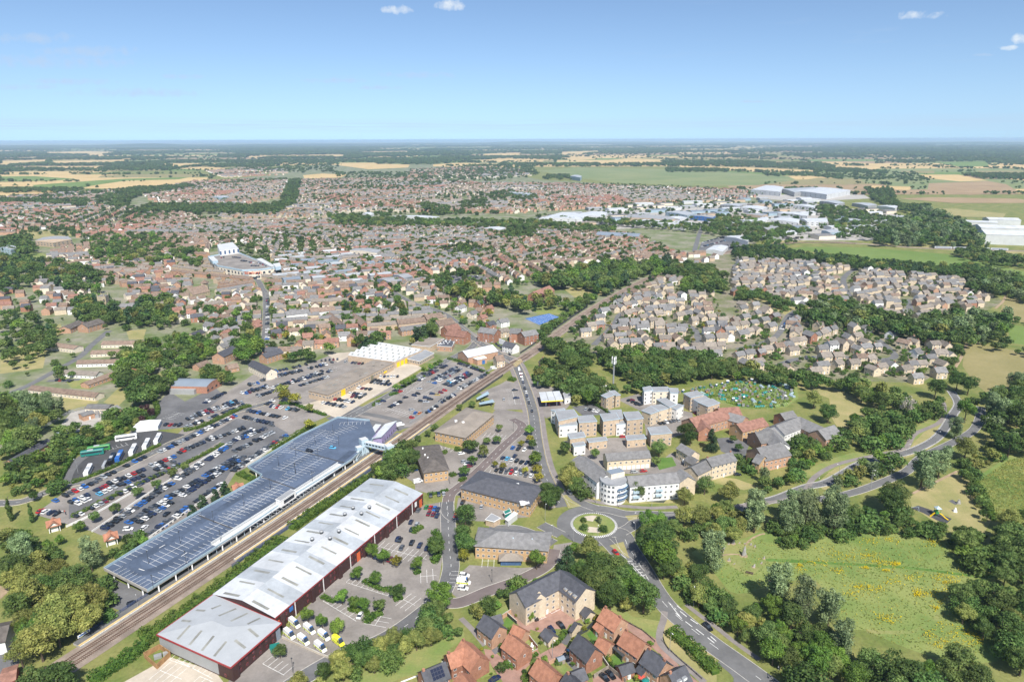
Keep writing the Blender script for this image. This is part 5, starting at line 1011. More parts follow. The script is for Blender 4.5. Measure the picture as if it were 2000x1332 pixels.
for i,(s,ph,ang)in enumerate((('O 1010,650 1110,560 1190,530 1260,640 1180,790 1010,780','at the railway end of the estate',20),('O 1110,560 1300,450 1400,520 1260,640 1190,530','along the railway hedge in the estate',35),('O 1300,450 1580,310 1690,330 1620,440 1400,520','at the far tip of the estate by the railway',30),('O 1180,660 1360,600 1480,680 1440,850 1340,840 1190,800','around the first estate close above the wood',10),
        ('O 1260,640 1400,520 1520,560 1560,640 1480,680 1360,600','in the middle of the estate',25),('O 1400,520 1620,440 1720,440 1700,560 1520,560','in the upper middle of the estate',15),('O 1480,680 1600,620 1720,700 1740,860 1560,860 1440,850','beside the estate road above the wood',5),('O 1620,440 1880,430 1890,560 1720,560','by the green slope in the estate',0),('O 1560,640 1720,560 1890,560 1900,680 1720,700','around the small estate green',20),('O 1720,700 2000,600 2040,760 1960,880 1740,860','around the turning head in the estate',10),
        ('P 0,500 130,520 300,560 320,640 200,640 0,600','behind the red cars in the estate street',30),('P -40,620 200,640 300,660 180,780 -40,820','along the estate street by the young trees',25),('P 320,660 430,590 500,590 480,680 380,760 300,760','on the corner of the estate street',60),('P -40,840 180,780 330,760 380,830 200,920 -40,940','above the allotment trees',20),('P 330,760 560,640 680,640 660,760 500,820 380,830','in the brick and cream cluster near the copse',30),('P 90,900 380,830 500,830 480,960 300,980 100,940','in the cul-de-sac above the allotments',15),
        ('P 500,820 660,760 830,700 860,820 700,900 560,900','around the house with blue solar panels',15),('P 480,960 560,900 700,900 760,1000 600,1040','in the last row above the allotment trees',20),('P 680,640 800,660 960,680 980,760 830,700','along the copse edge',10),('P 860,780 960,770 1100,880 1060,1000 900,1010 760,930','around the white van in the close',20),('P 1020,720 1200,740 1290,760 1280,870 1110,870','in the brick row by the copse',30),('P 1080,880 1290,880 1330,960 1300,1060 1100,1010','at the lower corner of the estate',15),('P 1280,770 1480,780 1480,900 1420,1000 1320,960','beside the hay field',10),
        ('P 0,190 140,180 230,300 120,440 -40,430','at the left end of the upper estate',15),('P 140,180 480,200 480,310 330,330 230,300','along the upper estate tree belt',5),('P 230,300 480,310 500,420 340,480 160,430','in the left part of the upper estate',20),('P 480,220 760,250 760,330 640,360 480,310','by the upper estate road',20),('P 480,320 640,360 760,350 790,470 640,520 500,430','below the upper estate road',15),('P 340,480 500,430 600,480 540,530 380,520','beside the round copse in the upper estate',10),
        ('P 880,270 1180,280 1200,370 1000,380 830,340','along the dark pine belt',5),('P 820,350 1010,380 1030,480 900,500 800,460','in the centre of the upper estate',20),('P 1010,380 1200,370 1210,470 1100,500 1030,480','in the middle right of the upper estate',15),('P 900,500 1180,490 1200,600 1000,590','above the upper copse',10),('P 1200,290 1560,310 1560,390 1210,380','at the back of the upper estate',5),('P 1210,390 1560,390 1540,470 1220,480','right of the centre of the upper estate',10),('P 1220,490 1540,470 1440,570 1230,610','at the lower right of the upper estate',15),('P 1560,410 1810,440 1740,510 1540,560 1540,470','at the field end of the upper estate',10))):
 hfill(s,ph,ESTATE,ang,16.5,11.2,100+i)
hfill('O 1600,160 1860,150 1960,190 1780,240 1600,205','by the rail junction',SUB,10,17,11,98)
for i,(s,ph,ang,rw,gp_)in enumerate((('N 440,830 800,770 1000,740 1260,700 1260,760 1000,800 760,840 460,860','in the row facing the gravel yard',5,18,9),('N 480,620 860,640 860,760 500,780','in the hipped-roof group by the town street',20,24,15),('N 860,640 1020,640 1300,600 1320,700 1000,740 870,740','in the garden plots behind the white workshop',15,22,13),('N 330,560 400,560 405,770 340,740','along the left side of the town street',85,16,10),('N 440,470 560,480 560,560 470,620','on the right of the town street',80,16,11),
          ('N 20,600 140,580 200,700 180,820 30,830','on the pale lane above the car park',60,18,11),('N 30,430 330,440 320,560 60,560','between the two town churches',15,16,11),('N 480,380 880,370 960,470 700,500 480,470','in the dense old town rows',8,14,9.5),('N 880,360 1220,360 1300,460 960,480','behind the market street',20,14,10),('N 960,490 1320,470 1500,560 1340,600 960,560','among the town garden trees',30,26,16),('N 1380,390 1720,400 1740,500 1500,500','beside the town park trees',15,22,14),('N 1700,500 2000,500 2000,700 1860,640','along the far side of the main street',50,22,14),
          ('O 200,600 420,600 520,690 430,740 260,690','in the brick villas by the tennis courts',40,22,15),('M 0,400 200,420 260,540 0,560','among the trees at the left edge',20,26,17),('M 200,400 680,380 670,560 330,560','left of the old stone church',15,22,14),('M 900,330 1340,350 1340,470 1060,470 900,430','between the church and the chapel',15,16,11),('M 1080,480 1380,470 1460,640 1180,640','below the chapel',25,20,13),('M 640,180 1240,200 1240,330 860,330 640,290','in the brick close behind the church trees',30,24,15),('M 1480,560 1640,560 1640,760 1500,780','along the lane with small yards',70,18,12))):
 hfill(s,ph,OLD,ang,rw,gp_,300+i,1.0,0.85)
HL.sort(key=lambda h:h[0]**2+h[1]**2);NEAR=HL[:270];FAR=HL[270:]
grp={}
for h in NEAR:grp.setdefault((h[9],h[7],h[8]),[]).append(h)
HM={}
def unit_house(L_,W_,e,r_):
 k=(round(L_/1.5)*1.5,round(W_/0.8)*0.8,e,round((r_)/0.5)*0.5)
 if k not in HM:
  L2,W2,e2,r2=k;a,b=Vector((-L2/2,0,0)),Vector((L2/2,0,0));w=MB();gable_walls(w,a,b,W2,e2,r2,'brick_red');rf=MB();gable_roof(rf,a,b,W2,e2,r2,'slate');c=MB();c.box((-L2/2+0.7,0,r2-0.6),(0.9,0.7,1.6),0,'brick_red')
  d=MB();d.box((0.6,0,0),(1.0,0.12,2.1),0,'white_trim')
  HM[k]=(w.mesh('wall',(0,0,0),'brick_red'),rf.mesh('roof',(0,0,0),'slate'),c.mesh('chimney',(0,0,0),'brick_red'),d.mesh('door',(0,0,0),'white_trim'))
 return k,HM[k]
for(ph,wl_,rf_),L in grp.items():
 L.sort(key=lambda h:proj((h[0],h[1],4))[0])
 for n,h in enumerate(L):
  x,y,rz,L_,W_,e,r_,*_=h;k,ms=unit_house(L_,W_,e,r_);L2,W2,e2,r2=k
  lb='%s house with %s roof %s'%(WORD[wl_],WORD[rf_],ph)
  if len(L)>1:lb=ordw(n+1)+'-from-left '+lb
  if len(lb.split())>16:lb=lb.replace(' house with',',').replace(' roof ','-roofed house ')
  root=tag(ob('estate_house' if h in HL[:0]else 'house',None,None,(x,y,0),rz),lb,'house','houses '+ph)
  o=ob('wall',ms[0],root);setm(o,wl_);o2=ob('roof',ms[1],root);setm(o2,rf_)
  if(n+int(x))%3:ob('chimney',ms[2],o2)
  ca,sa=math.cos(rz),math.sin(rz)
  wm=winmesh(1.2,1.3)[2];wm2=winmesh(1.0,1.2)[2]
  for sg in(-1,1):
   nx,ny=sa*-sg*-1,ca*sg
   nx,ny=-sa*sg,ca*sg
   if-(x*nx+y*ny)>0:
    for wx in(-L2*0.3,L2*0.3):
     for z in([1.5,4.0]if e2<6 else[1.5,4.0,6.3]):q=ob('window',wm,root,(wx,sg*(W2/2+0.03),z),0 if sg<0 else math.pi)
    q=ob('door',ms[3],root,(0,sg*(W2/2+0.03),0))
   ex,ey=ca*sg,sa*sg
   if-(x*ex+y*ey)>0:ob('window',wm2,root,(sg*(L2/2+0.03),0.8,4.0),math.pi/2*sg)
# --- mass of houses beyond (one mesh)
MASS={}
def mass_house(key,x,y,rz,L_,W_,e,r_,wl_,rf_):
 mb=MASS.setdefault(key,MB());d=Vector((math.cos(rz),math.sin(rz),0))*L_/2;a=Vector((x,y,0))-d;b=Vector((x,y,0))+d
 P=gable_walls(mb,a,b,W_,e,r_,wl_);n=Vector((-d.y,d.x,0)).normalized()*(W_/2+0.3)
 for s in(1,-1):
  f=[(*(a+n*s)[:2],e),(*(b+n*s)[:2],e),(*b[:2],r_+0.1),(*a[:2],r_+0.1)];mb.face(f if s<0 else f[::-1],rf_)
for h in FAR:mass_house('town_houses',*h[:9])
EXCL=[gp('G 1055,335 1130,326 1420,340 1560,350 1560,375 1460,372 1130,362'),gp('G 1040,425 1240,400 1420,392 1560,388 1790,420 1790,450 1700,475 1480,475 1380,445 1200,450'),gp('K 900,625 990,560 1160,570 1110,620'),gp('J 40,630 160,570 440,570 420,615 120,630'),gp('N 1620,140 1850,100 2030,140 1930,180 1700,180'),gp('N 1440,345 1660,290 2000,310 1930,380 1650,385'),gp('O 0,330 320,430 620,330 780,330 880,250 1280,230 1640,210 1700,250 1540,300 1290,470 960,600 880,600 640,560 440,500 60,440'),gp('J 700,480 820,440 980,430 1480,440 1560,420 1600,300 1680,290 1660,420 1560,470 1480,490 900,470'),gp('G 640,425 700,415 1060,418 1240,438 1380,448 1380,462 1240,456 1060,440 820,432 700,440'),
  gp('Z 100,350 760,120 1600,560 1560,720 1130,900 290,760'),gp('M 0,560 0,180 180,170 620,190 650,60 900,30 1200,60 1400,130 1400,280 1240,200 640,180 640,400 200,400'),gp('L 450,380 470,340 560,310 1050,330 1120,370 1000,390 700,390')]
def far_fill(P,style,row,gap,keep,seed,key,chk=None,D=240.0):
 rg=random.Random(seed);xs=[p.x for p in P];ys=[p.y for p in P];x=min(xs);n=0
 while x<max(xs):
  y=min(ys)
  while y<max(ys):
   cx_,cy_=x+D/2,y+D/2;ang=rg.choice((10,10,25,100,60,150))+rg.uniform(-12,12);ca,sa=math.cos(R(ang)),math.sin(R(ang));st=rg.choice(style)
   st=[rg.choice(SUB)for _ in range(4)]
   for i in range(int(-D*0.7/row),int(D*0.7/row)+1):
    ter=rg.random()<0.4;w0=rg.choice(st)
    for j in range(int(-D*0.7/gap),int(D*0.7/gap)+1):
     u=j*gap+rg.uniform(-0.8,0.8);v=i*row+rg.uniform(-1.5,1.5);hx=cx_+u*ca-v*sa;hy=cy_+u*sa+v*ca
     if not(x<=hx<x+D and y<=hy<y+D)or rg.random()>keep or not inpoly(hx,hy,P):continue
     if any(inpoly(hx,hy,q)for q in(chk or EXCL)):continue
     if chk and(not clear(hx,hy,9.5)or near_road(hx,hy,3)):continue
     if chk:occupy(hx,hy)
     w=w0 if ter else rg.choice(st);L_=gap*(1.02 if ter else rg.uniform(0.62,0.86));e=rg.uniform(4.6,5.6);mass_house(key,hx,hy,R(ang)+(0 if ter else rg.choice((0,0,0,1.571))),L_,rg.uniform(6.8,8.5),e,e+rg.uniform(2.2,3.2),w[0],w[1]);n+=1
   y+=D
  x+=D
 return n
def units(PO,cnt,sep,fmt,grp_,done,lr=(28,60),wr=(18,32),ang=0.25):
 sg=random.Random(9);SG={};bx0=[p.x for p in PO];by0=[p.y for p in PO];k=0
 for _ in range(1500):
  x,y=sg.uniform(min(bx0),max(bx0)),sg.uniform(min(by0),max(by0))
  if k>=cnt:break
  if not inpoly(x,y,PO)or any((x-q[0])**2+(y-q[1])**2<sep**2 for q in done)or any(inpoly(x,y,q)for q in LMK)or near_road(x,y,wr[0]/2):continue
  done.append((x,y));occupy(x,y);k+=1;SG.setdefault(sg.choice(('clad_white','clad_grey','clad_grey','brick_tan','clad_blue','render_cream')),[]).append((x,y,sg.uniform(*lr),sg.uniform(*wr)))
 for wl_,L in SG.items():
  L.sort(key=lambda q:proj((q[0],q[1],4))[0])
  for n,(x,y,l_,w_)in enumerate(L):
   a=Vector((math.cos(ang),math.sin(ang),0))*l_/2;c=Vector((x,y,0));house('industrial_unit' if sep>40 else 'shop_block',ordw(n+1)+'-from-left '+fmt%dict(clad_white='white',clad_grey='grey',brick_tan='tan brick',clad_blue='pale blue',render_cream='cream')[wl_],(c-a,c+a),w_,6.5,8,wl_,{'clad_white':'roof_white','brick_tan':'roof_brown_felt','clad_blue':'roof_bluegrey','render_cream':'slate_grey'}.get(wl_,'roof_greywhite'),0,False,grp_,[2,4.6]if sep<40 else[],'workshop' if sep>40 else 'shop',False,wspace=5)
units(gp('N 480,170 900,150 1250,200 1330,320 1100,400 900,380 560,370'),46,27,'%s shop block in the old town centre','shop blocks of the town centre',[],(16,34),(11,18),0.5)
far_fill(gp('G 160,540 330,450 410,440 640,432 860,440 1060,445 1240,462 1330,500 1290,520 1160,535 1020,520 960,560 860,575 720,570 560,545 400,470 300,520 220,560'),OLD,25,11.5,0.86,1,'town_houses')
far_fill(gp('G -200,445 0,428 200,402 330,412 420,432 330,450 200,470 80,460 -100,460'),SUB,27,11,0.86,2,'town_houses');far_fill(gp('G -200,420 20,385 240,372 180,402 0,428'),SUB,28,12,0.84,3,'far_houses');far_fill(gp('G 270,375 380,355 560,350 560,385 420,412 300,395'),SUB,29,12,0.84,4,'far_houses')
far_fill(gp('G 560,400 590,352 800,348 940,358 1000,400 1060,415 860,425 680,425 420,430 440,412'),SUB,28,11.5,0.86,5,'far_houses');far_fill(gp('G 940,358 1060,360 1240,362 1460,372 1480,385 1420,398 1240,402 1060,415 1000,400'),SUB,27,11.5,0.88,6,'far_houses');far_fill(gp('G 800,332 930,326 1020,332 1040,344 920,350 800,346'),SUB,32,14,0.6,7,'far_houses');far_fill(gp('G 400,335 500,328 560,333 560,342 440,348'),[('render_white','slate',1)],34,14,0.8,8,'far_houses')
far_fill(gp('G 60,560 110,490 330,440 560,430 900,440 1060,445 1240,462 1330,500 1200,540 1060,545 960,590 880,610 860,640 700,655 520,660 440,640 300,610 180,600'),OLD,20,11.5,0.9,12,'town_houses',EXCL[:9]+LMK)
for k,mb in MASS.items():tag(struct(k,mb,'brick_red',None,'stuff'),'closely packed houses with brown red and grey roofs spreading %s'%('through the old town' if k=='town_houses' else 'across the far side of town'),'houses')
# --- industrial estate and far large buildings
IND=[('L 475,345 560,320 660,330 640,358',14,'clad_white','big white distribution shed, left one by the airfield'),('L 650,340 830,330 850,350 720,360',14,'clad_grey','low blue-grey distribution shed in the middle by the airfield'),('L 725,352 860,330 1032,348 900,372',15,'clad_white','largest white distribution shed right of the airfield'),('K 1150,505 1280,470 1430,488 1400,510',9,'clad_white','white-roofed factory left of the industrial estate'),('K 1340,485 1440,465 1560,475 1500,495',8,'clad_white','wide white factory behind the left factory'),
 ('K 1620,500 1660,480 1930,500 1880,515',8,'brick_tan','long grey-roofed works in the industrial estate'),('K 1670,520 1740,510 2000,535 1960,550',8,'clad_white','pale striped factory in front of the grey works'),('L 330,606 370,600 470,610 460,632',8,'clad_white','white retail shed beside the retail car park'),('L 410,515 560,495 580,510 520,530',9,'clad_white','white curved-roof shed in the estate centre'),('L 565,510 640,500 750,510 740,530',10,'render_white','white office block with window bands in the estate'),
 ('L 750,505 900,503 905,525 790,522',10,'clad_white','white glazed office with solar roof in the estate'),('L 625,475 660,468 800,478 790,492',9,'clad_white','pale long shed behind the white offices'),('L 715,432 760,425 850,435 830,445',9,'render_white','bright white box shed at the back of the estate'),('L 860,408 940,404 1000,418 960,424',9,'clad_grey','grey shed at the back right of the estate'),('L 935,510 1000,503 1105,515 1090,525',8,'clad_blue','pale blue long shed right of the offices'),('L 1160,518 1200,512 1345,522 1330,530',8,'clad_white','pale flat shed near the wood'),
 ('L 1040,420 1100,416 1180,428 1130,436',8,'clad_grey','grey shed at the estate edge'),('L 1180,435 1240,430 1310,440 1280,448',8,'clad_white','white-roofed shed by the far wood'),('L 1030,545 1100,538 1180,552 1120,562',8,'clad_white','white shed with low pitched roof near the bridge'),('L 870,572 930,563 980,578 920,586',8,'clad_blue','pale blue shed by the railway bridge'),('L 970,560 1040,555 1080,568 1010,576',8,'clad_white','small white shed beside the pale blue one'),('L 520,548 600,543 645,560 570,570',8,'brick_tan','tan unit with solar panels on its roof'),('L 635,575 700,570 735,585 680,592',7,'clad_white','low white unit with dark panels near the bridge'),
 ('L 415,445 460,432 570,442 540,455',9,'clad_white','white shed left of the estate trees'),('L 305,428 330,422 430,430 410,438',9,'clad_grey','long grey shed at the estate left'),('L 0,470 60,462 170,475 120,488',9,'clad_blue','blue-banded shed at the left of the estate'),('L 140,490 170,485 280,492 260,502',9,'blue_panel','bright blue fronted shed in the estate'),('L 0,525 60,518 165,530 130,542',8,'clad_white','pale shed next to the access road'),('L 225,680 270,655 350,660 320,690',6,'clad_white','white supermarket with solar panels on the roof'),('L 0,500 40,492 120,500 80,510',8,'clad_white','white unit left of the blue-fronted shed'),('L 430,482 480,476 570,482 540,492',8,'brick_tan','brown-roofed works behind the estate trees'),
 ('J 195,630 240,610 380,605 400,622 300,640',9,'brick_tan','school with blue-grey roofs on the left'),('J 0,668 40,655 105,668 60,680',10,'clad_blue','pale blue school block at the far left edge'),('K 1325,270 1350,262 1390,268 1380,278',16,'clad_blue','pale blue hangar by the airfield'),('K 960,362 1000,356 1140,366 1100,374',9,'clad_blue','pale blue school block among trees in the middle'),('K 330,492 420,488 595,496 560,503',7,'clad_white','long white railway building beside the embankment'),('K 165,478 190,470 230,478 210,486',11,'render_white','white angular station building on the embankment'),('K 840,560 880,552 965,556 940,570',8,'clad_white','pale school roof left of the sports pitch'),('N 1010,140 1060,125 1230,135 1200,160',11,'render_cream','cream hotel block with grey roof in the town'),('J 1180,385 1240,378 1280,384 1230,390',8,'clad_blue','pale school blocks in the far left suburb'),('N 1090,260 1200,240 1260,245 1140,272',8,'tile_red','red-roofed arcade block in the old town'),('N 1200,340 1290,325 1380,345 1290,362',7,'roof_bluegrey','grey flat store behind the market street'),('N 1310,310 1380,298 1450,320 1390,335',7,'roof_bluegrey','blue-grey flat store by the town car park')]
for s,z,wl_,lb in IND:
 P=gp(s,z);c=cen(P);t=Thing('industrial_shed' if wl_ in('clad_white','clad_grey','clad_blue')else 'large_building',lb,'building',c,'large far buildings');m=MB();m.prism(P,0,z,wl_ if wl_!='tile_red' else 'brick_red');t.part('wall',m,wl_)
 m=MB();a,b=(P[0]+P[3])/2,(P[1]+P[2])/2;d0,d1=(P[0]+P[1])/2,(P[2]+P[3])/2;rm='roof_white' if wl_ in('clad_white','render_white')else('tile_red' if wl_=='tile_red' else 'roof_greywhite' if 'clad' in wl_ else 'roof_grey_flat');rz_=z+1.6
 for q in([P[0],P[1],b,a],[P[3],P[2],b,a]):
  f=[(*q[0][:2],z+0.05),(*q[1][:2],z+0.05),(*q[2][:2],rz_),(*q[3][:2],rz_)];nn=(Vector(f[1])-Vector(f[0])).cross(Vector(f[2])-Vector(f[1]));m.face(f if nn.z>0 else f[::-1],rm)
 for q,e in((P[0],P[3]),(P[1],P[2])):m.face([(*q[:2],z+0.05),(*e[:2],z+0.05),(*((q+e)/2)[:2],rz_)],wl_ if wl_!='tile_red' else 'brick_red')
 t.part('roof',m,rm)
 if z>=9 and c.y<2600:
  for i in range(len(P)):windows_edge(t,P[i],P[(i+1)%len(P)],c,[z*0.35,z*0.7],max(8,(P[i]-P[(i+1)%len(P)]).length/7),4,1.6,'white_trim','glass')
units(EXCL[1],62,56,'small %s unit in the far industrial estate','units of the industrial estate',[cen(gp(q[0],q[1]))for q in IND])
bw=house('blue_works','big blue ribbed-roof works above the houses by the railway','O 1100,10 1395,22',40,7,10.5,'brick_tan','roof_bluegrey',0,False,None,[],'workshop',False)
for lb,s,w_,z,rz_ in(('huge cream and white hangar nearest the train at the right edge','TR 1180,490 3400,560',52,17,22),('second white hangar behind the cream one at the right edge','TR 1090,385 3400,440',44,15,19),('low white hangar at the back right edge','TR 1260,245 1880,260',40,10,13),('long low pale shed behind the grey willows','TR 860,300 1470,325',30,8,10)):house('hangar',lb,s,w_,z,rz_,'clad_white','roof_white',0,False,'hangars at the right edge',[],'hangar',False)
# --- train on the branch line
for k in range(4):
 a,b=gp('TR %d,%d %d,%d'%(245+k*365,838+k*11,245+k*365+350,838+k*11+10),1.5);d=(b-a).normalized();rz=math.atan2(d.y,d.x);c=(a+b)/2;t=Thing('train_carriage','%s carriage from the left of the white and blue train'%ordw(k+1),'train',c,'carriages of the passing train');L_=(b-a).length
 m=MB();m.box((c.x,c.y,1.0),(L_-0.6,2.8,2.5),rz,'clad_white','roof_greywhite');m.box((c.x,c.y,3.5),(L_-1.4,2.2,0.4),rz,'roof_greywhite');t.part('body',m,'clad_white');m=MB();m.box((c.x,c.y,2.0),(L_-4,2.86,0.9),rz,'glass_blue');t.part('window_band',m,'glass_blue')
 for e in(-0.35,0.35):m=MB();p=c+d*L_*e;m.box((p.x,p.y,0.25),(3.2,2.3,0.75),rz,'dark_metal');t.part('bogie',m,'dark_metal')
# --- vehicles
def loft(mb,secs,mat):
 for a,b in zip(secs[:-1],secs[1:]):
  n=len(a)
  for i in range(n):mb.face([a[i],a[(i+1)%n],b[(i+1)%n],b[i]],mat)
 mb.face(secs[0][::-1],mat);mb.face(secs[-1],mat)
def car_parts(L,Wd,H,kind):
 hw=Wd/2;b=MB();x0,x1=-L/2,L/2;belt=H*0.6 if kind!='van' else H*0.5;g=0.22
 def ring(x,w,zt,zb=g):return[(x,-w,zb),(x,w,zb),(x,w*1.0,zt*0.75),(x,w*0.9,zt),(x,-w*0.9,zt),(x,-w,zt*0.75)]
 hood=belt*(0.92 if kind!='van' else 0.85)
 loft(b,[ring(x0,hw*0.82,belt*0.8,0.35),ring(x0+0.18,hw*0.96,belt*0.98),ring(x0+L*0.3,hw,belt),ring(x1-L*0.33,hw,belt),ring(x1-L*0.12,hw*0.96,hood*0.93),ring(x1,hw*0.78,hood*0.72,0.35)],'paint_black')
 if kind=='van':ca,cb,ra,rb=x0+0.05,x1-L*0.16,x0+0.15,x1-L*0.3
 elif kind=='suv':ca,cb,ra,rb=x0+0.12,x1-L*0.27,x0+0.45,x1-L*0.42
 elif kind=='saloon':ca,cb,ra,rb=x0+L*0.14,x1-L*0.27,x0+L*0.29,x1-L*0.44
 else:ca,cb,ra,rb=x0+0.1,x1-L*0.25,x0+0.5,x1-L*0.42
 w0,w1=hw*0.9,hw*0.74;z0,z1=belt-0.02,H
 lo=[(ca,-w0,z0),(cb,-w0,z0),(cb,w0,z0),(ca,w0,z0)];hi=[(ra,-w1,z1-0.05),(rb,-w1,z1-0.05),(rb,w1,z1-0.05),(ra,w1,z1-0.05)]
 gl=MB();side='glass'
 if kind=='van':
  f=MB();
  for i in(0,2,3):b.face([lo[i],lo[(i+1)%4],hi[(i+1)%4],hi[i]],'paint_black')
  gl.face([lo[1],lo[2],hi[2],hi[1]],'glass')
  for s in(-1,1):
   w=w0*0.99;gl.face([(cb-0.25,s*(w+0.01),z0+0.1),(cb-1.3,s*(w+0.01),z0+0.1),(rb-0.6,s*(w1+0.08),z1-0.45),(rb+0.1,s*(w1+0.08),z1-0.45)][::s],'glass')
 else:
  for i in range(4):gl.face([lo[i],lo[(i+1)%4],hi[(i+1)%4],hi[i]],'glass')
  for t in(0.42,):
   for s in(-1,1):
    p=ca+(cb-ca)*t;q=ra+(rb-ra)*t;b.face([(p-0.06,s*(w0+0.01),z0),(p+0.06,s*(w0+0.01),z0),(q+0.06,s*(w1+0.01),z1-0.05),(q-0.06,s*(w1+0.01),z1-0.05)][::-s],'paint_black')
 rm=MB();top=[(ra+0.15,-w1*0.85,z1),(rb-0.15,-w1*0.85,z1),(rb-0.15,w1*0.85,z1),(ra+0.15,w1*0.85,z1)]
 b.face(top,'paint_black')
 for i in range(4):b.face([hi[i],hi[(i+1)%4],top[(i+1)%4],top[i]],'paint_black')
 wm=MB();r=0.33;n=10
 for s in(-0.11,0.11):wm.face([(r*math.cos(6.2832*i/n),s,r+r*math.sin(6.2832*i/n))for i in range(n)][::1 if s<0 else-1],'tyre')
 for i in range(n):a0,a1=6.2832*i/n,6.2832*(i+1)/n;wm.face([(r*math.cos(a0),-0.11,r+r*math.sin(a0)),(r*math.cos(a0),0.11,r+r*math.sin(a0)),(r*math.cos(a1),0.11,r+r*math.sin(a1)),(r*math.cos(a1),-0.11,r+r*math.sin(a1))],'tyre')
 for s in(-1,1):wm.face([(0.19*math.cos(6.2832*i/6),s*0.115,r+0.19*math.sin(6.2832*i/6))for i in range(6)][::s],'grey_metal')
 hl=MB()
 for s in(-1,1):hl.box((x1-0.22,s*hw*0.66,hood*0.6),(0.3,0.35,0.18),0,'white_trim')
 return b,gl,wm,hl,(L*0.3,hw-0.1)
CT={}
for k,(L,Wd,H)in dict(hatch=(4.2,1.8,1.5),saloon=(4.7,1.85,1.45),suv=(4.6,1.9,1.7),van=(5.4,2.0,2.3)).items():
 b,gl,wm,hl,wp=car_parts(L,Wd,H,k);CT[k]=dict(mb=(b,gl),body=b.mesh('body',(0,0,0),'paint_black'),glass=gl.mesh('windows',(0,0,0),'glass'),wheel=wm.mesh('wheel',(0,0,0),'tyre'),light=hl.mesh('headlights',(0,0,0),'white_trim'),wp=wp)
CARS=[]
CW=[('black',30),('navy',12),('grey',14),('silver',11),('white',15),('red',3),('maroon',2),('blue',5),('sky_blue',1)]
crg=random.Random(77)
def ccol():
 r=crg.uniform(0,sum(c[1]for c in CW))
 for c,w in CW:
  r-=w
  if r<=0:return c
def iang(q,a):
 p=proj(q);d=g((p[0]+4*math.cos(a),p[1]-4*math.sin(a)),q.z)-g((p[0]-4*math.cos(a),p[1]+4*math.sin(a)),q.z);return math.atan2(d.y,d.x)
def car(s,ang,phrase,col=None,kind=None,z=0.05):
 q=gp(s,z)[0]if isinstance(s,str)else s;ang=iang(q,ang)if isinstance(s,str)else ang;CARS.append([q.x,q.y,z,ang,kind or crg.choice(('hatch','hatch','saloon','suv','suv')),col or ccol(),phrase])
def row(s,phrase,fill=0.92,pitch=2.65,z=0.05,da=90,cols=None):
 a,b=gp(s,z);d=(b-a);L=d.length;n=max(1,int(L/pitch));base=math.atan2(d.y,d.x)
 for i in range(n+1):
  if crg.random()>fill:continue
  p=a.lerp(b,i/n);car(Vector((p.x+crg.uniform(-.15,.15),p.y+crg.uniform(-.3,.3),z)),base+R(da)+(math.pi if crg.random()<0.4 else 0)+crg.uniform(-.04,.04),phrase,None,None,z)
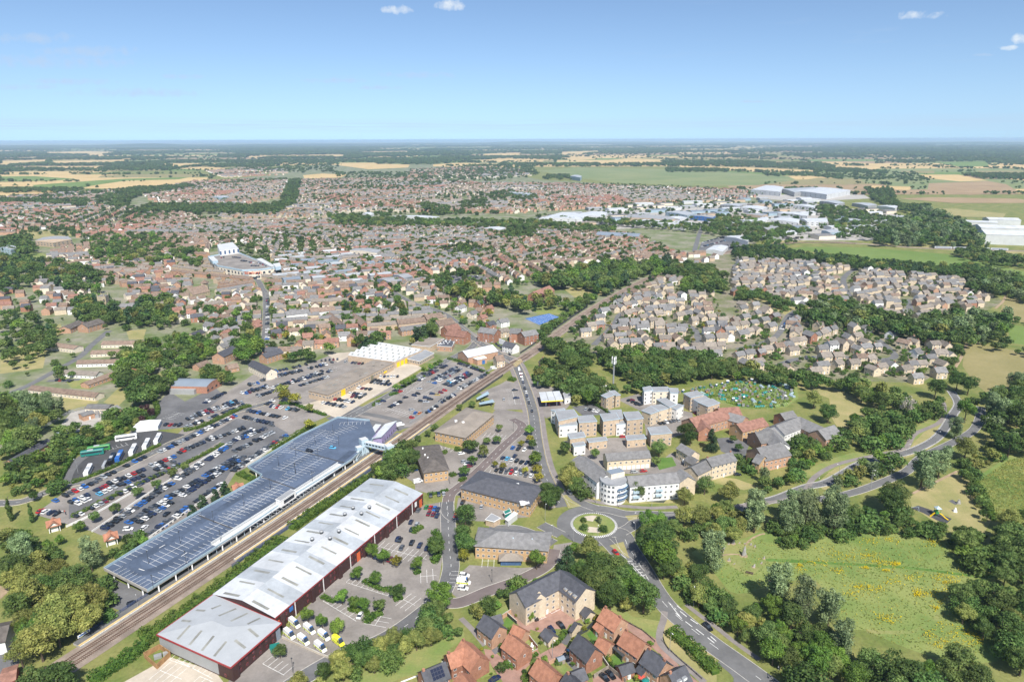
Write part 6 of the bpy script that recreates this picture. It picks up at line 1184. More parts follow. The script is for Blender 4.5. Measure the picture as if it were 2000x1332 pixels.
for s,ph,f in(('E 388,995 660,868','in the row along the approach road',0.95),('E 690,850 1000,695','in the upper row along the approach road',0.8),('E 498,1008 800,862','in the front half of the first double row',0.9),('E 545,1018 830,885','in the back half of the first double row',0.9),('E 830,850 1210,690','in the middle of the outer deck',0.85),('E 860,880 1240,715','in the broken row beside the outer deck trees',0.75),('E 525,1105 960,885','along the outer deck parapet',0.75),('E 985,872 1280,735','along the parapet above the tree strip',0.7),
    ('LB 790,590 1120,640','in the short end row by the left stair pavilion',0.95),('E 735,1188 1100,938','in the outer row of the middle car park',0.95),('E 1120,925 1590,618','in the upper outer row of the middle car park',0.93),('E 900,1150 1290,905','in the left double row of the middle car park',0.97),('E 940,1165 1330,925','in the right double row of the middle car park',0.9),('E 1300,900 1650,690','in the upper left double row of the middle car park',0.95),('E 1345,915 1700,690','in the upper right double row of the middle car park',0.93),('E 1050,1228 1310,1050','along the wall by the parking deck hedge',0.9),('E 1320,1040 1540,885','along the wall above the deck hedge',0.8),('E 1630,785 1990,545','along the white wall beside the parking deck',0.97),
    ('E 1115,655 1640,405','in the row below the long hedge',0.85),('E 1250,660 1480,560','in the sparse upper row',0.85),('E 1300,630 1700,490','in the upper double row',0.8),('E 1640,650 1900,520','in the dense block at the deck ramp',0.95),('E 1600,600 1760,500','in the block left of the deck ramp',0.9),('E 1690,560 1900,470','in the block above the deck ramp',0.7),('E 1710,412 1890,458','in the cross row near the kerbed island',0.95),('E 1735,368 1990,418','in the cross row below the golden trees',0.95),('E 1310,428 1680,308','in the first row above the long hedge',0.9),('E 1330,405 1640,300','in the second row above the long hedge',0.9),('E 1300,480 1700,330','directly above the long hedge',0.85),('E 1160,465 1255,468','in the short row by the marquee',1),('E 1430,312 1560,245','along the works hall fence',0.8),('E 1690,245 1860,195','in the row behind the works hall',0.9),('E 1800,265 1900,235','in the short row left of the golden trees',0.9),('E 1740,190 1800,175','in the top corner of the works car park',1),
    ('F 30,325 300,245','in the lower row of the town car park',0.85),('F 110,300 560,190','in the second row of the town car park',0.85),('F 130,290 600,175','in the third row of the town car park',0.6),('F 190,350 530,235','in the row above the golden trees',0.85),('F 300,320 590,235','in the row left of the brown shed',0.85),('F 380,335 570,275','in the short row by the brown shed',0.85),('F 0,390 150,345','in the left end row of the town car park',0.9),('F 90,410 190,372','in the block left of the golden trees',1),('F 145,465 205,432','at the golden tree island',0.9),('F 180,480 360,508','in the row below the golden trees',0.97),('F 700,172 815,182','by the gravel yard fence',0.9),('F 530,160 640,152','at the back of the town car park',0.7),('F 215,235 420,190','in the back row of the town car park',0.6),
    ('F 545,455 690,485','on the forecourt nearest the gate',0.95),('F 625,432 745,452','on the forecourt beside the yellow door',0.9),('F 730,388 830,402','in the middle forecourt block',0.9),('F 745,412 800,420','in the lower middle forecourt block',1),('F 790,350 870,362','in the pale forecourt block',0.9),('F 880,312 1000,330','in the far forecourt block',0.95),('F 900,300 990,310','in the far forecourt back row',0.9),('F 945,270 1062,272','in the last forecourt block',0.95),
    ('Y 1050,690 1420,488','in the row under the young street trees',0.8),('Y 1190,712 1530,522','in the first dense row of the right car park',0.95),('Y 1255,725 1585,548','in the second dense row of the right car park',0.95),('Y 1390,745 1690,592','in the third dense row of the right car park',0.93),('Y 1455,765 1725,612','in the fourth dense row of the right car park',0.9),('Y 1580,800 1900,625','in the row along the railway fence',0.85),('Y 1310,990 1560,850','in the sparse row along the railway fence',0.6),('Y 1580,470 1920,585','along the hedge by the blue-doored unit',0.95),('Y 680,1035 800,975','in the drop-off block by the station',1),('Y 1100,1130 1270,1035','at the station end of the railway fence',0.9),
    ('W 1335,652 1850,735','in the lower row of the office car park',0.95),('W 1520,640 1700,670','in the doubled part of the office car park',0.9),('W 1480,500 1850,585','in the upper row of the office car park',0.95),('W 1560,465 1720,490','in the short row under the office car park trees',0.7),('W 1610,372 1760,402','in the four-car row of the office car park',1),('W 985,552 1045,612','beside the round office tree',1),('H 660,500 740,515','in the residents car park by the hedge',0.9),('H 1170,600 1320,575','along the zigzag flats',0.8),('H 960,440 1040,470','in the court of the white-fronted flats',0.8)):
 row(s,ph,f)
for s,a,ph,c,k in(('B 1062,264',60,'beside the parked pair near the warehouse','navy','suv'),('B 1078,270',60,'in the pair near the warehouse trees','black','hatch'),('B 1160,290',60,'alone in the middle of the warehouse car park','black','suv'),('B 1215,307',60,'right of the black car in the warehouse car park','navy','saloon'),('B 1266,327',60,'rightmost in the warehouse bays','navy','suv'),('B 1088,324',60,'below the warehouse pair','grey','saloon'),('B 1153,145',60,'above the kidney-shaped hedge','navy','hatch'),('B 1195,160',60,'touching the kidney-shaped hedge','silver','hatch'),('B 1158,197',60,'left of the kidney-shaped hedge','navy','hatch'),('B 1005,405',55,'between two round trees by the warehouse','maroon','hatch'),('B 910,385',60,'under the round tree by the warehouse','navy','hatch'),('B 800,795',60,'alone in the bays below the ambulances','white','saloon'),
     ('B 1260,42',60,'in the colourful group by the warehouse end','green','hatch'),('B 1290,45',60,'in the colourful group by the warehouse end','red','hatch'),('B 1318,50',60,'in the colourful group by the warehouse end','blue','saloon'),('B 1342,58',60,'in the colourful group by the warehouse end','navy','saloon'),('B 1277,85',60,'in the colourful group by the warehouse end','maroon','saloon'),('B 1308,92',60,'in the colourful group by the warehouse end','maroon','hatch'),('B 1336,100',60,'in the colourful group by the warehouse end','navy','saloon'),('B 1205,62',55,'beside the warehouse end wall','grey','saloon'),('W 540,990',95,'under the low hedge by the warehouse corner','black','suv'),('W 645,975',100,'under the low hedge right of the black one','navy','suv'),('W 708,965',100,'under the low hedge rightmost','silver','hatch'),('W 320,655',0,'in the yard beside the small brick office','blue','saloon'),('W 940,445',10,'below the big brown office roof','white','hatch'),('W 1205,1135',70,'behind the wide slate-roofed office','silver','hatch'),('W 960,1080',60,'at the corner of the wide slate-roofed office','black','suv'),('W 870,1245',60,'beside the big tree on the red road','red','hatch'),
     ('X 770,808',110,'second in the level crossing queue','red','hatch'),('X 782,855',110,'third in the level crossing queue','black','hatch'),('X 800,905',112,'fourth in the level crossing queue','white','hatch'),('X 812,955',112,'fifth in the level crossing queue','navy','hatch'),('X 840,1060',105,'sixth in the level crossing queue','black','suv'),('X 866,1127',105,'seventh in the level crossing queue','white','hatch'),('X 882,1192',105,'eighth in the level crossing queue','navy','hatch'),('X 903,1250',105,'ninth in the level crossing queue','silver','hatch'),('X 914,1310',105,'last in the level crossing queue','black','hatch'),('H 282,512',100,'alone on the main road by the flats','black','hatch'),('H 545,1080',-48,'entering the roundabout','white','hatch'),('C 1080,360',-45,'leaving the roundabout','red','hatch'),('U 1850,385',-42,'alone on the ring road','black','suv'),
     ('X 265,255',-45,'leading the far queue','silver','hatch'),('X 350,292',-45,'in the far side queue before the billboard','black','hatch'),('X 385,322',-45,'in the far side queue at the billboard','navy','hatch'),('X 430,352',-45,'in the far side queue beside the slate terrace','black','hatch'),('X 488,395',-45,'in the far side queue third from the crossing','navy','hatch'),('X 525,425',-45,'in the far side queue second from the crossing','silver','hatch'),('X 580,470',-45,'in the far side queue nearest the crossing','black','hatch'),('X 670,1092',5,'in the upper bays opposite the queue','black','saloon'),('X 695,1228',5,'in the lower bays opposite the queue','navy','saloon'),('X 480,1252',90,'alone in the lane of the cycle rack car park','silver','hatch'),
     ('T 742,240',-50,'beside the small tree in the paved court','black','hatch'),('T 1188,372',-48,'next to the green garage in the paved court','black','saloon'),('T 1030,452',-50,'half behind the cream bin store','navy','hatch'),('T 1358,868',-42,'beside the tall slate house','sky_blue','suv'),('T 1272,926',-50,'left on the dark driveway','black','hatch'),('T 1478,978',-42,'right on the dark driveway','black','suv'),('T 55,1292',30,'at the bottom edge of the brick estate','navy','saloon'),('U 165,1200',-42,'left in the fenced drive','black','saloon'),('U 270,1160',-45,'right in the fenced drive','black','saloon'),('H 915,692',5,'between the two garage flats','red','hatch'),('H 858,902',110,'left in front of the garage terrace','black','hatch'),('H 925,897',110,'second in front of the garage terrace','white','hatch'),('H 1022,882',110,'third in front of the garage terrace','black','hatch'),('H 1090,877',110,'fourth in front of the garage terrace','navy','hatch'),('H 1060,932',5,'behind the long white flats','red','hatch'),('H 995,938',5,'behind the long white flats left','silver','hatch'),('H 1716,957',0,'alone by the cream town houses','black','hatch'),('H 1430,526',10,'beside the red-roofed care home','red','suv'),('H 980,437',10,'left in the upper court','maroon','hatch'),('H 1018,466',10,'dark pair in the upper court','black','hatch'),('H 405,335',100,'behind the filling station totem','maroon','hatch'),
     ('Y 1010,1115',40,'at the station drop-off','blue','hatch'),('Y 1065,1120',40,'right of the blue car at the drop-off','orange','hatch'),('Y 965,1178',-10,'alone on the station turning circle','red','hatch'),('Y 960,1075',15,'alone in the yellow hatched bay','silver','hatch'),('Y 1060,802',0,'alone in the empty bays','silver','saloon'),('Y 880,915',10,'in the sparse left bays','black','hatch'),('Y 995,888',-10,'in the sparse middle bays','navy','hatch'),('Y 1040,865',-10,'above the sparse middle bays','black','hatch'),('Y 1340,850',-10,'in the red pair of the right car park','maroon','hatch'),('Y 1390,822',-10,'in the red pair of the right car park','red','hatch'),('Y 1295,878',0,'beside the red pair','gold','hatch'),('Y 1225,865',0,'left of the gold car','navy','hatch'),('Y 1080,962',0,'in the lower sparse row','black','hatch'),('Y 1150,972',0,'right of the black car in the lower sparse row','silver','saloon'),('Y 1200,937',0,'in the dark cluster of the right car park','black','suv'),('Y 1145,918',0,'left in the dark cluster of the right car park','navy','suv'),('Y 815,835',20,'at the end of the tree row','red','hatch'),('Y 590,962',0,'by the kerbed hedge island','navy','hatch'),('Y 520,1002',0,'on the kerbed hedge island bays','silver','hatch'),
     ('F 445,792',-10,'alone on the upper parking deck','black','suv'),('F 607,770',-8,'alone on the parking deck','sky_blue','hatch'),('A 925,712',20,'alone under the end of the parking deck','black','hatch'),('A 895,1195',5,'in the middle car park aisle','white','suv'),('A 1010,1185',40,'near the lower wall of the middle car park','white','suv'),('A 1165,1090',40,'in the lower aisle of the middle car park','black','suv')):
 z=4.25 if s.startswith('F 445')or s.startswith('F 607')else 0.05
 if s.startswith('A ')and s!='A 925,712':s='E'+s[1:]
 car(s,R(a),ph,c,k,z)
for s,a,ph in(('X 740,735',110,'first in the level crossing queue'),('X 300,715',5,'parked behind the crossing cottage'),('E 1290,228',0,'left at the works hall'),('E 1345,232',0,'right at the works hall'),('V 1420,310',10,'beside the station building'),('W 375,812',15,'beside the small brick office'),('H 1365,875',-10,'beside the narrow cream house')):car(s,R(a),ph,'white','van')
for s in('Z 420,440 520,430','Z 620,430 790,440','Z 820,500 900,510','Z 960,530 1050,540','Z 1020,600 1150,600','Z 1150,540 1320,600'):row(s,'on the shopping centre roof',0.9,2.7,12.1)
for s,ph in(('N 1480,350 1650,310','town centre car park'),('N 1700,355 1900,330','town centre car park'),('N 1690,335 1900,320','town centre car park'),('L 210,640 320,610','retail park'),('L 200,665 330,630','retail park'),('L 240,680 380,650','retail park'),('P 310,690 400,570','estate street'),('O 1230,660 1290,560','estate street'),('P 440,890 880,895','estate street'),('N 435,760 440,480','town street'),('N 225,570 230,680','town yard'),('N 290,560 295,670','town yard'),('O 2000,810 1830,790','estate street'),('M 380,1045 520,1055','bungalow parking'),('P 225,975 400,905','estate street')):row(s,'in the '+ph,0.6,5.0 if 'street' in ph else 2.7)
CARS.sort(key=lambda c:c[0]**2+c[1]**2)
TKIND=dict(hatch='hatchback',saloon='saloon car',suv='off-roader',van='van');CWORD=dict(navy='dark navy',grey='dark grey',sky_blue='light blue')
grp={}
for c in CARS[:300]:grp.setdefault((c[5],c[4],c[6]),[]).append(c)
rank={id(c):i for i,c in enumerate(CARS)}
for(co,kd,ph),L in grp.items():
 L.sort(key=lambda c:proj((c[0],c[1],0.7))[0])
 for n,(x,y,z,a,_,_,_)in enumerate(L):
  base='%s %s'%(CWORD.get(co,co),TKIND[kd]);lb=base+' '+ph if len(L)==1 else '%s-from-left %s %s'%(ordw(n+1),base,ph);t=CT[kd]
  root=tag(ob('delivery_van' if kd=='van' else 'parked_car',None,None,(x,y,z+0.02),a),lb,'van' if kd=='van' else 'car','vans' if kd=='van' else 'cars in view');b=ob('body',t['body'],root);setm(b,'paint_'+co);ob('windows',t['glass'],root)
  if rank[id(L[n])]<120:
   wx,wy=t['wp']
   for sx in(-1,1):
    for sy in(-1,1):ob('wheel',t['wheel'],root,(sx*wx,sy*wy,0))
  else:
   wx,wy=t['wp']
mm={}
rest=MB()
for x,y,z,a,kd,co,ph in CARS[300:]:
 ca,sa=math.cos(a),math.sin(a)
 for src,mt in zip(CT[kd]['mb'],('paint_'+co,'glass')):
  o=len(rest.v);rest.v.extend([(x+p[0]*ca-p[1]*sa,y+p[0]*sa+p[1]*ca,z+p[2])for p in src.v]);rest.f.extend([tuple(i+o for i in f)for f in src.f]);rest.m.extend([rest.mi(mt)]*len(src.f))
tag(struct('more_parked_cars',rest,'paint_black',None,'stuff'),'many small parked cars filling the farther car parks and streets','cars')
AB=car_parts(6.0,2.1,2.6,'van');abm=[x.mesh(n,(0,0,0),'white_trim')for x,n in zip(AB[:3],('body','windows','wheel'))];st=MB()
for k in range(10):
 for s in(-1,1):st.box((-2.7+k*0.52,s*1.03,0.62 if k%2 else 0.9),(0.52,0.05,0.3),0,'paint_yellow' if k%2 else 'paint_green')
 for s in(-1,1):st.box((-2.7+k*0.52,s*1.03,0.9 if k%2 else 0.62),(0.52,0.045,0.28),0,'paint_yellow')
stm=st.mesh('checker_stripe',(0,0,0),'paint_yellow');bar=MB();bar.box((1.2,0,2.58),(0.5,1.3,0.2),0,'blue_panel');barm=bar.mesh('light_bar',(0,0,0),'blue_panel')
for s,a,co,lb in(('AM 360,570',-38,'white','white ambulance farthest left in the back row'),('AM 660,690',-38,'white','white ambulance second in the back row'),('AM 950,815',-38,'white','white ambulance third in the back row'),('AM 1235,925',-38,'yellow','yellow ambulance at the end of the back row'),('AM 260,790',-38,'white','white ambulance at the left of the front row by the wall'),('AM 540,905',-38,'white','white ambulance in the middle of the front row'),('AM 880,1045',-38,'white','white ambulance at the right end of the front row'),('C 20,552',-5,'white','white and yellow ambulance between two white cars by the office')):
 q=gp(s,1.2)[0];root=tag(ob('ambulance',None,None,(q.x,q.y,0.06),iang(q,R(a))),lb,'ambulance','ambulances');b=ob('body',abm[0],root);setm(b,'paint_'+co);ob('windows',abm[1],root);ob('checker_stripe',stm,root);ob('light_bar',barm,root)
 for sx in(-1,1):
  for sy in(-1,1):ob('wheel',abm[2],root,(sx*AB[4][0],sy*AB[4][1],0))
for s,a,lb in(('C 25,510',-5,'white estate car above the ambulance by the speckled-roof office'),('C 15,600',-5,'white estate car below the ambulance by the speckled-roof office')):
 q=gp(s,0.7)[0];t=CT['suv'];root=tag(ob('parked_car',None,None,(q.x,q.y,0.07),iang(q,R(a))),lb,'car','cars in view');b=ob('body',t['body'],root);setm(b,'paint_white');ob('windows',t['glass'],root)
 for sx in(-1,1):
  for sy in(-1,1):ob('wheel',t['wheel'],root,(sx*t['wp'][0],sy*t['wp'][1],0))
cb=MB();L=12.0
def cr(x,w,zb,zt):return[(x,-w,zb),(x,w,zb),(x,w,zt-0.35),(x,w-0.3,zt),(x,-w+0.3,zt),(x,-w,zt-0.35)]
loft(cb,[cr(-6,1.15,0.5,3.3),cr(-5.8,1.27,0.35,3.5),cr(5.6,1.27,0.35,3.5),cr(6.0,1.1,0.5,3.1)],'white_trim');cbm=cb.mesh('body',(0,0,0),'white_trim')
cg=MB();cg.box((-0.2,0,1.75),(10.6,2.58,0.95),0,'glass');cgm=cg.mesh('side_windows',(0,0,0),'glass');cf=MB();cf.box((5.85,0,1.3),(0.34,2.1,1.5),0,'glass');cfm=cf.mesh('windscreen',(0,0,0),'glass');ca_=MB();ca_.box((-1,0,3.48),(3,1.6,0.25),0,'roof_greywhite');cam_=ca_.mesh('roof_unit',(0,0,0),'roof_greywhite')
for s,a,co,lb in(('E 880,550',8,'white','long white coach parked at the top of the coach park'),('E 690,625',8,'green','dark green coach behind the teal coach'),('E 645,655',8,'teal','teal green coach nearest the hedge in the coach park'),('E 927,637',62,'white','white coach in the middle angled bay'),('E 1020,598',62,'white','white coach in the second angled bay from the top'),('E 1100,560',62,'white','white coach in the top angled bay'),('E 615,780',62,'white','white coach in the lowest angled bay'),('E 780,700',62,'black','black and white coach beside the blue coach'),('E 832,682',62,'blue','bright blue coach in the coach park'),('E 728,732',62,'silver','small silver minibus beside the black coach')):
 q=gp(s,1.8)[0];sc_=0.62 if 'minibus' in lb else 1.0;root=tag(ob('coach',None,None,(q.x,q.y,0.06),iang(q,R(a)),sc_),lb,'coach','coaches');b=ob('body',cbm,root);setm(b,'paint_'+co);ob('side_windows',cgm,root);ob('windscreen',cfm,root);ob('roof_unit',cam_,root)
 for sx in(-3.6,3.8):
  for sy in(-1.12,1.12):ob('wheel',CT['van']['wheel'],root,(sx,sy,0),0,1.4)
for s,sd_ in(('B 540,690 770,830',1),('B 700,560 1010,660',1),('B 930,310 1260,400',0),('R 1640,890 1960,1060',1),('B 900,860 960,770',0),('B 1220,520 1330,510',0),('B 1100,680 1180,720',0),('A 1240,1105 1480,1230',1),('W 1300,690 1850,750',1),('W 1470,520 1850,600',0),('W 1240,200 1530,240',0),('W 640,340 860,380',-1),('F 640,205 400,290',0),('Y 870,870 1100,700',0),('Y 1000,930 1330,740',0),('Y 640,1050 1000,1150',0),('E 760,640 900,600',1),('E 700,800 1060,640',1),('E 1170,420 1250,380',0),('T 770,290 940,210',1),('T 1030,155 1190,75',1),('C -10,590 10,480',1),('C 150,410 240,410',0),('X 620,1060 680,1330',0),('R 240,830 600,960',1),('R 700,1080 980,1200',-1),('R 100,990 420,1120',0)):bays(s,0.05,4.6,None,sd_,2.6,'white_paint' if not s.startswith('Y 1000')else 'white_paint',True,0.14,0.02)
# --- trees
def leafcloud(lobes,n,leaf,seed,up=0.35,flat=0.0,shell=(0.62,1.16)):
 rs=np.random.RandomState(seed);C=np.array([l[:3]for l in lobes]);Rr=np.array([l[3]for l in lobes]);Sz=np.array([l[4]if len(l)>4 else 1.0 for l in lobes])
 p=Rr**2;p/=p.sum();k=rs.choice(len(lobes),n,p=p);d=rs.normal(size=(n,3));d[:,2]+=up;d/=np.linalg.norm(d,axis=1)[:,None]
 r=Rr[k]*rs.uniform(shell[0],shell[1],n);pos=C[k]+d*r[:,None]*np.stack([np.ones(n),np.ones(n),Sz[k]],1)
 nn=d+rs.normal(size=(n,3))*0.45;nn/=np.linalg.norm(nn,axis=1)[:,None];t=rs.normal(size=(n,3));t-=(t*nn).sum(1)[:,None]*nn;t/=np.linalg.norm(t,axis=1)[:,None];b=np.cross(nn,t)
 s=leaf*rs.uniform(0.55,1.35,n)[:,None];t=t*s;b=b*s*0.75
 V=np.stack([pos-t,pos-b*0.9,pos+t,pos+b],1).reshape(-1,3);return V
def np_mesh(name,V,nq,mat,extra=None):
 me=bpy.data.meshes.new(name);me.vertices.add(len(V));me.vertices.foreach_set('co',V.astype(np.float32).ravel());me.loops.add(nq*4);me.polygons.add(nq)
 me.loops.foreach_set('vertex_index',np.arange(nq*4,dtype=np.int32));me.polygons.foreach_set('loop_start',np.arange(0,nq*4,4,dtype=np.int32));me.materials.append(MATS[mat]);me.update(calc_edges=True);me.validate();return me
def lobes_for(kind,seed):
 rg=random.Random(seed);L=[]
 def shell(cx,cz,rx,rz,n,r0,r1,zmin=-0.55):
  for i in range(n):
   z=rg.uniform(zmin,1);a=rg.uniform(0,6.283);q=math.sqrt(max(0,1-z*z));r=rg.uniform(r0,r1);k=rg.uniform(0.6,1.12);L.append((rx*q*math.cos(a)*k,rx*q*math.sin(a)*k,cz+rz*z*k,r,rg.uniform(0.75,1.0)))
 if kind in('oak','ash','olive','purple','lime','golden'):shell(0,0.58,0.29,0.27,26,0.085,0.15);L.append((0,0,0.58,0.24))
 elif kind=='willow':
  for k in range(3):a=k*2.1+rg.random();c=0.1;[L.append((c*math.cos(a)+rg.uniform(-.13,.13),c*math.sin(a)+rg.uniform(-.13,.13),z,rg.uniform(0.07,0.13),1.15))for z in[rg.uniform(0.22,0.97)for _ in range(11)]]
  L.append((0,0,0.5,0.2,1.5))
 elif kind=='poplar':
  for i in range(26):z=0.08+0.88*i/25;w=0.085*math.sin(math.pi*min(1,(z+0.22)/1.2))**0.6;a=rg.uniform(0,6.28);L.append((w*0.4*math.cos(a),w*0.4*math.sin(a),z,w*rg.uniform(0.6,0.95),1.3))
 elif kind=='conifer':
  for i in range(28):z=0.12+0.84*i/27;w=0.26*(1-z)**0.75+0.03;a=rg.uniform(0,6.28);L.append((w*0.75*math.cos(a),w*0.75*math.sin(a),z,0.05+w*0.38,0.6))
 elif kind=='dead':shell(0,0.6,0.25,0.34,20,0.05,0.09)
 else:shell(0,0.40,0.48,0.38,26,0.13,0.24,-0.6);L.append((0,0,0.38,0.38,0.8))
 return L
def trunk_mesh(kind,seed):
 rg=random.Random(seed);m=MB();top=0.62 if kind not in('poplar','conifer')else 0.9
 if kind=='shrub' or kind=='hedge':top=0.3
 m.cyl((0,0,-0.01),0.026,0.016,top*0.55,7,'bark',False);m.cyl((0,0,top*0.55-0.01),0.016,0.006,top*0.45,6,'bark')
 for i in range(6 if kind!='dead' else 16):a=rg.uniform(0,6.28);z=rg.uniform(0.3,0.6)*top/0.62;l=rg.uniform(0.14,0.28)if kind not in('poplar',)else 0.06;m.tube((0,0,z),(l*math.cos(a),l*math.sin(a),z+rg.uniform(0.1,0.25)),0.007,4,'bark' if kind!='dead' else 'leaf_dead')
 return m.mesh('trunk',(0,0,0),'bark')
TREE={};LOW={}
KN=dict(oak=5200,lime=4800,ash=4600,willow=5200,olive=5000,shrub=3800,golden=3600,purple=4600,conifer=4200,poplar=3600,dead=700)
for ki,(k,n)in enumerate(KN.items()):
 TREE[k]=[]
 for v in range(3 if k in('oak','ash','olive','willow','shrub','lime')else 1):
  lb=lobes_for(k,ki*10+v);V=leafcloud(lb,n,0.021 if k!='shrub' else 0.034,ki*10+v);TREE[k].append((np_mesh('crown',V,n,'leaf_'+k),trunk_mesh(k,ki*10+v)))
TL=[]
TC={}
def tclear(x,y,d):
 cx_,cy_=int(x//12),int(y//12)
 for i in(-1,0,1):
  for j in(-1,0,1):
   for(a,b)in TC.get((cx_+i,cy_+j),()):
    if(a-x)**2+(b-y)**2<d*d:return False
 return True
def tput(x,y,h,kind,ph):TL.append((x,y,h,kind,ph));TC.setdefault((int(x//12),int(y//12)),[]).append((x,y))
def tree(s,h,kind,ph):
 for p in pp(s):
  q=g(p,h*0.55);tput(q.x,q.y,h*random.uniform(0.92,1.08),kind,ph)
def belt(s,ph,kinds,h,sp,seed=1,road=True,zp=None,maxn=400):
 sp*=0.76 if sp<9.5 else 0.85;h=(h[0]*1.1,h[1]*1.1)
 P=gp(s,(h[0]+h[1])/2*0.55 if zp is None else zp);rg=random.Random(seed);xs=[p.x for p in P];ys=[p.y for p in P];A=abs(sum(P[i].x*P[(i+1)%len(P)].y-P[(i+1)%len(P)].x*P[i].y for i in range(len(P))))/2;n=0;tries=int(A/(sp*sp)*8)+20
 for _ in range(min(tries,9000)):
  x,y=rg.uniform(min(xs),max(xs)),rg.uniform(min(ys),max(ys))
  if not inpoly(x,y,P)or not tclear(x,y,sp)or(road and near_road(x,y,1.5)):continue
  tput(x,y,rg.uniform(h[0]*0.75,h[1]*1.12),rg.choice(kinds)if rg.random()<0.84 else rg.choice(('lime','olive','ash')),ph);n+=1
  if n>=maxn:break
 return n
W5=('oak','ash','oak','shrub')
tree('A 620,370',15,'willow','at the corner of the parking deck');tree('A 155,320',14,'willow','left of the stair pavilions');tree('LB 170,540',12,'poplar','left of the approach road');tree('LB 590,590',11,'poplar','in front of the approach road')
tree('A 660,100 800,45',7,'ash','beside the outer deck end');tree('A 410,260 550,170',6,'lime','beside the stair pavilions');tree('E 955,930 1090,880 1200,795 1290,750',7,'ash','in the strip between the car parks');tree('E 1565,900',9,'conifer','by the deck stair pavilion');tree('E 1500,950 1410,990 1340,1050',7,'conifer','along the parking deck hedge')
tree('B 880,340 960,380',7.5,'lime','beside the maroon car at the warehouse');tree('B 1050,410',5.5,'golden','beside the warehouse bays');tree('B 1197,425',7,'lime','on the warehouse car park island');tree('B 775,490 905,520',8,'lime','in the row above the long warehouse bays');tree('B 670,655 750,690 820,710',7.5,'lime','in the middle warehouse tree row');tree('B 1060,620',7,'oak','at the end of the middle hedge');tree('B 930,715',6.5,'ash','on the small hedge island');tree('B 430,785',8,'lime','behind the back row of ambulances');tree('B 530,830 640,865',7.5,'lime','beside the yellow ambulance');tree('B 235,1035',6,'ash','beside the green skip');tree('B 1530,90',13,'oak','on the corner of the red road');tree('B 1510,220 1530,290',11,'oak','beside the speckled-roof office');tree('B 1520,370',7,'golden','at the speckled-roof office corner');tree('B 1350,640',14,'lime','at the bend of the business park road');tree('B 1310,760',10,'ash','at the bend of the business park road');tree('B 1330,300',9,'oak','on the kerbed hedge by the warehouse road');tree('C 530,400',9,'lime','in front of the speckled-roof office');tree('C 740,400',13,'conifer','behind the cream flats');tree('C 895,310',12,'olive','beside the roundabout');tree('C 920,410',8,'golden','below the roundabout');tree('C 795,315',6,'lime','at the roundabout verge')
tree('C 1000,520 1080,470 940,560 1140,540',13,'ash','behind the cream flats beside the ring road');tree('C 1280,650',15,'oak','on the verge by the ring road');tree('C 870,520 840,480',10,'oak','behind the gable of the cream flats');tree('C 490,790',5.5,'lime','in front of the cream flats')
tree('H 550,920 560,980',13,'olive','on the verge beside the white flats');tree('H 600,1020',11,'oak','on the verge beside the white flats');tree('H 655,1080',6,'shrub','on the roundabout lawn');tree('H 1020,1050',12,'ash','in front of the long white flats');tree('H 1350,1090',11,'olive','by the pond');tree('H 1660,1070',12,'olive','beside the cream town houses');tree('H 1490,1020',11,'ash','beside the cream town houses');tree('H 1170,760',12,'ash','in the middle of the flats court');tree('H 1540,700',15,'conifer','in front of the brick care home');tree('H 1390,690 1360,650',11,'oak','in front of the brick care home');tree('H 515,770',9,'oak','at the flats junction');tree('H 260,640',8,'lime','along the office car park kerb');tree('H 270,700',7,'golden','along the office car park kerb');tree('H 280,735',8,'oak','along the office car park kerb');tree('H 310,820 300,850',8,'lime','along the office car park kerb');tree('H 315,910 330,970',7,'golden','along the office car park kerb');tree('H 380,1060 400,1120 430,1090',11,'oak','at the corner of the wide office');tree('H 595,430',10,'olive','beside the filling station shop');tree('H 690,370',14,'ash','behind the filling station');tree('H 440,280 380,260',10,'oak','behind the totem sign');tree('H 1680,700 1720,760',6,'oak','in the nursing home car park');tree('H 725,805 1150,860',7,'ash','by the garage terrace')
tree('W 1040,330 1090,340',9,'oak','below the big brown office roof');tree('W 1090,520',8,'lime','below the big brown office roof');tree('W 1230,400',9,'olive','below the big brown office roof');tree('W 970,670',7,'oak','on the office road corner');tree('W 1430,100 1270,265 1400,260',6,'ash','in the empty office bays');tree('W 1380,570 1480,595 1770,655 1720,300',5,'golden','among the office car park bays');tree('F 1200,700 1270,660 1320,620 1580,460 1490,480',6,'ash','along the railway fence by the brown office');tree('F 270,400 340,420',11,'golden','on the hedge island of the car park');tree('F 250,370',12,'olive','on the hedge island of the car park');tree('F 445,490',7,'olive','at the car park gate');tree('F 440,600',8,'golden','by the deck ramp')
tree('Y 765,775 850,720 915,685 990,650 1130,560 1205,520 1275,480 1330,445',7,'lime','in the row of young street trees');tree('F 370,120 420,110 330,125 460,130',11,'oak','behind the town car park');tree('F 290,130',9,'golden','behind the town car park');tree('F 580,70',12,'lime','behind the gravel yard')
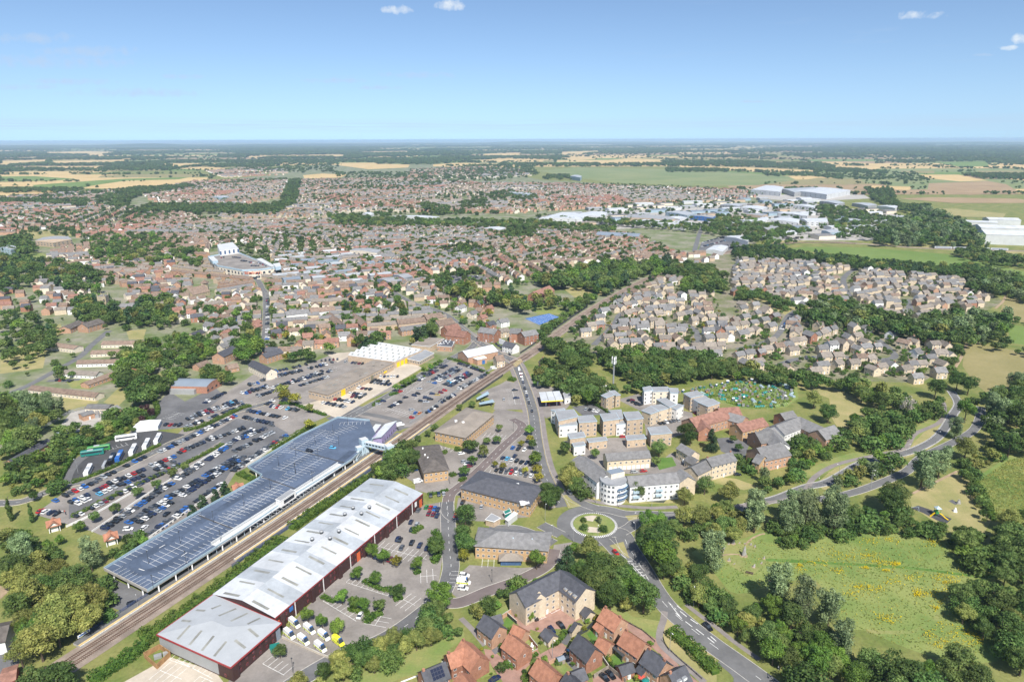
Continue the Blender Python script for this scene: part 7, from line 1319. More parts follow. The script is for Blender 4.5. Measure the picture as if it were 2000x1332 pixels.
for s,h,k,ph in(('D 130,100',16,'willow','left of the stone circle path'),('D 340,90 420,60',17,'willow','in the row behind the meadow'),('D 490,70',16,'willow','in the row behind the meadow'),('D 650,60 690,90',17,'willow','in the row behind the meadow'),('C 1750,330',18,'willow','beside the stone circle'),('D 280,590',17,'willow','in the clump at the lower meadow edge'),('D 450,700',18,'willow','in the clump at the lower meadow edge'),('D 650,730',17,'willow','in the clump at the lower meadow edge'),('D 730,960',16,'willow','in the clump below the meadow'),('I 130,1170',16,'willow','beside the link road bend'),('I 400,1180 500,1150',17,'willow','beside the link road bend'),('I 660,1170',17,'willow','beside the link road bend'),('I 1300,920',19,'willow','beside the path to the playground'),('I 1420,870',17,'willow','beside the path to the playground'),('I 1600,760',15,'olive','at the fork of the link road'),('I 1600,500',17,'lime','beside the link road curve'),('I 1530,620',14,'willow','beside the link road curve'),('I 1190,470',17,'dead','in the thicket behind the cycle path'),('I 190,950',10,'willow','by the nursing home lawn'),('I 1850,500',18,'willow','in the wood right of the link road'),('I 1790,450',17,'willow','in the wood right of the link road'),('I 1390,340',17,'oak','at the estate corner by the road'),('I 1620,320 1540,290',16,'oak','at the field corner by the road'),('I 1550,100',13,'oak','by the hay field track'),('I 540,420',14,'olive','behind the nursing home'),('I 640,520',13,'oak','behind the nursing home'),('I 490,650',8,'oak','in the nursing home garden'),('PG 700,650',17,'ash','left of the playground'),('PG 620,760',15,'oak','left of the playground'),('D 1590,260',13,'ash','right of the meadow')):
 tree(s,h,k,ph)
for i,(s,ph,kd,h,sp)in enumerate((('A 20,420 330,400 640,600 700,800 640,960 420,1240 140,1290 100,1050 150,900 60,760','in the wood at the bottom left',('olive','olive','ash','oak','olive'),(9,14),6.5),('A 0,200 320,250 430,330 400,420 60,420 0,400','in the scrub left of the stair pavilions',('olive','shrub','lime','ash'),(4,8),6),('A 640,640 740,560 760,720 880,780 700,960','behind the lower platform',('shrub','lime','shrub'),(3.5,6),4.5),('A 790,300 1000,230 1040,290 800,400','in the hedge at the deck edge',('shrub','oak'),(4,6.5),4.5),
          ('B 960,900 1240,860 1310,960 1090,1080 860,1150 480,1257 320,1300 330,1257 640,1090','in the belt along the business park road',('ash','shrub','oak','olive'),(5,8),5),('B 1270,700 1440,780 1500,880 1360,940 1260,860','in the clump at the road bend',('ash','shrub'),(6,9),5),('C 10,770 380,560 540,500 590,530 360,640 200,760 60,820','in the hedge belt behind the cream flats',('olive','shrub','ash'),(3.5,5.5),4),('C 850,490 960,400 1230,520 1250,600 1130,700 940,610','in the copse behind the cream flats',('oak','ash','oak'),(9,13),6),
          ('C 1260,140 1340,50 1450,60 1440,420 1450,620 1280,420','in the belt right of the roundabout',('oak','oak','ash','lime'),(10,14),6.5),('C 1450,30 1960,50 1960,230 1600,200 1470,200','in the thicket above the stone circle',('olive','olive','shrub','ash'),(6,10),6),('C 1430,440 1640,400 1740,640 1990,820 2010,1000 1780,860 1600,680','in the belt along the ring road',('shrub','lime','ash','shrub','olive'),(5,9),5),('D 0,720 240,680 560,900 760,1080 1000,1060 1200,1150 1500,1130 1700,1160 1700,1400 700,1400 400,1250 200,1080 0,960','in the wood along the bottom right',('ash','lime','oak','ash','shrub'),(6,11),6.5),
          ('D 1500,640 1700,560 1880,600 2060,560 2060,1200 1860,1060 1780,900 1520,780','in the thicket right of the meadow',('oak','ash','shrub'),(6,11),6.5),('D 1480,280 1600,180 1720,230 1850,480 1640,450 1510,380','in the bramble mound right of the meadow',('shrub','shrub','oak'),(4,7),5),('D 1800,120 2050,100 2050,560 1880,520 1840,400','in the wood at the right edge',('olive','oak','ash'),(8,13),7),('D 220,170 470,180 480,300 300,270','in the round thicket left of the meadow',('shrub',),(3.5,5.5),4.5),('D 470,150 1160,120 1440,180 1420,240 1150,200 640,240 500,280','in the thicket behind the meadow',('shrub','shrub','oak'),(3.5,6.5),5),('D -60,140 40,150 70,240 -60,260','left of the stone circle path',('shrub','oak'),(5,8),5),('D 560,80 1220,60 1240,140 640,140','in the belt below the playground',('oak','ash','shrub'),(6,9),6),
          ('I 700,920 960,830 1180,860 1160,930 900,960 700,1060 660,1030','in the central reservation of the link road',('willow','olive','shrub'),(4,8),6),('I 820,320 1100,350 1180,420 1000,450 860,420','in the dark copse above the cycle path',('oak','oak','ash'),(9,13),7),('I 800,560 1000,480 1300,480 1420,440 1400,500 1330,560 1180,680 1090,770 700,760 660,700 780,620','in the thicket behind the cycle path',('oak','shrub','ash'),(5,9),6.5),('I 320,740 460,680 680,720 700,760 520,880 400,930 330,840','below the nursing home',('oak','shrub','lime'),(4,7),6),('I 0,820 150,880 130,940 0,890','in the hedge below the nursing home',('shrub',),(3,4.5),4),('I 180,1000 400,950 480,1000 420,1090 240,1110','in the scrub by the nursing home lawn',('shrub','ash'),(4,7),5),('I 1650,420 1900,330 2060,300 2060,760 1900,800 1760,600 1700,500','in the wood right of the link road',('oak','ash','willow'),(10,15),8.5),('I 1560,900 1780,720 1880,840 1660,930 1780,1257 1700,1257 1600,1000','in the hedgerow beside the rough field',('shrub','oak','olive'),(3.5,6),5),
          ('I 0,180 330,230 560,260 620,320 820,300 840,360 640,330 360,320 100,260 0,280','in the belt above the allotments',('oak','oak','ash'),(7,11),6.5),('I 1460,60 1560,80 1480,240 1420,200','beside the hay field',('shrub','ash'),(4,7),6),('H 320,200 450,180 560,260 700,290 760,420 620,440 480,340 330,310','in the thicket behind the filling station',('oak','ash','oak'),(7,11),6.5),('O 730,770 870,760 1020,830 1080,900 960,960 840,860 740,820','in the copse above the brick terrace',('oak','oak','ash'),(9,13),7.5),('O 920,990 1130,1030 1200,1110 1360,1080 1460,1060 1440,1110 1200,1120 960,1180 900,1100','in the scrub around the phone mast',('oak','ash','shrub'),(6,10),6.5),('O 1080,810 1340,860 1380,840 1880,890 2050,920 2050,1010 1780,1000 1660,1050 1400,1070 1260,980 1120,900','in the wood below the estate',('oak','oak','ash'),(8,12),7),
          ('V 1100,1000 1500,720 1720,760 1760,1050 1500,1150 1300,1200 1040,1280 700,1290','in the belt beside the footbridge',('ash','oak','shrub'),(5,9),5.5),('E 0,280 220,260 350,300 440,350 280,470 240,560 60,640 0,640','in the wood at the left edge',('oak','ash','willow'),(10,16),8.5),('E 400,520 560,470 820,490 900,440 980,440 920,500 700,560 520,680 420,900 240,960 40,960 0,820 150,720 350,600','in the scrub left of the coach park',('shrub','ash','oak','olive'),(4,8),6),('E 720,380 930,350 1090,370 1080,410 860,480 740,460','beside the substation',('oak','purple','shrub'),(5,8),5.5),('E 920,190 1140,110 1280,80 1300,120 1190,170 1080,270 900,310','in the belt behind the works hall',('oak','oak','ash'),(8,11),6.5),('E 780,120 860,20 920,10 1060,60 960,130 840,180','on the wooded bank',('oak','ash','lime'),(9,13),7),('E 1380,90 1500,70 1620,120 1600,160 1420,130','behind the works hall',('oak','ash'),(7,10),6))):
 belt(s,ph,kd,h,sp,500+i)
for i,(s,ph,kd,h,sp)in enumerate((('M 0,560 120,560 330,580 440,660 380,780 280,900 100,980 0,880','in the cemetery',('conifer','oak','ash'),(7,13),11),('M 0,180 260,210 620,240 700,320 680,420 460,400 300,330 0,420','in the wooded left suburb',('oak','ash','conifer','oak'),(10,15),10),('M 480,480 700,480 900,560 1060,470 1180,480 1220,640 1080,640 900,620 560,620','around the old church',('oak','conifer','oak','ash'),(9,14),8.5),('M 620,60 1050,20 1240,130 1400,140 1400,260 1220,200 900,260 660,200','behind the church',('oak','ash','lime'),(9,14),14),('M 1180,760 1240,700 1460,780 1480,860 1250,960 1040,960 900,1000 860,860 960,800','on the slope above the works hall',('oak','lime','ash','lime'),(7,12),8),('M 1650,780 1780,740 1830,820 1720,900 1640,880','above the pale slate terrace',('oak','lime'),(9,12),8),
          ('O 40,380 220,400 330,440 560,420 640,520 880,520 900,480 640,460 620,560 440,500 300,500 60,440','in the town park',('oak','conifer','lime','olive','oak','ash','purple'),(8,15),8.5),('O 640,330 840,300 1080,250 1300,230 1520,240 1540,290 1300,370 1180,440 1000,380 760,380','in the park beside the railway',('oak','conifer','lime','ash'),(10,17),9),('O 880,600 920,500 1020,470 1180,450 1020,560 900,640','beside the railway curve',('lime','oak','ash'),(8,13),7),('O 640,740 860,590 960,560 840,690 700,790','along the railway below the tennis courts',('ash','lime','shrub'),(4,8),5.5),('O 860,760 1020,560 1100,520 1300,400 1560,300 1540,330 1340,440 1120,560 940,760','in the railway hedge of the estate',('shrub','ash','oak'),(3.5,6.5),5.5),('O 1540,290 1640,220 1780,250 1900,330 1890,430 1700,420 1690,330','at the far end of the estate',('oak','ash'),(8,13),8),('O 1640,215 1900,250 2000,330 1990,430 1890,330 1700,280','between the two estates',('oak','ash'),(7,12),8),('O 1600,200 1480,180 1500,250 1640,260','beside the rail junction',('oak','conifer'),(10,15),9),('N 960,490 1320,470 1500,560 1340,640 960,640','in the town gardens',('oak','conifer','lime','oak','ash'),(6,11),11),('N 480,600 860,640 1250,680 1260,760 600,800','among the hipped houses',('lime','ash','oak'),(4,8),14),('N 20,560 330,560 330,780 200,820 30,830','in the lane gardens',('oak','lime','ash'),(6,11),12),('N 1000,760 1160,720 1240,780 1120,820','beside the white workshop',('oak','conifer','golden'),(8,12),7),('N 1400,760 1620,640 1560,760','behind the annex',('conifer','oak'),(9,14),8),
          ('P -40,100 340,110 360,190 340,200 0,200','in the belt above the upper estate',('oak','conifer'),(8,12),8),('P 350,150 720,180 900,210 1280,240 1280,290 1000,270 700,240 380,200','in the dark pine belt',('oak','conifer','oak'),(9,13),7.5),('P 1300,250 1760,260 1800,300 1560,320 1300,290','in the dark pine belt right',('oak','oak'),(9,13),7.5),('P 400,560 560,520 800,520 1000,600 1300,620 1400,580 1560,560 1700,560 1900,580 1900,700 1600,800 1480,780 1280,760 1000,690 800,660 520,650','in the copse between the estates',('oak','ash','willow','oak'),(9,14),8.5),('P 0,400 160,430 420,540 330,540 160,470 0,470','in the hedge above the green slope',('oak','shrub'),(5,9),7),('P 580,470 720,470 720,520 600,510','in the round copse',('oak',),(8,11),7),('P 1600,330 1860,300 2060,400 2060,480 1860,440 1620,420','in the wood right of the upper estate',('oak','ash','willow'),(10,15),9),('P 1600,620 2060,600 2060,640 1700,640 1900,820 2060,830 2060,870 1880,820 1600,800','in the hedges of the hay fields',('oak','ash'),(6,11),9),('P 1500,140 1700,130 2060,190 2060,240 1760,230 1560,170','below the train',('oak','ash'),(9,14),10),('TR 0,100 380,150 900,400 1300,760 500,740 0,720 -900,720 -700,400','in the wood before the hangars',('oak','willow','oak'),(13,19),12),
          ('G 1080,425 1240,440 1380,450 1480,475 1560,470 1480,460 1380,438 1240,432','along the old embankment',('oak','ash'),(10,14),11),('G 640,420 820,428 1060,432 1200,444 1200,452 1060,446 820,440 660,440','along the old embankment',('oak','ash'),(10,14),11),('G 1400,420 1500,435 1580,450 1500,470 1380,450','around the industrial estate',('oak','ash'),(9,13),12),('G 1580,400 1640,405 1800,440 1900,470 1860,480 1700,465 1640,450','around the industrial estate',('oak','ash'),(9,14),14))):
 belt(s,ph,kd,h,sp,700+i,True,None,1500)
def gscatter(s,n,h,seed,kinds,ph):
 P=gp(s,2);rg=random.Random(seed);xs=[p.x for p in P];ys=[p.y for p in P];k=0
 for _ in range(n*12):
  x,y=rg.uniform(min(xs),max(xs)),rg.uniform(min(ys),max(ys))
  if not inpoly(x,y,P)or not clear(x,y,5.0)or not tclear(x,y,3.6)or near_road(x,y,1):continue
  if any(inpoly(x,y,q)for q in LMK):continue
  tput(x,y,rg.uniform(*h),rg.choice(kinds),ph);k+=1
  if k>=n:break
gscatter('O 1000,640 1290,470 1600,310 1880,430 2000,600 2040,800 1960,880 1440,850 1180,800',330,(2.5,6),1,('shrub','lime','oak','ash','golden'),'in the estate gardens');gscatter('P 0,560 300,560 500,590 800,660 1200,740 1480,780 1420,1000 1080,1010 560,1030 0,930',330,(2.5,6),2,('shrub','lime','oak','ash'),'in the lower estate gardens');gscatter('P 0,200 760,240 1600,310 1800,440 1400,590 1000,600 480,520 0,430',380,(3,7),3,('shrub','lime','oak','ash'),'in the upper estate gardens');gscatter('N 30,430 480,380 1220,360 2000,500 2000,700 1600,640 1000,740 460,860 30,830',420,(3,8),4,('shrub','lime','oak','ash','golden'),'in the old town gardens')
gscatter('G 60,560 110,490 330,440 560,430 900,440 1060,445 1240,462 1330,500 1200,540 1060,545 960,590 880,610 860,640 700,655 520,660 440,640 300,610 180,600',2700,(3,7.5),9,('lime','oak','ash','shrub'),'through the town');gscatter('C 0,820 480,760 700,900 1000,760 1400,1020 1500,1257 0,1257',34,(1.5,3.0),5,('shrub','lime','golden'),'in the brick estate gardens');gscatter('M 0,380 700,300 1400,300 1480,800 700,1000 0,1150',120,(3,9),6,('shrub','lime','oak','ash'),'in the left town gardens')
for s,h,k in(('Q 630,490',3,'oak'),('Q 910,490',4.2,'willow'),('Q 650,615',3.6,'olive'),('Q 985,650',3.2,'oak')):tree(s,h,'shrub' if k!='willow' else 'willow','on the roundabout island')
TL.sort(key=lambda t:(t[0]**2+t[1]**2)/max(t[2],3.0)**2);NT=TL[:300];FT=TL[300:]
TW=dict(oak='dark green broadleaf tree',ash='mid green tree',lime='bright green round tree',willow='grey-green willow',olive='olive-green willow',shrub='bushy green shrub',golden='yellow-leaved tree',purple='purple-leaved tree',conifer='dark conifer',poplar='columnar poplar',dead='bare pale dead tree')
grp={}
for t in NT:grp.setdefault((t[3],t[4]),[]).append(t)
for(k,ph),L in grp.items():
 L.sort(key=lambda t:proj((t[0],t[1],3))[0])
 for n,(x,y,h,_,_)in enumerate(L):
  me,tr=TREE[k][n%len(TREE[k])];lb='%s %s'%(TW[k],ph)if len(L)==1 else '%s-from-left %s %s'%(ordw(n+1),TW[k],ph)
  sx=h*random.uniform(0.9,1.12)*(1.12 if k in('oak','olive','ash')else 1.0);root=tag(ob('shrub' if k=='shrub' else 'tree',None,None,(x,y,0),random.uniform(0,6.28)),lb,'shrub' if k=='shrub' else 'tree','trees and shrubs '+ph);root.scale=(sx,sx,h);ob('crown',me,root);ob('trunk',tr,root)
def gn_scatter(name,label,cat,pts,sources):
 col=bpy.data.collections.new(name+'_kinds');names=sorted(sources)
 for i,k in enumerate(names):
  o=bpy.data.objects.new('%s_%02d'%(name,i),sources[k]);col.objects.link(o)
 me=bpy.data.meshes.new(name);n=len(pts);co=np.array([(p[0],p[1],p[2])for p in pts],dtype=np.float32);me.vertices.add(n);me.vertices.foreach_set('co',co.ravel())
 a=me.attributes.new('k','INT','POINT');a.data.foreach_set('value',np.array([names.index(p[4])for p in pts],dtype=np.int32));a=me.attributes.new('s','FLOAT_VECTOR','POINT');a.data.foreach_set('vector',np.array([(p[3]*p[5],p[3]*p[5],p[3])for p in pts],dtype=np.float32).ravel());a=me.attributes.new('r','FLOAT_VECTOR','POINT');a.data.foreach_set('vector',np.array([(0,0,(i*2.39996)%6.283)for i in range(n)],dtype=np.float32).ravel())
 ng=bpy.data.node_groups.new(name,'GeometryNodeTree');ng.interface.new_socket('Geometry',in_out='INPUT',socket_type='NodeSocketGeometry');ng.interface.new_socket('Geometry',in_out='OUTPUT',socket_type='NodeSocketGeometry')
 N=ng.nodes;gi=N.new('NodeGroupInput');go=N.new('NodeGroupOutput');ip=N.new('GeometryNodeInstanceOnPoints');ci=N.new('GeometryNodeCollectionInfo');ci.inputs['Collection'].default_value=col;ci.inputs['Separate Children'].default_value=True;ci.inputs['Reset Children'].default_value=True
 def na(nm,ty):q=N.new('GeometryNodeInputNamedAttribute');q.data_type=ty;q.inputs['Name'].default_value=nm;return[o for o in q.outputs if o.name=='Attribute' and o.enabled][0]
 ng.links.new(gi.outputs[0],ip.inputs['Points']);ng.links.new(ci.outputs[0],ip.inputs['Instance']);ip.inputs['Pick Instance'].default_value=True;ng.links.new(na('k','INT'),ip.inputs['Instance Index']);ng.links.new(na('s','FLOAT_VECTOR'),ip.inputs['Scale']);ng.links.new(na('r','FLOAT_VECTOR'),ip.inputs['Rotation']);ng.links.new(ip.outputs[0],go.inputs[0])
 o=ob(name,me);md=o.modifiers.new('scatter','NODES');md.node_group=ng;tag(o,label,cat,None,'stuff');return o
def lowtree(k,seed,n=420,leaf=0.06):
 lb=lobes_for(k,seed);V=leafcloud(lb,n,leaf,seed,0.45);return np_mesh('crown',V,n,'leaf_'+k)
src={k:lowtree(k,900+i,900 if k in('oak','ash','conifer','willow')else 700,0.048 if k!='shrub' else 0.07)for i,k in enumerate(KN)if k!='dead'}
gn_scatter('wood_and_garden_trees','dense leafy trees and shrubs spread through woods gardens and hedges','trees',[(x,y,0,h,k if k!='dead' else 'ash',random.uniform(0.95,1.3))for x,y,h,k,_ in FT],src)
# --- hedges: clipped leafy bars
def hedge(s,w,h,label,mat='hedge',dens=9.0,closed=False):
 P=smooth(gp(s,h*0.6),5);Q=resamp(P,0.5);n=int(len(Q)*0.5*(w+2*h)*dens);rs=np.random.RandomState(len(s));X=np.array([q[:2]for q in Q]);k=rs.randint(0,len(Q)-1,n);t=rs.rand(n)[:,None];c=X[k]*(1-t)+X[k+1]*t;d=X[k+1]-X[k];d/=np.linalg.norm(d,axis=1)[:,None]+1e-9;nn=np.stack([-d[:,1],d[:,0]],1);r=rs.rand(n);off=np.where(r<0.45,rs.uniform(-1,1,n),np.where(r<0.72,1.0,-1.0))*w/2;z=np.where(r<0.45,h,rs.rand(n)*h)+rs.normal(size=n)*0.09
 mo=0.95+0.3*np.sin(k*0.41)*np.sin(k*0.13+1)+0.12*np.sin(k*0.9);z=z*mo;off=off*(0.6+0.45*mo)+rs.normal(size=n)*0.16
 pos=np.concatenate([c+nn*off[:,None],z[:,None]],1);no=rs.normal(size=(n,3))*0.5;no[:,2]+=np.where(r<0.45,1,0);no[:,:2]+=nn*np.where(r<0.45,0,np.sign(off))[:,None];no/=np.linalg.norm(no,axis=1)[:,None];tt=rs.normal(size=(n,3));tt-=(tt*no).sum(1)[:,None]*no;tt/=np.linalg.norm(tt,axis=1)[:,None];b=np.cross(no,tt);sz=rs.uniform(0.16,0.42,n)[:,None]
 V=np.stack([pos-tt*sz,pos-b*sz*0.7,pos+tt*sz,pos+b*sz*0.7],1).reshape(-1,3);o0=Q[0];t_=Thing('hedge',label,'hedge',o0,'hedges');V=V-np.array([o0.x,o0.y,0]);ob('foliage',np_mesh('foliage',V,n,'leaf_'+mat),t_.o)
 m=MB()
 for i in range(0,len(P)-1):m.slab(P[i],P[i+1],w*0.6,h*0.55,0,'leaf_'+mat)
 t_.part('inner_growth',m,'leaf_'+mat)
for s,w,h,lb in(('E 1280,498 1400,470 1560,400 1690,340 1755,325',3.0,1.6,'long clipped hedge curving between the upper car parks'),('E 500,862 700,790 900,700 1120,595',2.2,1.5,'clipped hedge between the coach park and approach road'),('E 380,900 440,780 520,660 600,610 700,580 800,540',3,2.2,'tall hedge along the left side of the coach park'),('E 800,530 900,480 1000,430 1090,380 1090,320 1060,280',3,2.5,'tall hedge behind the marquee'),('F 230,455 330,455 420,490 560,535',2.5,1.4,'hedge on the golden tree island'),('Y 1430,395 1580,430 1850,545 1960,590',2.0,1.6,'hedge between the right car park and the blue-doored unit'),('Y 670,870 780,840',2.5,1.4,'short hedge at the end of the street tree row'),('Y 800,790 1000,690 1140,620',1.6,1.0,'low hedge under the young street trees'),('Y 460,1010 500,960 580,935',2.0,1.2,'curved hedge on the station junction island'),
     ('A 985,950 1165,850 1485,630 1985,240',7.5,2.4,'bramble hedge between the railway and the white warehouse'),('S 1280,1290 1960,820',5.5,2.2,'railway hedge beside the far part of the warehouse'),('F 440,1230 640,1100 850,960',4.5,2.6,'leafy railway hedge behind the warehouse end'),('A 640,1240 760,1150 880,1080 1000,980',5,2.6,'overgrown hedge beside the bin store'),('B 525,655 620,690',1.8,1.2,'small clipped hedge at the warehouse wall'),('B 835,835 870,800 950,760',3.0,1.4,'rounded hedge island by the white saloon'),('B 1030,675 1095,655',2.6,1.4,'rounded hedge at the end of the middle tree row'),('B 1165,210 1200,180 1235,165',3.0,1.4,'kidney-shaped hedge in the warehouse car park'),('B 1310,200 1340,230 1350,300 1330,390 1300,415',3.0,1.6,'kerbed hedge along the business park road'),('B 1170,490 1220,475',2.4,1.2,'small hedge under the island tree'),('B 720,735 800,760 860,770',2.2,1.2,'low hedge linking the warehouse trees'),('B 820,545 940,600 1020,610',2.2,1.1,'low hedge under the round warehouse trees'),('W 500,965 640,940 770,900',1.6,1.0,'thin hedge behind the warehouse corner cars'),
     ('W 850,380 930,375',3,1.4,'clipped hedge below the brown-roofed office'),('W 690,410 750,420',3,1.2,'clipped hedge between the two offices'),('W 920,790 1000,740',2.4,1.2,'hedge on the office road corner'),('W 790,720 870,690',3,1.2,'square hedge bed beside the small office'),('T 200,1010 370,1040 520,960',2.2,1.3,'rounded hedge in front of the orange-roofed house'),('T 600,940 740,860 800,830',1.4,1.0,'low hedge along the brick garden wall'),('T 1010,690 1150,600 1280,430',2.0,1.3,'curving golden hedge beside the grey driveway'),('T 250,480 350,430 500,400',1.6,1.2,'shrub bed along the cream flats'),('U 1250,400 1400,520 1560,640 1700,800 1900,980 1990,1080',5.0,2.6,'thick hedge between the estate path and the ring road'),('U 160,790 260,930 380,1050',1.5,1.6,'tall garden hedge beside the artificial lawn'),('T 560,1320 580,1240 660,1190',2.0,1.0,'hedge at the corner of the foreground house'),('C 470,810 530,770 600,720 660,690',1.6,1.2,'shrub bed in front of the cream flats wing'),
     ('H 720,460 780,490 820,520',1.6,1.6,'hedge beside the residents car park'),('I 1640,960 1720,1100 1790,1257',3,2.2,'dark hedge between the playground and rough field'),('S 270,220 420,300 600,360',3.5,1.4,'hedge in the notch of the parking deck'),('F 180,770 330,680 480,600',3,1.6,'hedge along the deck ramp wall'),('X 560,880 690,900',5,1.6,'dark clipped hedge beside the level crossing'),('E 500,1100 700,1000 1000,855 1300,725 1560,590',2.2,1.3,'planted strip between the two left car parks')):
 hedge(s,w,h,lb)
def scatter_quads(name,label,cat,s,n,size,mat,seed,zr,clump=0.0,parent=None):
 P=gp(s);rs=random.Random(seed);xs=[p.x for p in P];ys=[p.y for p in P];pts=[]
 cs=[(rs.uniform(min(xs),max(xs)),rs.uniform(min(ys),max(ys)),rs.uniform(0.8,3.2))for _ in range(48)]
 while len(pts)<n:
  if clump and rs.random()<clump:c=rs.choice(cs);x,y=rs.gauss(c[0],c[2]),rs.gauss(c[1],c[2]*0.6)
  else:x,y=rs.uniform(min(xs),max(xs)),rs.uniform(min(ys),max(ys))
  if inpoly(x,y,P):pts.append((x,y,rs.uniform(*zr)))
 n=len(pts);r=np.random.RandomState(seed);pos=np.array(pts);no=r.normal(size=(n,3))*0.5;no[:,2]+=1;no/=np.linalg.norm(no,axis=1)[:,None];t=r.normal(size=(n,3));t-=(t*no).sum(1)[:,None]*no;t/=np.linalg.norm(t,axis=1)[:,None];b=np.cross(no,t);sz=r.uniform(size[0],size[1],n)[:,None];V=np.stack([pos-t*sz,pos-b*sz,pos+t*sz,pos+b*sz],1).reshape(-1,3);o=ob(name,np_mesh(name,V,n,mat));return tag(o,label,cat,None,'stuff')
pmat('ragwort',(0.55,0.43,0.01),var=0.15,fine=0,transl=0.2);pmat('grass_tuft',(0.14,0.21,0.045),var=0.25,scale=0.12,col2=(0.34,0.32,0.085),fine=2,transl=0.2)
MEAD='D 480,320 660,260 1150,230 1400,270 1480,400 1600,520 1480,640 1380,800 1240,860 900,860 780,760 640,620 400,480'
scatter_quads('ragwort_flowers','bright yellow ragwort flowers dotted over the meadow','flowers',MEAD,2400,(0.12,0.3),'ragwort',3,(0.35,0.8),0.97)
scatter_quads('ragwort_flowers','yellow ragwort patches in the lower corner of the meadow','flowers','D 1260,960 1420,820 1520,860 1660,900 1740,990 1640,1040 1400,1040',520,(0.1,0.26),'ragwort',4,(0.35,0.8),0.9)
scatter_quads('meadow_grass','long tufted grass covering the meadow','grass','D 60,250 480,300 1150,210 1400,240 1700,480 1850,520 1520,640 1760,900 1850,1070 1300,1060 760,860 560,560 0,640 -140,520',4000,(0.15,0.42),'grass_tuft',5,(0.05,0.35));scatter_quads('rough_grass','rough grass and weeds on the right hand field','grass','I 1680,1000 1900,850 2080,820 2080,1350 1900,1380 1760,1200',9000,(0.15,0.4),'grass_tuft',6,(0.05,0.35))
# --- countryside beyond the town
FIELD_MATS=['stubble','stubble','green_field','brown_field','mown_hay','airfield','stubble','green_field','scrub','mown_hay']
fm=MB();HR=[];rg=random.Random(21)
Y0=2300.0;y=Y0;rowsY=[Y0]
while y<26000:y+=230+(y-Y0)*0.085+rg.uniform(0,80);rowsY.append(y)
TOWNP=gp('G -700,700 -300,470 0,392 240,365 380,350 560,342 640,318 900,322 1060,330 1480,372 1560,395 1800,420 2100,430 2300,700')
def inTown(x,y):
 return inpoly(x,y,TOWNP)
for r in range(len(rowsY)-1):
 y0,y1=rowsY[r],rowsY[r+1];half=y1*0.95+500;x=-half;w=y1-y0
 while x<half:
  x2=x+w*rg.uniform(1.1,2.6);sl=w*0.2*math.sin(r*1.7);c=((x+x2)/2,(y0+y1)/2)
  if not inTown(*c):
   m_=rg.choice(FIELD_MATS);fm.face([(x+6,y0+5+20*math.sin(x*.003),0.12),(x2-6,y0+5+20*math.sin(x2*.003),0.12),(x2-6+sl,y1-5+20*math.sin(x2*.003+1),0.12),(x+6+sl,y1-5+20*math.sin(x*.003+1),0.12)],m_)
   wood=rg.random()<(0.15 if y0<4200 else 0.34 if y0<6500 else 0.58)
   if wood:
    n=min(420,int((x2-x)*w/(330 if y0<4200 else 500+y0*0.2)))
    for _ in range(n):HR.append((rg.uniform(x,x2),rg.uniform(y0,y1),1.25))
   step=7+y0*0.002
   for _ in range(int((x2-x)/step*(0.95 if rg.random()<0.8 else 0.3))):HR.append((rg.uniform(x,x2),y0+rg.uniform(-4,4),rg.choice((0.5,0.6,0.9,1.1))))
   for _ in range(int(w/step*0.8)):t=rg.random();HR.append((x2+sl*t,y0+(y1-y0)*t,rg.choice((0.5,0.6,0.9,1.1))))
  x=x2
struct('farmland',fm,'stubble')
FF=[]
for s,mt,nm in(('G 1050,334 1120,328 1300,331 1420,336 1540,345 1555,352 1480,362 1380,364 1200,358 1120,347','airfield','airfield'),('J 460,338 560,312 850,298 1160,288 1140,300 860,330 620,340','stubble','stubble_field'),('J 880,312 1100,290 1380,288 1420,300 1180,318','stubble','stubble_field'),('J 190,268 320,256 560,270 540,282 280,280','stubble','stubble_field'),('J 0,272 180,270 420,285 300,296 0,300','green_field','green_field'),('J 180,320 460,300 680,285 1060,275 1000,288 700,296 480,328 200,335','green_field','green_field'),('J 0,355 200,345 300,355 100,370 0,372','stubble','stubble_field'),('J 1690,265 1800,256 1940,262 1900,278 1700,286','stubble','stubble_field'),('K 20,208 300,202 430,206 420,222 200,232','stubble','stubble_field'),('K 560,205 700,196 940,200 920,212 560,216','stubble','stubble_field'),('L 780,290 850,280 1080,285 1110,305 1000,320','mown_hay','hay_field'),('L 1470,310 1800,298 1900,315 1980,362 1700,375 1460,350','brown_field','ploughed_field'),('L 1300,395 1480,388 1960,395 2100,420 1600,420','brown_field','ploughed_field'),('L 1140,322 1380,330 1360,348 1120,338','stubble','stubble_field'),('L 950,215 1200,225 1160,238 940,232','stubble','stubble_field'),('L 1500,192 1800,188 1800,215 1640,218','green_field','green_field'),('L 1400,450 1620,452 1900,480 1880,505 1640,495','dry_grass','rough_field')):FF.append(gp(s));sheet(nm,s,mt,0.3)
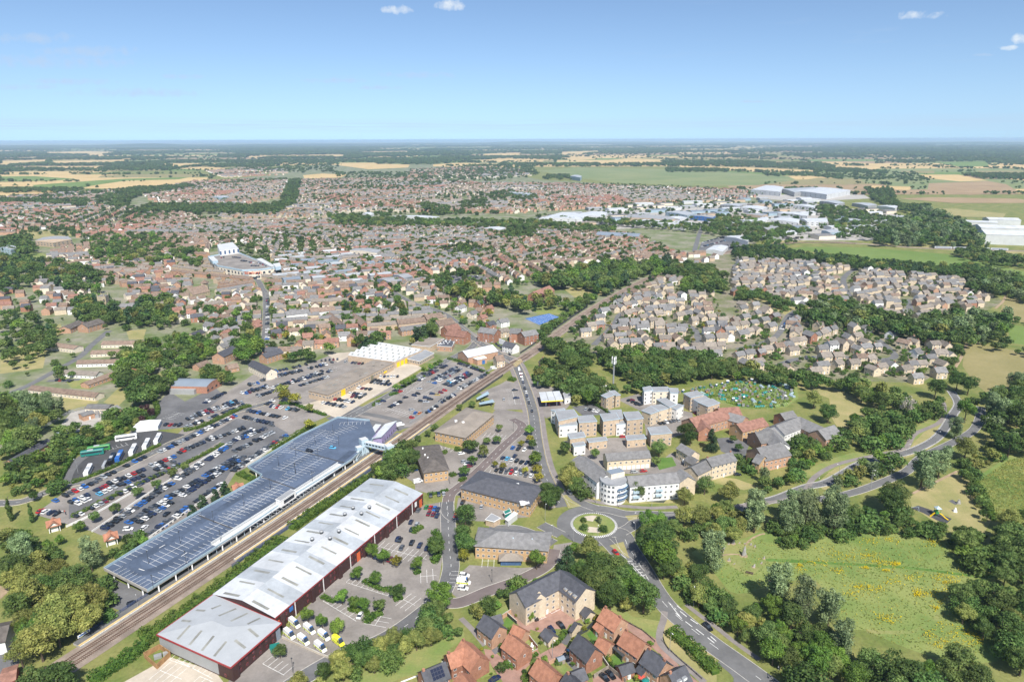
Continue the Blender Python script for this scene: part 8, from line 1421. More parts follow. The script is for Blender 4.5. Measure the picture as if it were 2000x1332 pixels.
for s in('J 0,185 250,178 260,200 0,215','J 280,185 720,178 640,200 300,210','J 0,225 200,215 640,215 540,232 200,232','J 830,205 930,198 1140,210 1000,225','J 990,228 1120,218 1280,225 1200,238','J 240,140 480,130 700,140 560,155 260,150','J 1350,160 1900,150 1920,165 1400,168','K 0,150 80,150 60,170 0,170','K 850,145 1060,138 1040,158 830,165','K 790,182 980,172 1180,180 1170,190 820,192','K 1270,135 1480,128 1490,142 1280,152','K 1280,170 1420,165 1480,175 1340,182','K 1420,190 1660,170 1860,178 1840,192 1500,208','K 140,135 430,130 400,142 160,145','L 80,215 420,220 840,238 820,250 500,246 100,228','L 780,192 1000,190 1250,205 1240,215 900,205','L 610,158 760,160 750,168 620,168','L 1110,155 1280,158 1270,166 1120,164','L 1310,240 1500,240 1500,255 1320,250','L 1420,262 1640,262 1800,295 1640,300 1450,280','L 1740,240 2000,240 2000,262 1760,260','L 720,300 830,300 860,318 740,320'):FF.append(gp(s));sheet('stubble_field',s,'stubble' if s[0]!='L' else 'mown_hay' if len(s)%2 else 'stubble',0.35)
FB=[(min(p.x for p in P),max(p.x for p in P),min(p.y for p in P),max(p.y for p in P),P)for P in FF]
HR=[h for h in HR if not any(b[0]<h[0]<b[1]and b[2]<h[1]<b[3]and inpoly(h[0],h[1],b[4])for b in FB)]
def farbelt(s,n,sc=1.0):
 P=gp(s,4);xs=[p.x for p in P];ys=[p.y for p in P];k=0
 for _ in range(n*15):
  x_,y_=rg.uniform(min(xs),max(xs)),rg.uniform(min(ys),max(ys))
  if inpoly(x_,y_,P):HR.append((x_,y_,sc*rg.uniform(0.8,1.2)));k+=1
  if k>=n:break
for s,n in(('J 700,480 830,430 1000,430 1500,430 1560,420 1620,290 1680,290 1650,420 1560,470 1480,485 900,468',900),('J 500,400 700,340 1060,320 1100,330 760,380 700,440 600,440',420),('J 0,400 500,400 480,440 200,420 0,415',260),('J 0,340 460,338 440,360 200,355 0,360',220),('J 640,200 900,190 1000,215 760,235 640,230',260),('J 1340,200 1900,170 1880,250 1640,250 1380,235',500),('K 0,250 480,250 1100,210 1160,260 900,300 400,290 0,280',700),('K 1180,265 1320,262 1330,290 1180,285',90),('L 0,225 350,232 350,246 0,244',260),('L 540,250 820,245 1080,275 1060,288 800,270 560,268',200),('L 840,215 1400,260 1480,290 1400,300 1050,280',240),('L 1120,345 1260,340 1300,430 1480,440 1340,470 1180,420',300),('K 0,300 740,290 480,350 60,350',160),('K 450,420 660,440 640,480 540,480',90),('K 720,415 860,400 840,450 720,450',70),('K 790,370 960,355 1150,380 1130,410 960,395 850,390',120),('G 0,392 240,368 560,348 560,352 240,374 0,398',200),('J 480,600 740,580 860,600 900,690 640,714 440,680',40),('J 0,620 160,610 200,700 0,690',90)):farbelt(s,n)
for P,n in((gp('G 160,540 330,450 410,440 640,432 860,440 1060,445 1240,462 1330,500 1290,520 1160,535 1020,520 960,560 860,575 720,570 560,545 400,470 300,520 220,560'),1100),(gp('G -200,455 0,428 200,402 330,412 420,432 330,450 200,470 80,460'),420),(gp('G -200,420 20,385 240,372 180,402 0,428'),260),(gp('G 270,375 380,355 560,350 560,385 420,412 300,395'),420),(gp('G 560,400 590,352 800,348 940,358 1000,400 1060,415 860,425 680,425 420,430 440,412'),1100),(gp('G 940,358 1060,360 1240,362 1460,372 1480,385 1420,398 1240,402 1060,415 1000,400'),620),(gp('G 800,332 930,326 1020,332 1040,344 920,350 800,346'),420),(gp('G 1040,425 1240,405 1420,398 1560,395 1760,420 1780,445 1700,470 1480,470 1380,440 1200,448'),260)):
 xs=[p.x for p in P];ys=[p.y for p in P];k=0
 n=int(n*2.0)
 for _ in range(n*12):
  x_,y_=rg.uniform(min(xs),max(xs)),rg.uniform(min(ys),max(ys))
  if inpoly(x_,y_,P):HR.append((x_,y_,rg.uniform(0.4,0.9)));k+=1
  if k>=n:break
src2={'a':np_mesh('crown',leafcloud(lobes_for('oak',51),170,0.12,51,0.5),170,'leaf_distant'),'b':np_mesh('crown',leafcloud(lobes_for('ash',52),170,0.12,52,0.5),170,'leaf_distant'),'c':np_mesh('crown',leafcloud(lobes_for('shrub',53),170,0.15,53,0.5),170,'leaf_oak')}
pts=[]
for x_,y_,s_ in HR:
 d=math.hypot(x_,y_);big=1.0 if d<3500 else 1.0+(d-3500)/9000.0
 h=12.5*s_*min(1.7,max(1.0,1+(d-3500)/9000));pts.append((x_,y_,0,h,rg.choice('aabc'),min(big,2.6)*rg.uniform(0.95,1.35)))
gn_scatter('countryside_trees','hedgerow trees woods and suburban trees reaching to the horizon','trees',pts,src2)
for k,(a0,a1,d,hh)in enumerate(((-45,-8,24000,95),(-20,25,30000,100),(10,48,27000,70))):
 m=MB();n=60;top=[]
 for i in range(n+1):
  t=i/n;a=R(a0+(a1-a0)*t);e=math.sin(math.pi*t)**0.6*(0.65+0.35*math.sin(t*9+k)*math.sin(t*23));top.append((math.sin(a)*d,math.cos(a)*d,hh*e))
 for i in range(n):
  p,q=top[i],top[i+1];k2=1.12;m.face([(p[0]*0.9,p[1]*0.9,0.2),(q[0]*0.9,q[1]*0.9,0.2),q,p],'leaf_distant');m.face([p,q,(q[0]*k2,q[1]*k2,0.2),(p[0]*k2,p[1]*k2,0.2)],'leaf_distant')
 struct('hills',m,'leaf_distant')
# --- allotments
arg=random.Random(31);AP=gp('H 1300,385 1500,335 1750,295 2000,312 2110,335 2110,420 2040,475 1900,495 1740,485 1600,440');ax=[p.x for p in AP];ay=[p.y for p in AP];ns=0;AO=[]
KA={}
def amesh(kind,mat):
 if(kind,mat)not in KA:
  m=MB();r=MB()
  if kind=='shed':a,b=Vector((-1.1,0,0)),Vector((1.1,0,0));gable_walls(m,a,b,1.8,1.8,2.4,mat);gable_roof(r,a,b,1.8,1.8,2.4,'slate_grey' if mat!='glass_blue' else 'white_trim',0.1,0.05)
  elif kind=='polytunnel':
   P=[(math.cos(math.pi*k/8)*1.5,math.sin(math.pi*k/8)*1.9)for k in range(9)]
   for k in range(8):m.face([(-2.5,P[k][0],P[k][1]),(-2.5,P[k+1][0],P[k+1][1]),(2.5,P[k+1][0],P[k+1][1]),(2.5,P[k][0],P[k][1])][::-1],mat)
   m.face([(-2.5,*p)for p in P],mat);m.face([(2.5,*p)for p in P][::-1],mat)
   for x_ in(-2.5,0,2.5):[r.tube((x_,P[k][0],P[k][1]),(x_,P[k+1][0],P[k+1][1]),0.04,4,'white_trim')for k in range(8)]
  else:m.box((0,0,0),(2.6,1.2,0.35),0,'timber',mat);r.box((0,0,0.35),(2.3,0.9,0.35),0,'leaf_lime')
  KA[(kind,mat)]=(m.mesh('shell',(0,0,0),mat),r.mesh('cover',(0,0,0),'slate_grey'))
 return KA[(kind,mat)]
items=[]
for _ in range(9000):
 if len(items)>=200:break
 x_,y_=arg.uniform(min(ax),max(ax)),arg.uniform(min(ay),max(ay))
 if not inpoly(x_,y_,AP)or any((x_-i[0])**2+(y_-i[1])**2<8 for i in items):continue
 kd=arg.choice(('shed','shed','polytunnel','raised_bed','raised_bed'));mt=arg.choice({'shed':('timber','fence_wood','glass_blue','paint_teal','grey_metal'),'polytunnel':('paint_teal','paint_teal','green_field','clad_blue'),'raised_bed':('dirt','dark_void','court_blue','lush')}[kd]);items.append((x_,y_,kd,mt))
g3={}
for it in items:g3.setdefault((it[2],it[3]),[]).append(it)
MW=dict(timber='brown timber',fence_wood='weathered grey',glass_blue='glazed',paint_teal='teal green',grey_metal='grey metal',canvas='white',green_field='green netted',clad_blue='pale blue',dirt='bare soil',dark_void='black sheeted',court_blue='blue sheeted',lush='leafy green')
for(kd,mt),L in g3.items():
 L.sort(key=lambda i:proj((i[0],i[1],1))[0])
 for n,it in enumerate(L):
  a,b=amesh(kd,mt);root=tag(ob({'shed':'allotment_shed','polytunnel':'polytunnel','raised_bed':'vegetable_bed'}[kd],None,None,(it[0],it[1],0.03),arg.uniform(0,3.1),arg.uniform(0.6,0.95)),'%s-from-left %s %s on the allotments'%(ordw(n+1),MW[mt],kd.replace('_',' ')),kd.replace('_',' '),'allotment sheds tunnels and beds');ob('shell',a,root);ob('cover',b,root)
scatter_quads('allotment_plants','vegetable plants and weeds between the allotment sheds','plants','H 1300,385 1500,335 1750,295 2000,312 2110,335 2110,420 2040,475 1900,495 1740,485 1600,440',9000,(0.15,0.5),'leaf_lime',8,(0.1,0.6),0.5)
# --- lamp posts
lp=MB();lp.cyl((0,0,0),0.11,0.06,8.2,6,'grey_metal');lpm=lp.mesh('pole',(0,0,0),'grey_metal');la=MB();la.tube((0,0,8.1),(0.9,0,8.4),0.05,5,'grey_metal');la.box((1.15,0,8.35),(0.7,0.28,0.12),0,'white_trim');lam=la.mesh('lamp_head',(0,0,0),'grey_metal')
ld=MB();ld.cyl((0,0,0),0.1,0.07,6.0,6,'dark_metal');ldm=ld.mesh('pole',(0,0,0),'dark_metal');le=MB();le.cyl((0,0,6.0),0.32,0.25,0.25,8,'dark_metal');lem=le.mesh('lamp_head',(0,0,0),'dark_metal')
POSTS=[('Q 855,205','on the lawn by the round tower',1),('Q 1265,285','by the path in front of the round tower',1),('Q 455,900','at the left of the roundabout',1),('Q 880,905','at the bottom of the roundabout',1),('Q 1545,850','on the verge right of the roundabout',1),('Q 1580,645','at the right exit of the roundabout',1),('Q 95,860','at the office entrance by the roundabout',1),('Q 1845,270','on the link road by the pond',1),('C 1622,730','on the ring road verge',1),('C 588,130','behind the speckled-roof office',1),('I 560,1070','at the cycle path fork',1),('I 703,980','on the dry verge left',1),('I 1175,830','on the dry verge middle',1),('I 1385,740','on the dry verge right',1),('I 930,1020','beside the lower carriageway',1),('I 1720,640','in the wood beside the road',1),('I 1690,560','at the upper road curve',1),('PG 575,430','beside the straight link road',1),('PG 205,560','beside the link road left of the other',1),('U 1230,760','by the estate path',1),('T 1040,920','at the brick court corner',1),('B 330,1190','on the lower car park island',0),('B 900,760','on the warehouse hedge island',0),('C 218,560','in the office forecourt',0),('W 790,830','beside the small brick office',0),('W 1330,600','on the office car park road',0),('W 1615,150','in the empty office bays',0),('W 715,390','below the brown office',0),('H 728,1150','at the verge of the main road end',1),('H 890,1180','on the verge by the tower',1),('E 545,800','in the coach park',1),('Y 850,960','in the right car park left',1),('Y 1120,790','in the right car park middle',1),('Y 490,1030','at the station junction',1),('Y 1105,1090','by the station fence',1),('X 1275,1000','behind the filling station',1)]
for s,ph,k in POSTS:
 q=gp(s)[0];root=tag(ob('lamp_post',None,None,(q.x,q.y,0),random.uniform(0,6.28)),('tall grey street lamp ' if k else 'short dark lamp post ')+ph,'lamp post','lamp posts');ob('pole',lpm if k else ldm,root);ob('lamp_head',lam if k else lem,root)
DL=('A 1037,430','A 1258,290','A 1490,145','A 1070,600','A 1300,430','A 1540,280','S 365,875','S 880,555','S 1375,255','S 1705,410','S 1045,110','F 345,945','F 485,745','F 350,825','F 505,845','F 650,755','F 610,670','F 712,600')
DL=sorted(DL,key=lambda s:pp(s)[0][0])
for n,s in enumerate(DL):q=gp(s,4.2)[0];root=tag(ob('deck_lamp',None,None,(q.x,q.y,4.2)),'dark lamp post standing on the parking deck, %s from the left'%ordw(n+1),'lamp post','lamp posts on the parking deck');ob('pole',ldm,root);ob('lamp_head',lem,root)
for n in range(14):
 p=PLQ[min(len(PLQ)-1,6+n*6)];o=offs(PLQ,5.0)[min(len(PLQ)-1,6+n*6)];root=tag(ob('platform_lamp',None,None,(o.x,o.y,0.95),2.2,0.62),'pale platform lamp post, %s from the lower end'%ordw(n+1),'lamp post','platform lamps');ob('pole',lpm,root);ob('lamp_head',lam,root)
# --- fences and walls
def fence(P,label,h=1.8,mat='fence_blue',name='fence',step=3.0,solid=False):
 t=Thing(name,label,'fence' if name!='garden_wall' else 'wall',P[0],'fences and walls');m=MB();r=MB()
 Q=resamp(P,step)
 if solid:
  for i in range(len(P)-1):m.slab(P[i],P[i+1],0.2,h,0,mat)
  t.part('wall',m,mat);r.slab(P[0],P[-1],0.28,0.08,h,'kerb')if len(P)==2 else None
  if r.f:t.part('coping',r,'kerb')
  return
 for i in range(len(Q)):m.box((Q[i].x,Q[i].y,0),(0.1,0.1,h+0.1),0,mat)
 for i in range(len(Q)-1):
  for z in(0.35,h*0.85):r.slab(Q[i],Q[i+1],0.05,0.08,z,mat)
  k=int(step/0.3)
  for j in range(k):p=Q[i].lerp(Q[i+1],(j+0.5)/k);r.box((p.x,p.y,0.1),(0.13,0.03,h-0.1),0.6,mat,None,False)
 t.part('post',m,mat,None,'stuff');t.part('pale',r,mat,None,'stuff')
PRs=[p for p in resamp(RP,4)]
fence([p for p in offs(PRs,-7.0)if 440<proj(p)[0]<760],'dark blue palisade fence along the right platform');fence([p for p in offs(PRs,8.6)if 150<proj(p)[0]<300],'dark blue palisade fence along the lower platform end');fence([p for p in offs(PRs,8.2)if 800<proj(p)[0]<985],'grey palisade fence between railway and right car park',2.2,'grey_metal');fence([p for p in offs(PRs,7.5)if 1015<proj(p)[0]<1150],'dark fence along the railway beyond the level crossing',2.0,'dark_metal');fence([p for p in offs(PRs,-7.2)if 900<proj(p)[0]<985],'dark fence before the level crossing',2.0,'dark_metal')
for s,lb,h,mt,nm,so_ in(('C 290,800 375,745','orange brick wall beside the cream flats',2.0,'brick_orange','garden_wall',True),('T 600,890 790,790','low brick wall in front of the white chairs',1.8,'brick_orange','garden_wall',True),('T 610,520 790,740','brick garden wall beside the white chairs',1.8,'brick_red','garden_wall',True),('T 980,1010 1170,900 1320,790','brick wall above the dark driveway',1.6,'brick_orange','garden_wall',True),('T 1480,510 1640,420 1745,310','dark timber garden fence by the green garage',1.8,'dark_metal','garden_fence',True),('U 0,1170 240,1020 520,1240','grey timber fence around the twin black cars',1.8,'fence_wood','garden_fence',True),('U 60,760 240,1020','grey timber fence beside the tall garden hedge',1.8,'fence_wood','garden_fence',True),('U 500,260 800,420 1060,660','low dark rail fence along the shared drive',0.8,'dark_metal','rail_fence',False),('U 1130,540 1160,660 1300,800 1800,1240','low dark rail fence beside the estate path',0.8,'dark_metal','rail_fence',False),('AM 110,860 1050,1270','pale kerb wall with posts in front of the ambulances',0.9,'pale_paving','garden_wall',True),('T 250,150 430,310','dark fence around the patio garden',1.6,'dark_metal','garden_fence',True),('E 250,510 490,370 600,340','grey palisade fence of the substation',2.2,'grey_metal','palisade_fence',False),('F 0,890 200,760 380,650','white parapet wall beside the deck ramp',1.2,'render_white','ramp_wall',True),('E 1020,1262 1310,1060 1540,900','white retaining wall above the deck hedge',1.3,'render_white','ramp_wall',True),('LB 1290,880 1900,600 2600,200','white parapet along the outer car park deck',1.1,'render_white','ramp_wall',True),('E 640,1205 1000,960 1590,590','white rail along the middle car park edge',0.9,'render_white','ramp_wall',True),('B 1080,1257 1300,1170 1420,1080','low white rail round the mown field',0.5,'white_trim','rail_fence',True)):
 P=gp(s,h*0.5);fence([Vector((p.x,p.y,0))for p in P],lb,h,mt,nm,2.5,so_)
# --- level crossing
lc=Thing('level_crossing','level crossing deck of road panels across the tracks','crossing',cen(gp('X 690,620')));P=gp('X 640,640 760,540 800,590 690,690');m=MB();m.prism(P,0.3,0.37,'asphalt','asphalt');lc.part('road_panel',m,'asphalt');m=MB()
for k in range(7):strip(m,[P[0].lerp(P[3],k/6),P[1].lerp(P[2],k/6)],0.25,0.385,'yellow_paint');strip(m,[P[0].lerp(P[1],k/6),P[3].lerp(P[2],k/6)],0.25,0.386,'yellow_paint')
lc.part('box_junction',m,'yellow_paint')
for s,a,lb in(('X 560,620',0.9,'white barrier boom with wig-wag on the left of the crossing'),('X 830,600',2.6,'white barrier boom with wig-wag on the right of the crossing')):
 q=gp(s)[0];t=Thing('crossing_barrier',lb,'barrier',q,'crossing barriers');m=MB();m.box((q.x,q.y,0),(0.8,0.8,1.3),a,'grey_metal');t.part('housing',m,'grey_metal');m=MB();m.tube((q.x,q.y,1.2),(q.x+7*math.cos(a),q.y+7*math.sin(a),1.3),0.1,5,'white_trim');t.part('boom',m,'white_trim')
 for k in range(4):m=MB();m.tube((q.x+(1+k*1.6)*math.cos(a),q.y+(1+k*1.6)*math.sin(a),1.24),(q.x+(1.7+k*1.6)*math.cos(a),q.y+(1.7+k*1.6)*math.sin(a),1.25),0.11,5,'red_trim');t.part('red_band',m,'red_trim')
m=MB()
for k in range(3):
 P=gp('O 590,615 760,580 830,605 690,660');u0,u1=k/3+0.05,(k+1)/3-0.05
 def tq(u,v):return P[0].lerp(P[1],u).lerp(P[3].lerp(P[2],u),v)
 for v in(0.12,0.3,0.5,0.7,0.88):strip(m,[tq(u0,v),tq(u1,v)],0.2,0.06,'white_paint')
 for u in(u0,u1,(u0+u1)/2):strip(m,[tq(u,0.12),tq(u,0.88)],0.2,0.061,'white_paint')
struct('court_line',m,'white_paint',tcourt)
def stone(q,h,w,seed,lb,name='standing_stone'):
 r2=random.Random(seed);t=Thing(name,lb,'stone',q,'stones of the stone circle');secs=[]
 for k in range(6):
  f=k/5;ww=w*(1-0.75*f**1.6)*r2.uniform(0.85,1.1);secs.append([(q.x+ww*math.cos(a)*r2.uniform(0.8,1.1)+0.06*k,q.y+ww*0.7*math.sin(a)*r2.uniform(0.8,1.1),h*f)for a in[6.283*j/8 for j in range(8)]])
 m=MB();loft(m,secs,'stone_grey');t.part('stone',m,'stone_grey');m=MB();m.cyl((q.x,q.y,0.035),w*1.6,w*1.5,0.03,10,'dirt');t.part('bare_base',m,'dirt')
stone(gp('ST 722,545')[0],4.6,1.15,1,'tall grey standing stone in the middle of the circle')
SL=[('ST 517,312',1.9,'biggest outer stone at the back of the circle'),('ST 428,328',0.9,'small stone left of the biggest outer stone'),('ST 327,415',1.3,'leftmost stone at the back'),('ST 318,478',0.9,'stone at the left end of the dirt path'),('ST 640,305',0.8,'small back stone left of the path'),('ST 742,318',0.7,'tiny back stone by the path'),('ST 858,342',1.2,'stone right of the back path'),('ST 938,380',1.2,'second stone right of the back path'),('ST 1117,602',1.1,'stone at the far right of the circle'),('ST 1068,700',1.0,'stone below the far right one'),('ST 922,770',1.5,'stone at the lower right of the circle'),('ST 540,718',0.8,'small stone at the lower left'),('ST 435,645',1.4,'stone at the left front of the circle')]
for k,(s,h,lb)in enumerate(SL):stone(gp(s)[0],h,h*0.42,10+k,'grey '+lb)
q=gp('ST 838,905')[0];t=Thing('bench','dark wooden bench at the front of the stone circle','bench',q);m=MB();m.box((q.x,q.y,0.42),(3.0,0.5,0.1),-0.45,'bark');t.part('seat',m,'bark');m=MB();m.box((q.x+0.1,q.y+0.25,0.5),(3.0,0.08,0.5),-0.45,'bark');t.part('backrest',m,'bark')
for k in(-1.2,1.2):m=MB();m.box((q.x+k*math.cos(-0.45),q.y+k*math.sin(-0.45),0),(0.12,0.45,0.42),-0.45,'bark');t.part('leg',m,'bark')
sheet('play_surface','PG 1000,920 1130,870 1400,960 1790,1130 1690,1220 1500,1160 1240,1020','rubber',0.05);sheet('play_surface','PG 1720,780 1800,755 1920,830 1860,860','asphalt',0.05)
q=gp('PG 1490,1070')[0];t=Thing('climbing_tower','green playground tower with two yellow slides','playground',q)
for a in(-1,1):
 for b in(-1,1):m=MB();m.cyl((q.x+a,q.y+b,0),0.09,0.09,4.2,6,'paint_green');t.part('post',m,'paint_green')
m=MB();m.box((q.x,q.y,1.7),(2.2,2.2,0.15),0,'paint_green');t.part('platform',m,'paint_green');m=MB();m.box((q.x,q.y+1.05,1.8),(2.2,0.1,1.0),0,'paint_green');m.box((q.x-1.05,q.y,1.8),(0.1,2.2,1.0),0,'paint_green');t.part('panel',m,'paint_green');m=MB();hip_roof(m,rect_from(q-Vector((1.1,0,0)),q+Vector((1.1,0,0)),2.2),4.2,5.4,'bridge_blue',0.2);t.part('tower_roof',m,'bridge_blue')
for d_ in((2.6,-3.4),(-3.0,-0.6)):
 m=MB();pr=None
 for k in range(9):
  f=k/8;p=Vector((q.x+d_[0]*(0.25+f),q.y+d_[1]*(0.25+f),1.85-1.65*f+0.18*math.sin(f*6)));
  if pr is not None:m.slab(pr,p,0.75,0.14,(p.z+pr.z)/2,'yellow_door')
  pr=p
 t.part('slide',m,'yellow_door')
q=gp('PG 1060,980')[0];t=Thing('swing_frame','pale blue swing frame at the playground corner','swing',q)
for k in(-1.8,1.8):
 for e in(-0.8,0.8):m=MB();m.tube((q.x+k,q.y+e,0),(q.x+k,q.y,2.4),0.06,5,'bridge_blue');t.part('leg',m,'bridge_blue')
m=MB();m.tube((q.x-1.8,q.y,2.4),(q.x+1.8,q.y,2.4),0.06,5,'bridge_blue');t.part('crossbar',m,'bridge_blue')
for k in(-0.7,0.7):m=MB();m.box((q.x+k,q.y,0.5),(0.5,0.2,0.05),0,'tyre');m.tube((q.x+k,q.y,0.5),(q.x+k,q.y,2.4),0.02,4,'grey_metal');t.part('swing_seat',m,'tyre')
for s,lb,mt in(('PG 1850,990','white climbing pyramid on the lawn right of the slides','canvas'),('PG 1920,830','grey-green climbing rock with rails on the small pad','stone_grey')):
 q=gp(s)[0];t=Thing('play_climber',lb,'playground',q);m=MB();m.cyl((q.x,q.y,0),1.1,0.3,2.2,7,mt);t.part('body',m,mt);m=MB();m.tube((q.x+1.2,q.y-0.4,0),(q.x+0.4,q.y,2.1),0.05,4,'grey_metal');t.part('rail',m,'grey_metal')
def parasol(s,lb,mt):
 q=gp(s,2)[0];t=Thing('parasol',lb,'parasol',q);m=MB();m.cyl((q.x,q.y,0),0.04,0.04,2.5,6,'grey_metal');t.part('pole',m,'grey_metal');m=MB();m.cyl((q.x,q.y,2.0),1.4,0.05,0.6,8,mt);t.part('canopy',m,mt)
parasol('U 840,1230','dark green parasol in the garden at the bottom edge','paint_teal');parasol('U 770,1170','small red parasol beside the sun room','cloth_red')
q=gp('T 690,740')[0];t=Thing('garden_table','white garden table on the lawn behind the brick wall','table',q);m=MB();m.box((q.x,q.y,0.7),(1.6,0.9,0.06),0.6,'white_trim');t.part('tabletop',m,'white_trim')
for a in(-0.6,0.6):
 for b in(-0.3,0.3):m=MB();m.box((q.x+a,q.y+b,0.02),(0.07,0.07,0.68),0.6,'white_trim');t.part('leg',m,'white_trim')
for k,(dx,dy)in enumerate(((-1.5,0.2),(1.5,0.3),(0,1.2),(0.2,-1.2))):
 c=q+Vector((dx,dy,0));t=Thing('garden_chair','white garden chair %s the white table'%('left of','right of','behind','in front of')[k],'chair',c,'white garden chairs');m=MB();m.box((c.x,c.y,0.4),(0.6,0.6,0.06),0.5,'white_trim');t.part('seat',m,'white_trim');m=MB();m.box((c.x,c.y+0.28,0.46),(0.6,0.06,0.6),0.5,'white_trim');t.part('backrest',m,'white_trim')
 for a in(-0.24,0.24):
  for b in(-0.24,0.24):m=MB();m.box((c.x+a,c.y+b,0.02),(0.05,0.05,0.38),0.5,'white_trim');t.part('leg',m,'white_trim')
for s,mt,lb in(('T 550,930','blue_panel','blue wheelie bin beside the orange-roofed house'),('T 530,940','bark','brown wheelie bin beside the orange-roofed house'),('U 270,545','blue_panel','blue wheelie bin beside the two-chimney house')):
 q=gp(s)[0];t=Thing('wheelie_bin',lb,'bin',q,'wheelie bins');m=MB();m.box((q.x,q.y,0.06),(0.6,0.7,0.95),0.5,mt);t.part('body',m,mt);m=MB();m.box((q.x,q.y,1.02),(0.64,0.76,0.08),0.5,mt);t.part('lid',m,mt)
q=gp('B 205,1030')[0];t=Thing('skip','dark green skip beside the hipped unit','skip',q);m=MB();m.face([(q.x-1.2,q.y-1,0.05),(q.x+1.2,q.y-1,0.05),(q.x+1.8,q.y-1,1.9),(q.x-1.8,q.y-1,1.9)],'paint_teal');m.box((q.x,q.y,0.05),(3.2,2.0,1.8),0.4,'paint_teal','dark_void');t.part('body',m,'paint_teal');m=MB();m.box((q.x,q.y,1.85),(3.4,2.2,0.12),0.4,'paint_teal');t.part('lid',m,'paint_teal')
q=gp('T 1180,955',1)[0];t=Thing('garden_shed','grey garden shed beside the dark driveway','shed',q);a=q-Vector((1.2,0.6,0));b=q+Vector((1.2,0.6,0));m=MB();gable_walls(m,a,b,2.2,1.9,2.5,'fence_wood');t.part('wall',m,'fence_wood');m=MB();gable_roof(m,a,b,2.2,1.9,2.5,'roof_bluegrey',0.1,0.05);t.part('roof',m,'roof_bluegrey')
P=gp('X 0,1220 200,1100 320,1290 60,1330',2.6);t=Thing('cycle_shelter','long pale cycle shelter roof beside the railway','shelter',cen(P));m=MB();m.prism([P[0],P[1],P[1].lerp(P[2],0.25),P[0].lerp(P[3],0.25)],2.4,2.6,'clad_blue',None,True);m.prism([P[0].lerp(P[3],0.75),P[1].lerp(P[2],0.75),P[2],P[3]],2.4,2.601,'clad_blue',None,True);t.part('roof',m,'clad_blue')
for p in inset(P,0.6):m=MB();m.cyl((p.x,p.y,0),0.08,0.08,2.4,6,'grey_metal');t.part('post',m,'grey_metal')
for k in range(3):m=MB();p=P[0].lerp(P[2],0.3+0.2*k);m.box((p.x,p.y,0.05),(8,0.6,1.0),-1.1,'dark_metal');t.part('cycle_rack',m,'dark_metal',None,'stuff')
P=gp('L 680,605 750,600',6);t=Thing('rail_bridge','grey road bridge over the railway near the sheds','bridge',cen(P));m=MB();m.slab(P[0],P[1],12,1.2,5.2,'concrete');t.part('deck',m,'concrete');m=MB();m.slab(P[0].lerp(P[1],0.1),P[0].lerp(P[1],0.2),10,5.2,0,'concrete');m.slab(P[0].lerp(P[1],0.8),P[0].lerp(P[1],0.9),10,5.2,0,'concrete');t.part('pier',m,'concrete')
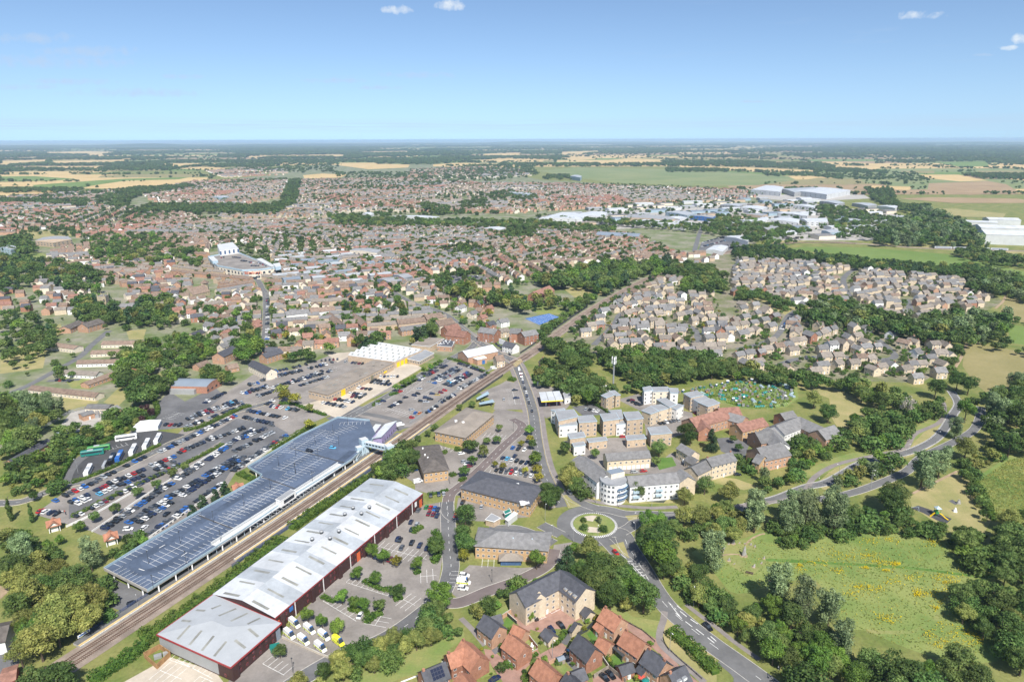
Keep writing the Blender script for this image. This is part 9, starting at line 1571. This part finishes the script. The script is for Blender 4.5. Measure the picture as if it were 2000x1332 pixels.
# --- people
def person(s,a,lb,top,legs):
 q=gp(s)[0];V=[(0,0,0.95),(0,0,1.2),(0,0,1.45),(0,0.01,1.56),(0,0.02,1.7),(0.1,0,0.9),(0.12,0.12,0.5),(0.12,0.05,0.08),(0.12,0.22,0.04),(-0.1,0,0.9),(-0.12,-0.05,0.5),(-0.12,-0.22,0.1),(-0.12,-0.05,0.04),(0.2,0,1.42),(0.27,-0.05,1.15),(0.27,0.08,0.9),(-0.2,0,1.42),(-0.27,0.05,1.15),(-0.27,0.15,0.92)]
 E_=[(0,1),(1,2),(2,3),(3,4),(0,5),(5,6),(6,7),(7,8),(0,9),(9,10),(10,11),(11,12),(2,13),(13,14),(14,15),(2,16),(16,17),(17,18)];me=bpy.data.meshes.new('body');me.from_pydata(V,E_,[]);root=tag(ob('person',None,None,(q.x,q.y,0.06),a),lb,'person','people on foot');o=ob('body',me,root)
 me.materials.append(MATS[top]);md=o.modifiers.new('skin','SKIN');rad=[0.15,0.14,0.16,0.06,0.1,0.1,0.075,0.05,0.045,0.1,0.075,0.05,0.045,0.07,0.05,0.04,0.07,0.05,0.04]
 for i,r_ in enumerate(rad):me.skin_vertices[0].data[i].radius=(r_,r_)
 me.skin_vertices[0].data[0].use_root=True;o.modifiers.new('sub','SUBSURF').levels=1
 h=MB();h.cyl((0,0.02,1.6),0.09,0.1,0.12,8,'skin');h.cyl((0,0.02,1.72),0.1,0.05,0.08,8,'cloth_dark');ob('head',h.mesh('head',(0,0,0),'skin'),root);l=MB();l.cyl((0.1,0.08,0.15),0.08,0.11,0.75,7,legs);l.cyl((-0.1,-0.08,0.15),0.08,0.11,0.75,7,legs);ob('trousers',l.mesh('trousers',(0,0,0),legs),root)
for s,a,lb,tp,lg in(('LB 1165,600',0.5,'person in a dark top walking in the car park, left of the group','cloth_dark','cloth_dark'),('LB 1222,625',0.8,'person in a white top in the middle of the car park group','cloth_white','cloth_dark'),('LB 1272,620',1.2,'person in a red top in the car park group','cloth_red','cloth_dark'),('LB 1290,655',1.0,'person in dark clothes at the front of the car park group','cloth_dark','cloth_dark'),('D 285,1168',0.7,'person in a white top on the ring road footway','cloth_white','cloth_dark'),('D 295,1172',0.7,'person in a dark top on the ring road footway','cloth_dark','cloth_dark'),('LB 835,275',0.4,'person in a dark jacket on the approach road footway','cloth_dark','cloth_dark'),('V 1030,745',0.4,'person in dark clothes waiting under the footbridge','cloth_dark','cloth_dark')):person(s,a,lb,tp,lg)
# --- haze
hz=MB();hz.prism([(-58000,-250),(58000,-250),(58000,58000),(-58000,58000)],-1.0,184.0,'haze','haze',True)
hm=bpy.data.materials.new('haze');hm.use_nodes=True;hn=hm.node_tree;hn.nodes.clear();out=hn.nodes.new('ShaderNodeOutputMaterial');pv=hn.nodes.new('ShaderNodeVolumePrincipled');pv.inputs['Color'].default_value=(0.52,0.72,1.0,1);pv.inputs['Density'].default_value=4.8e-5;pv.inputs['Anisotropy'].default_value=0.0;hn.links.new(pv.outputs[0],out.inputs['Volume']);MATS['haze']=hm
ho=struct('haze',hz,'haze',None,'stuff');tag(ho,'thin pale blue summer haze over the whole landscape','haze')
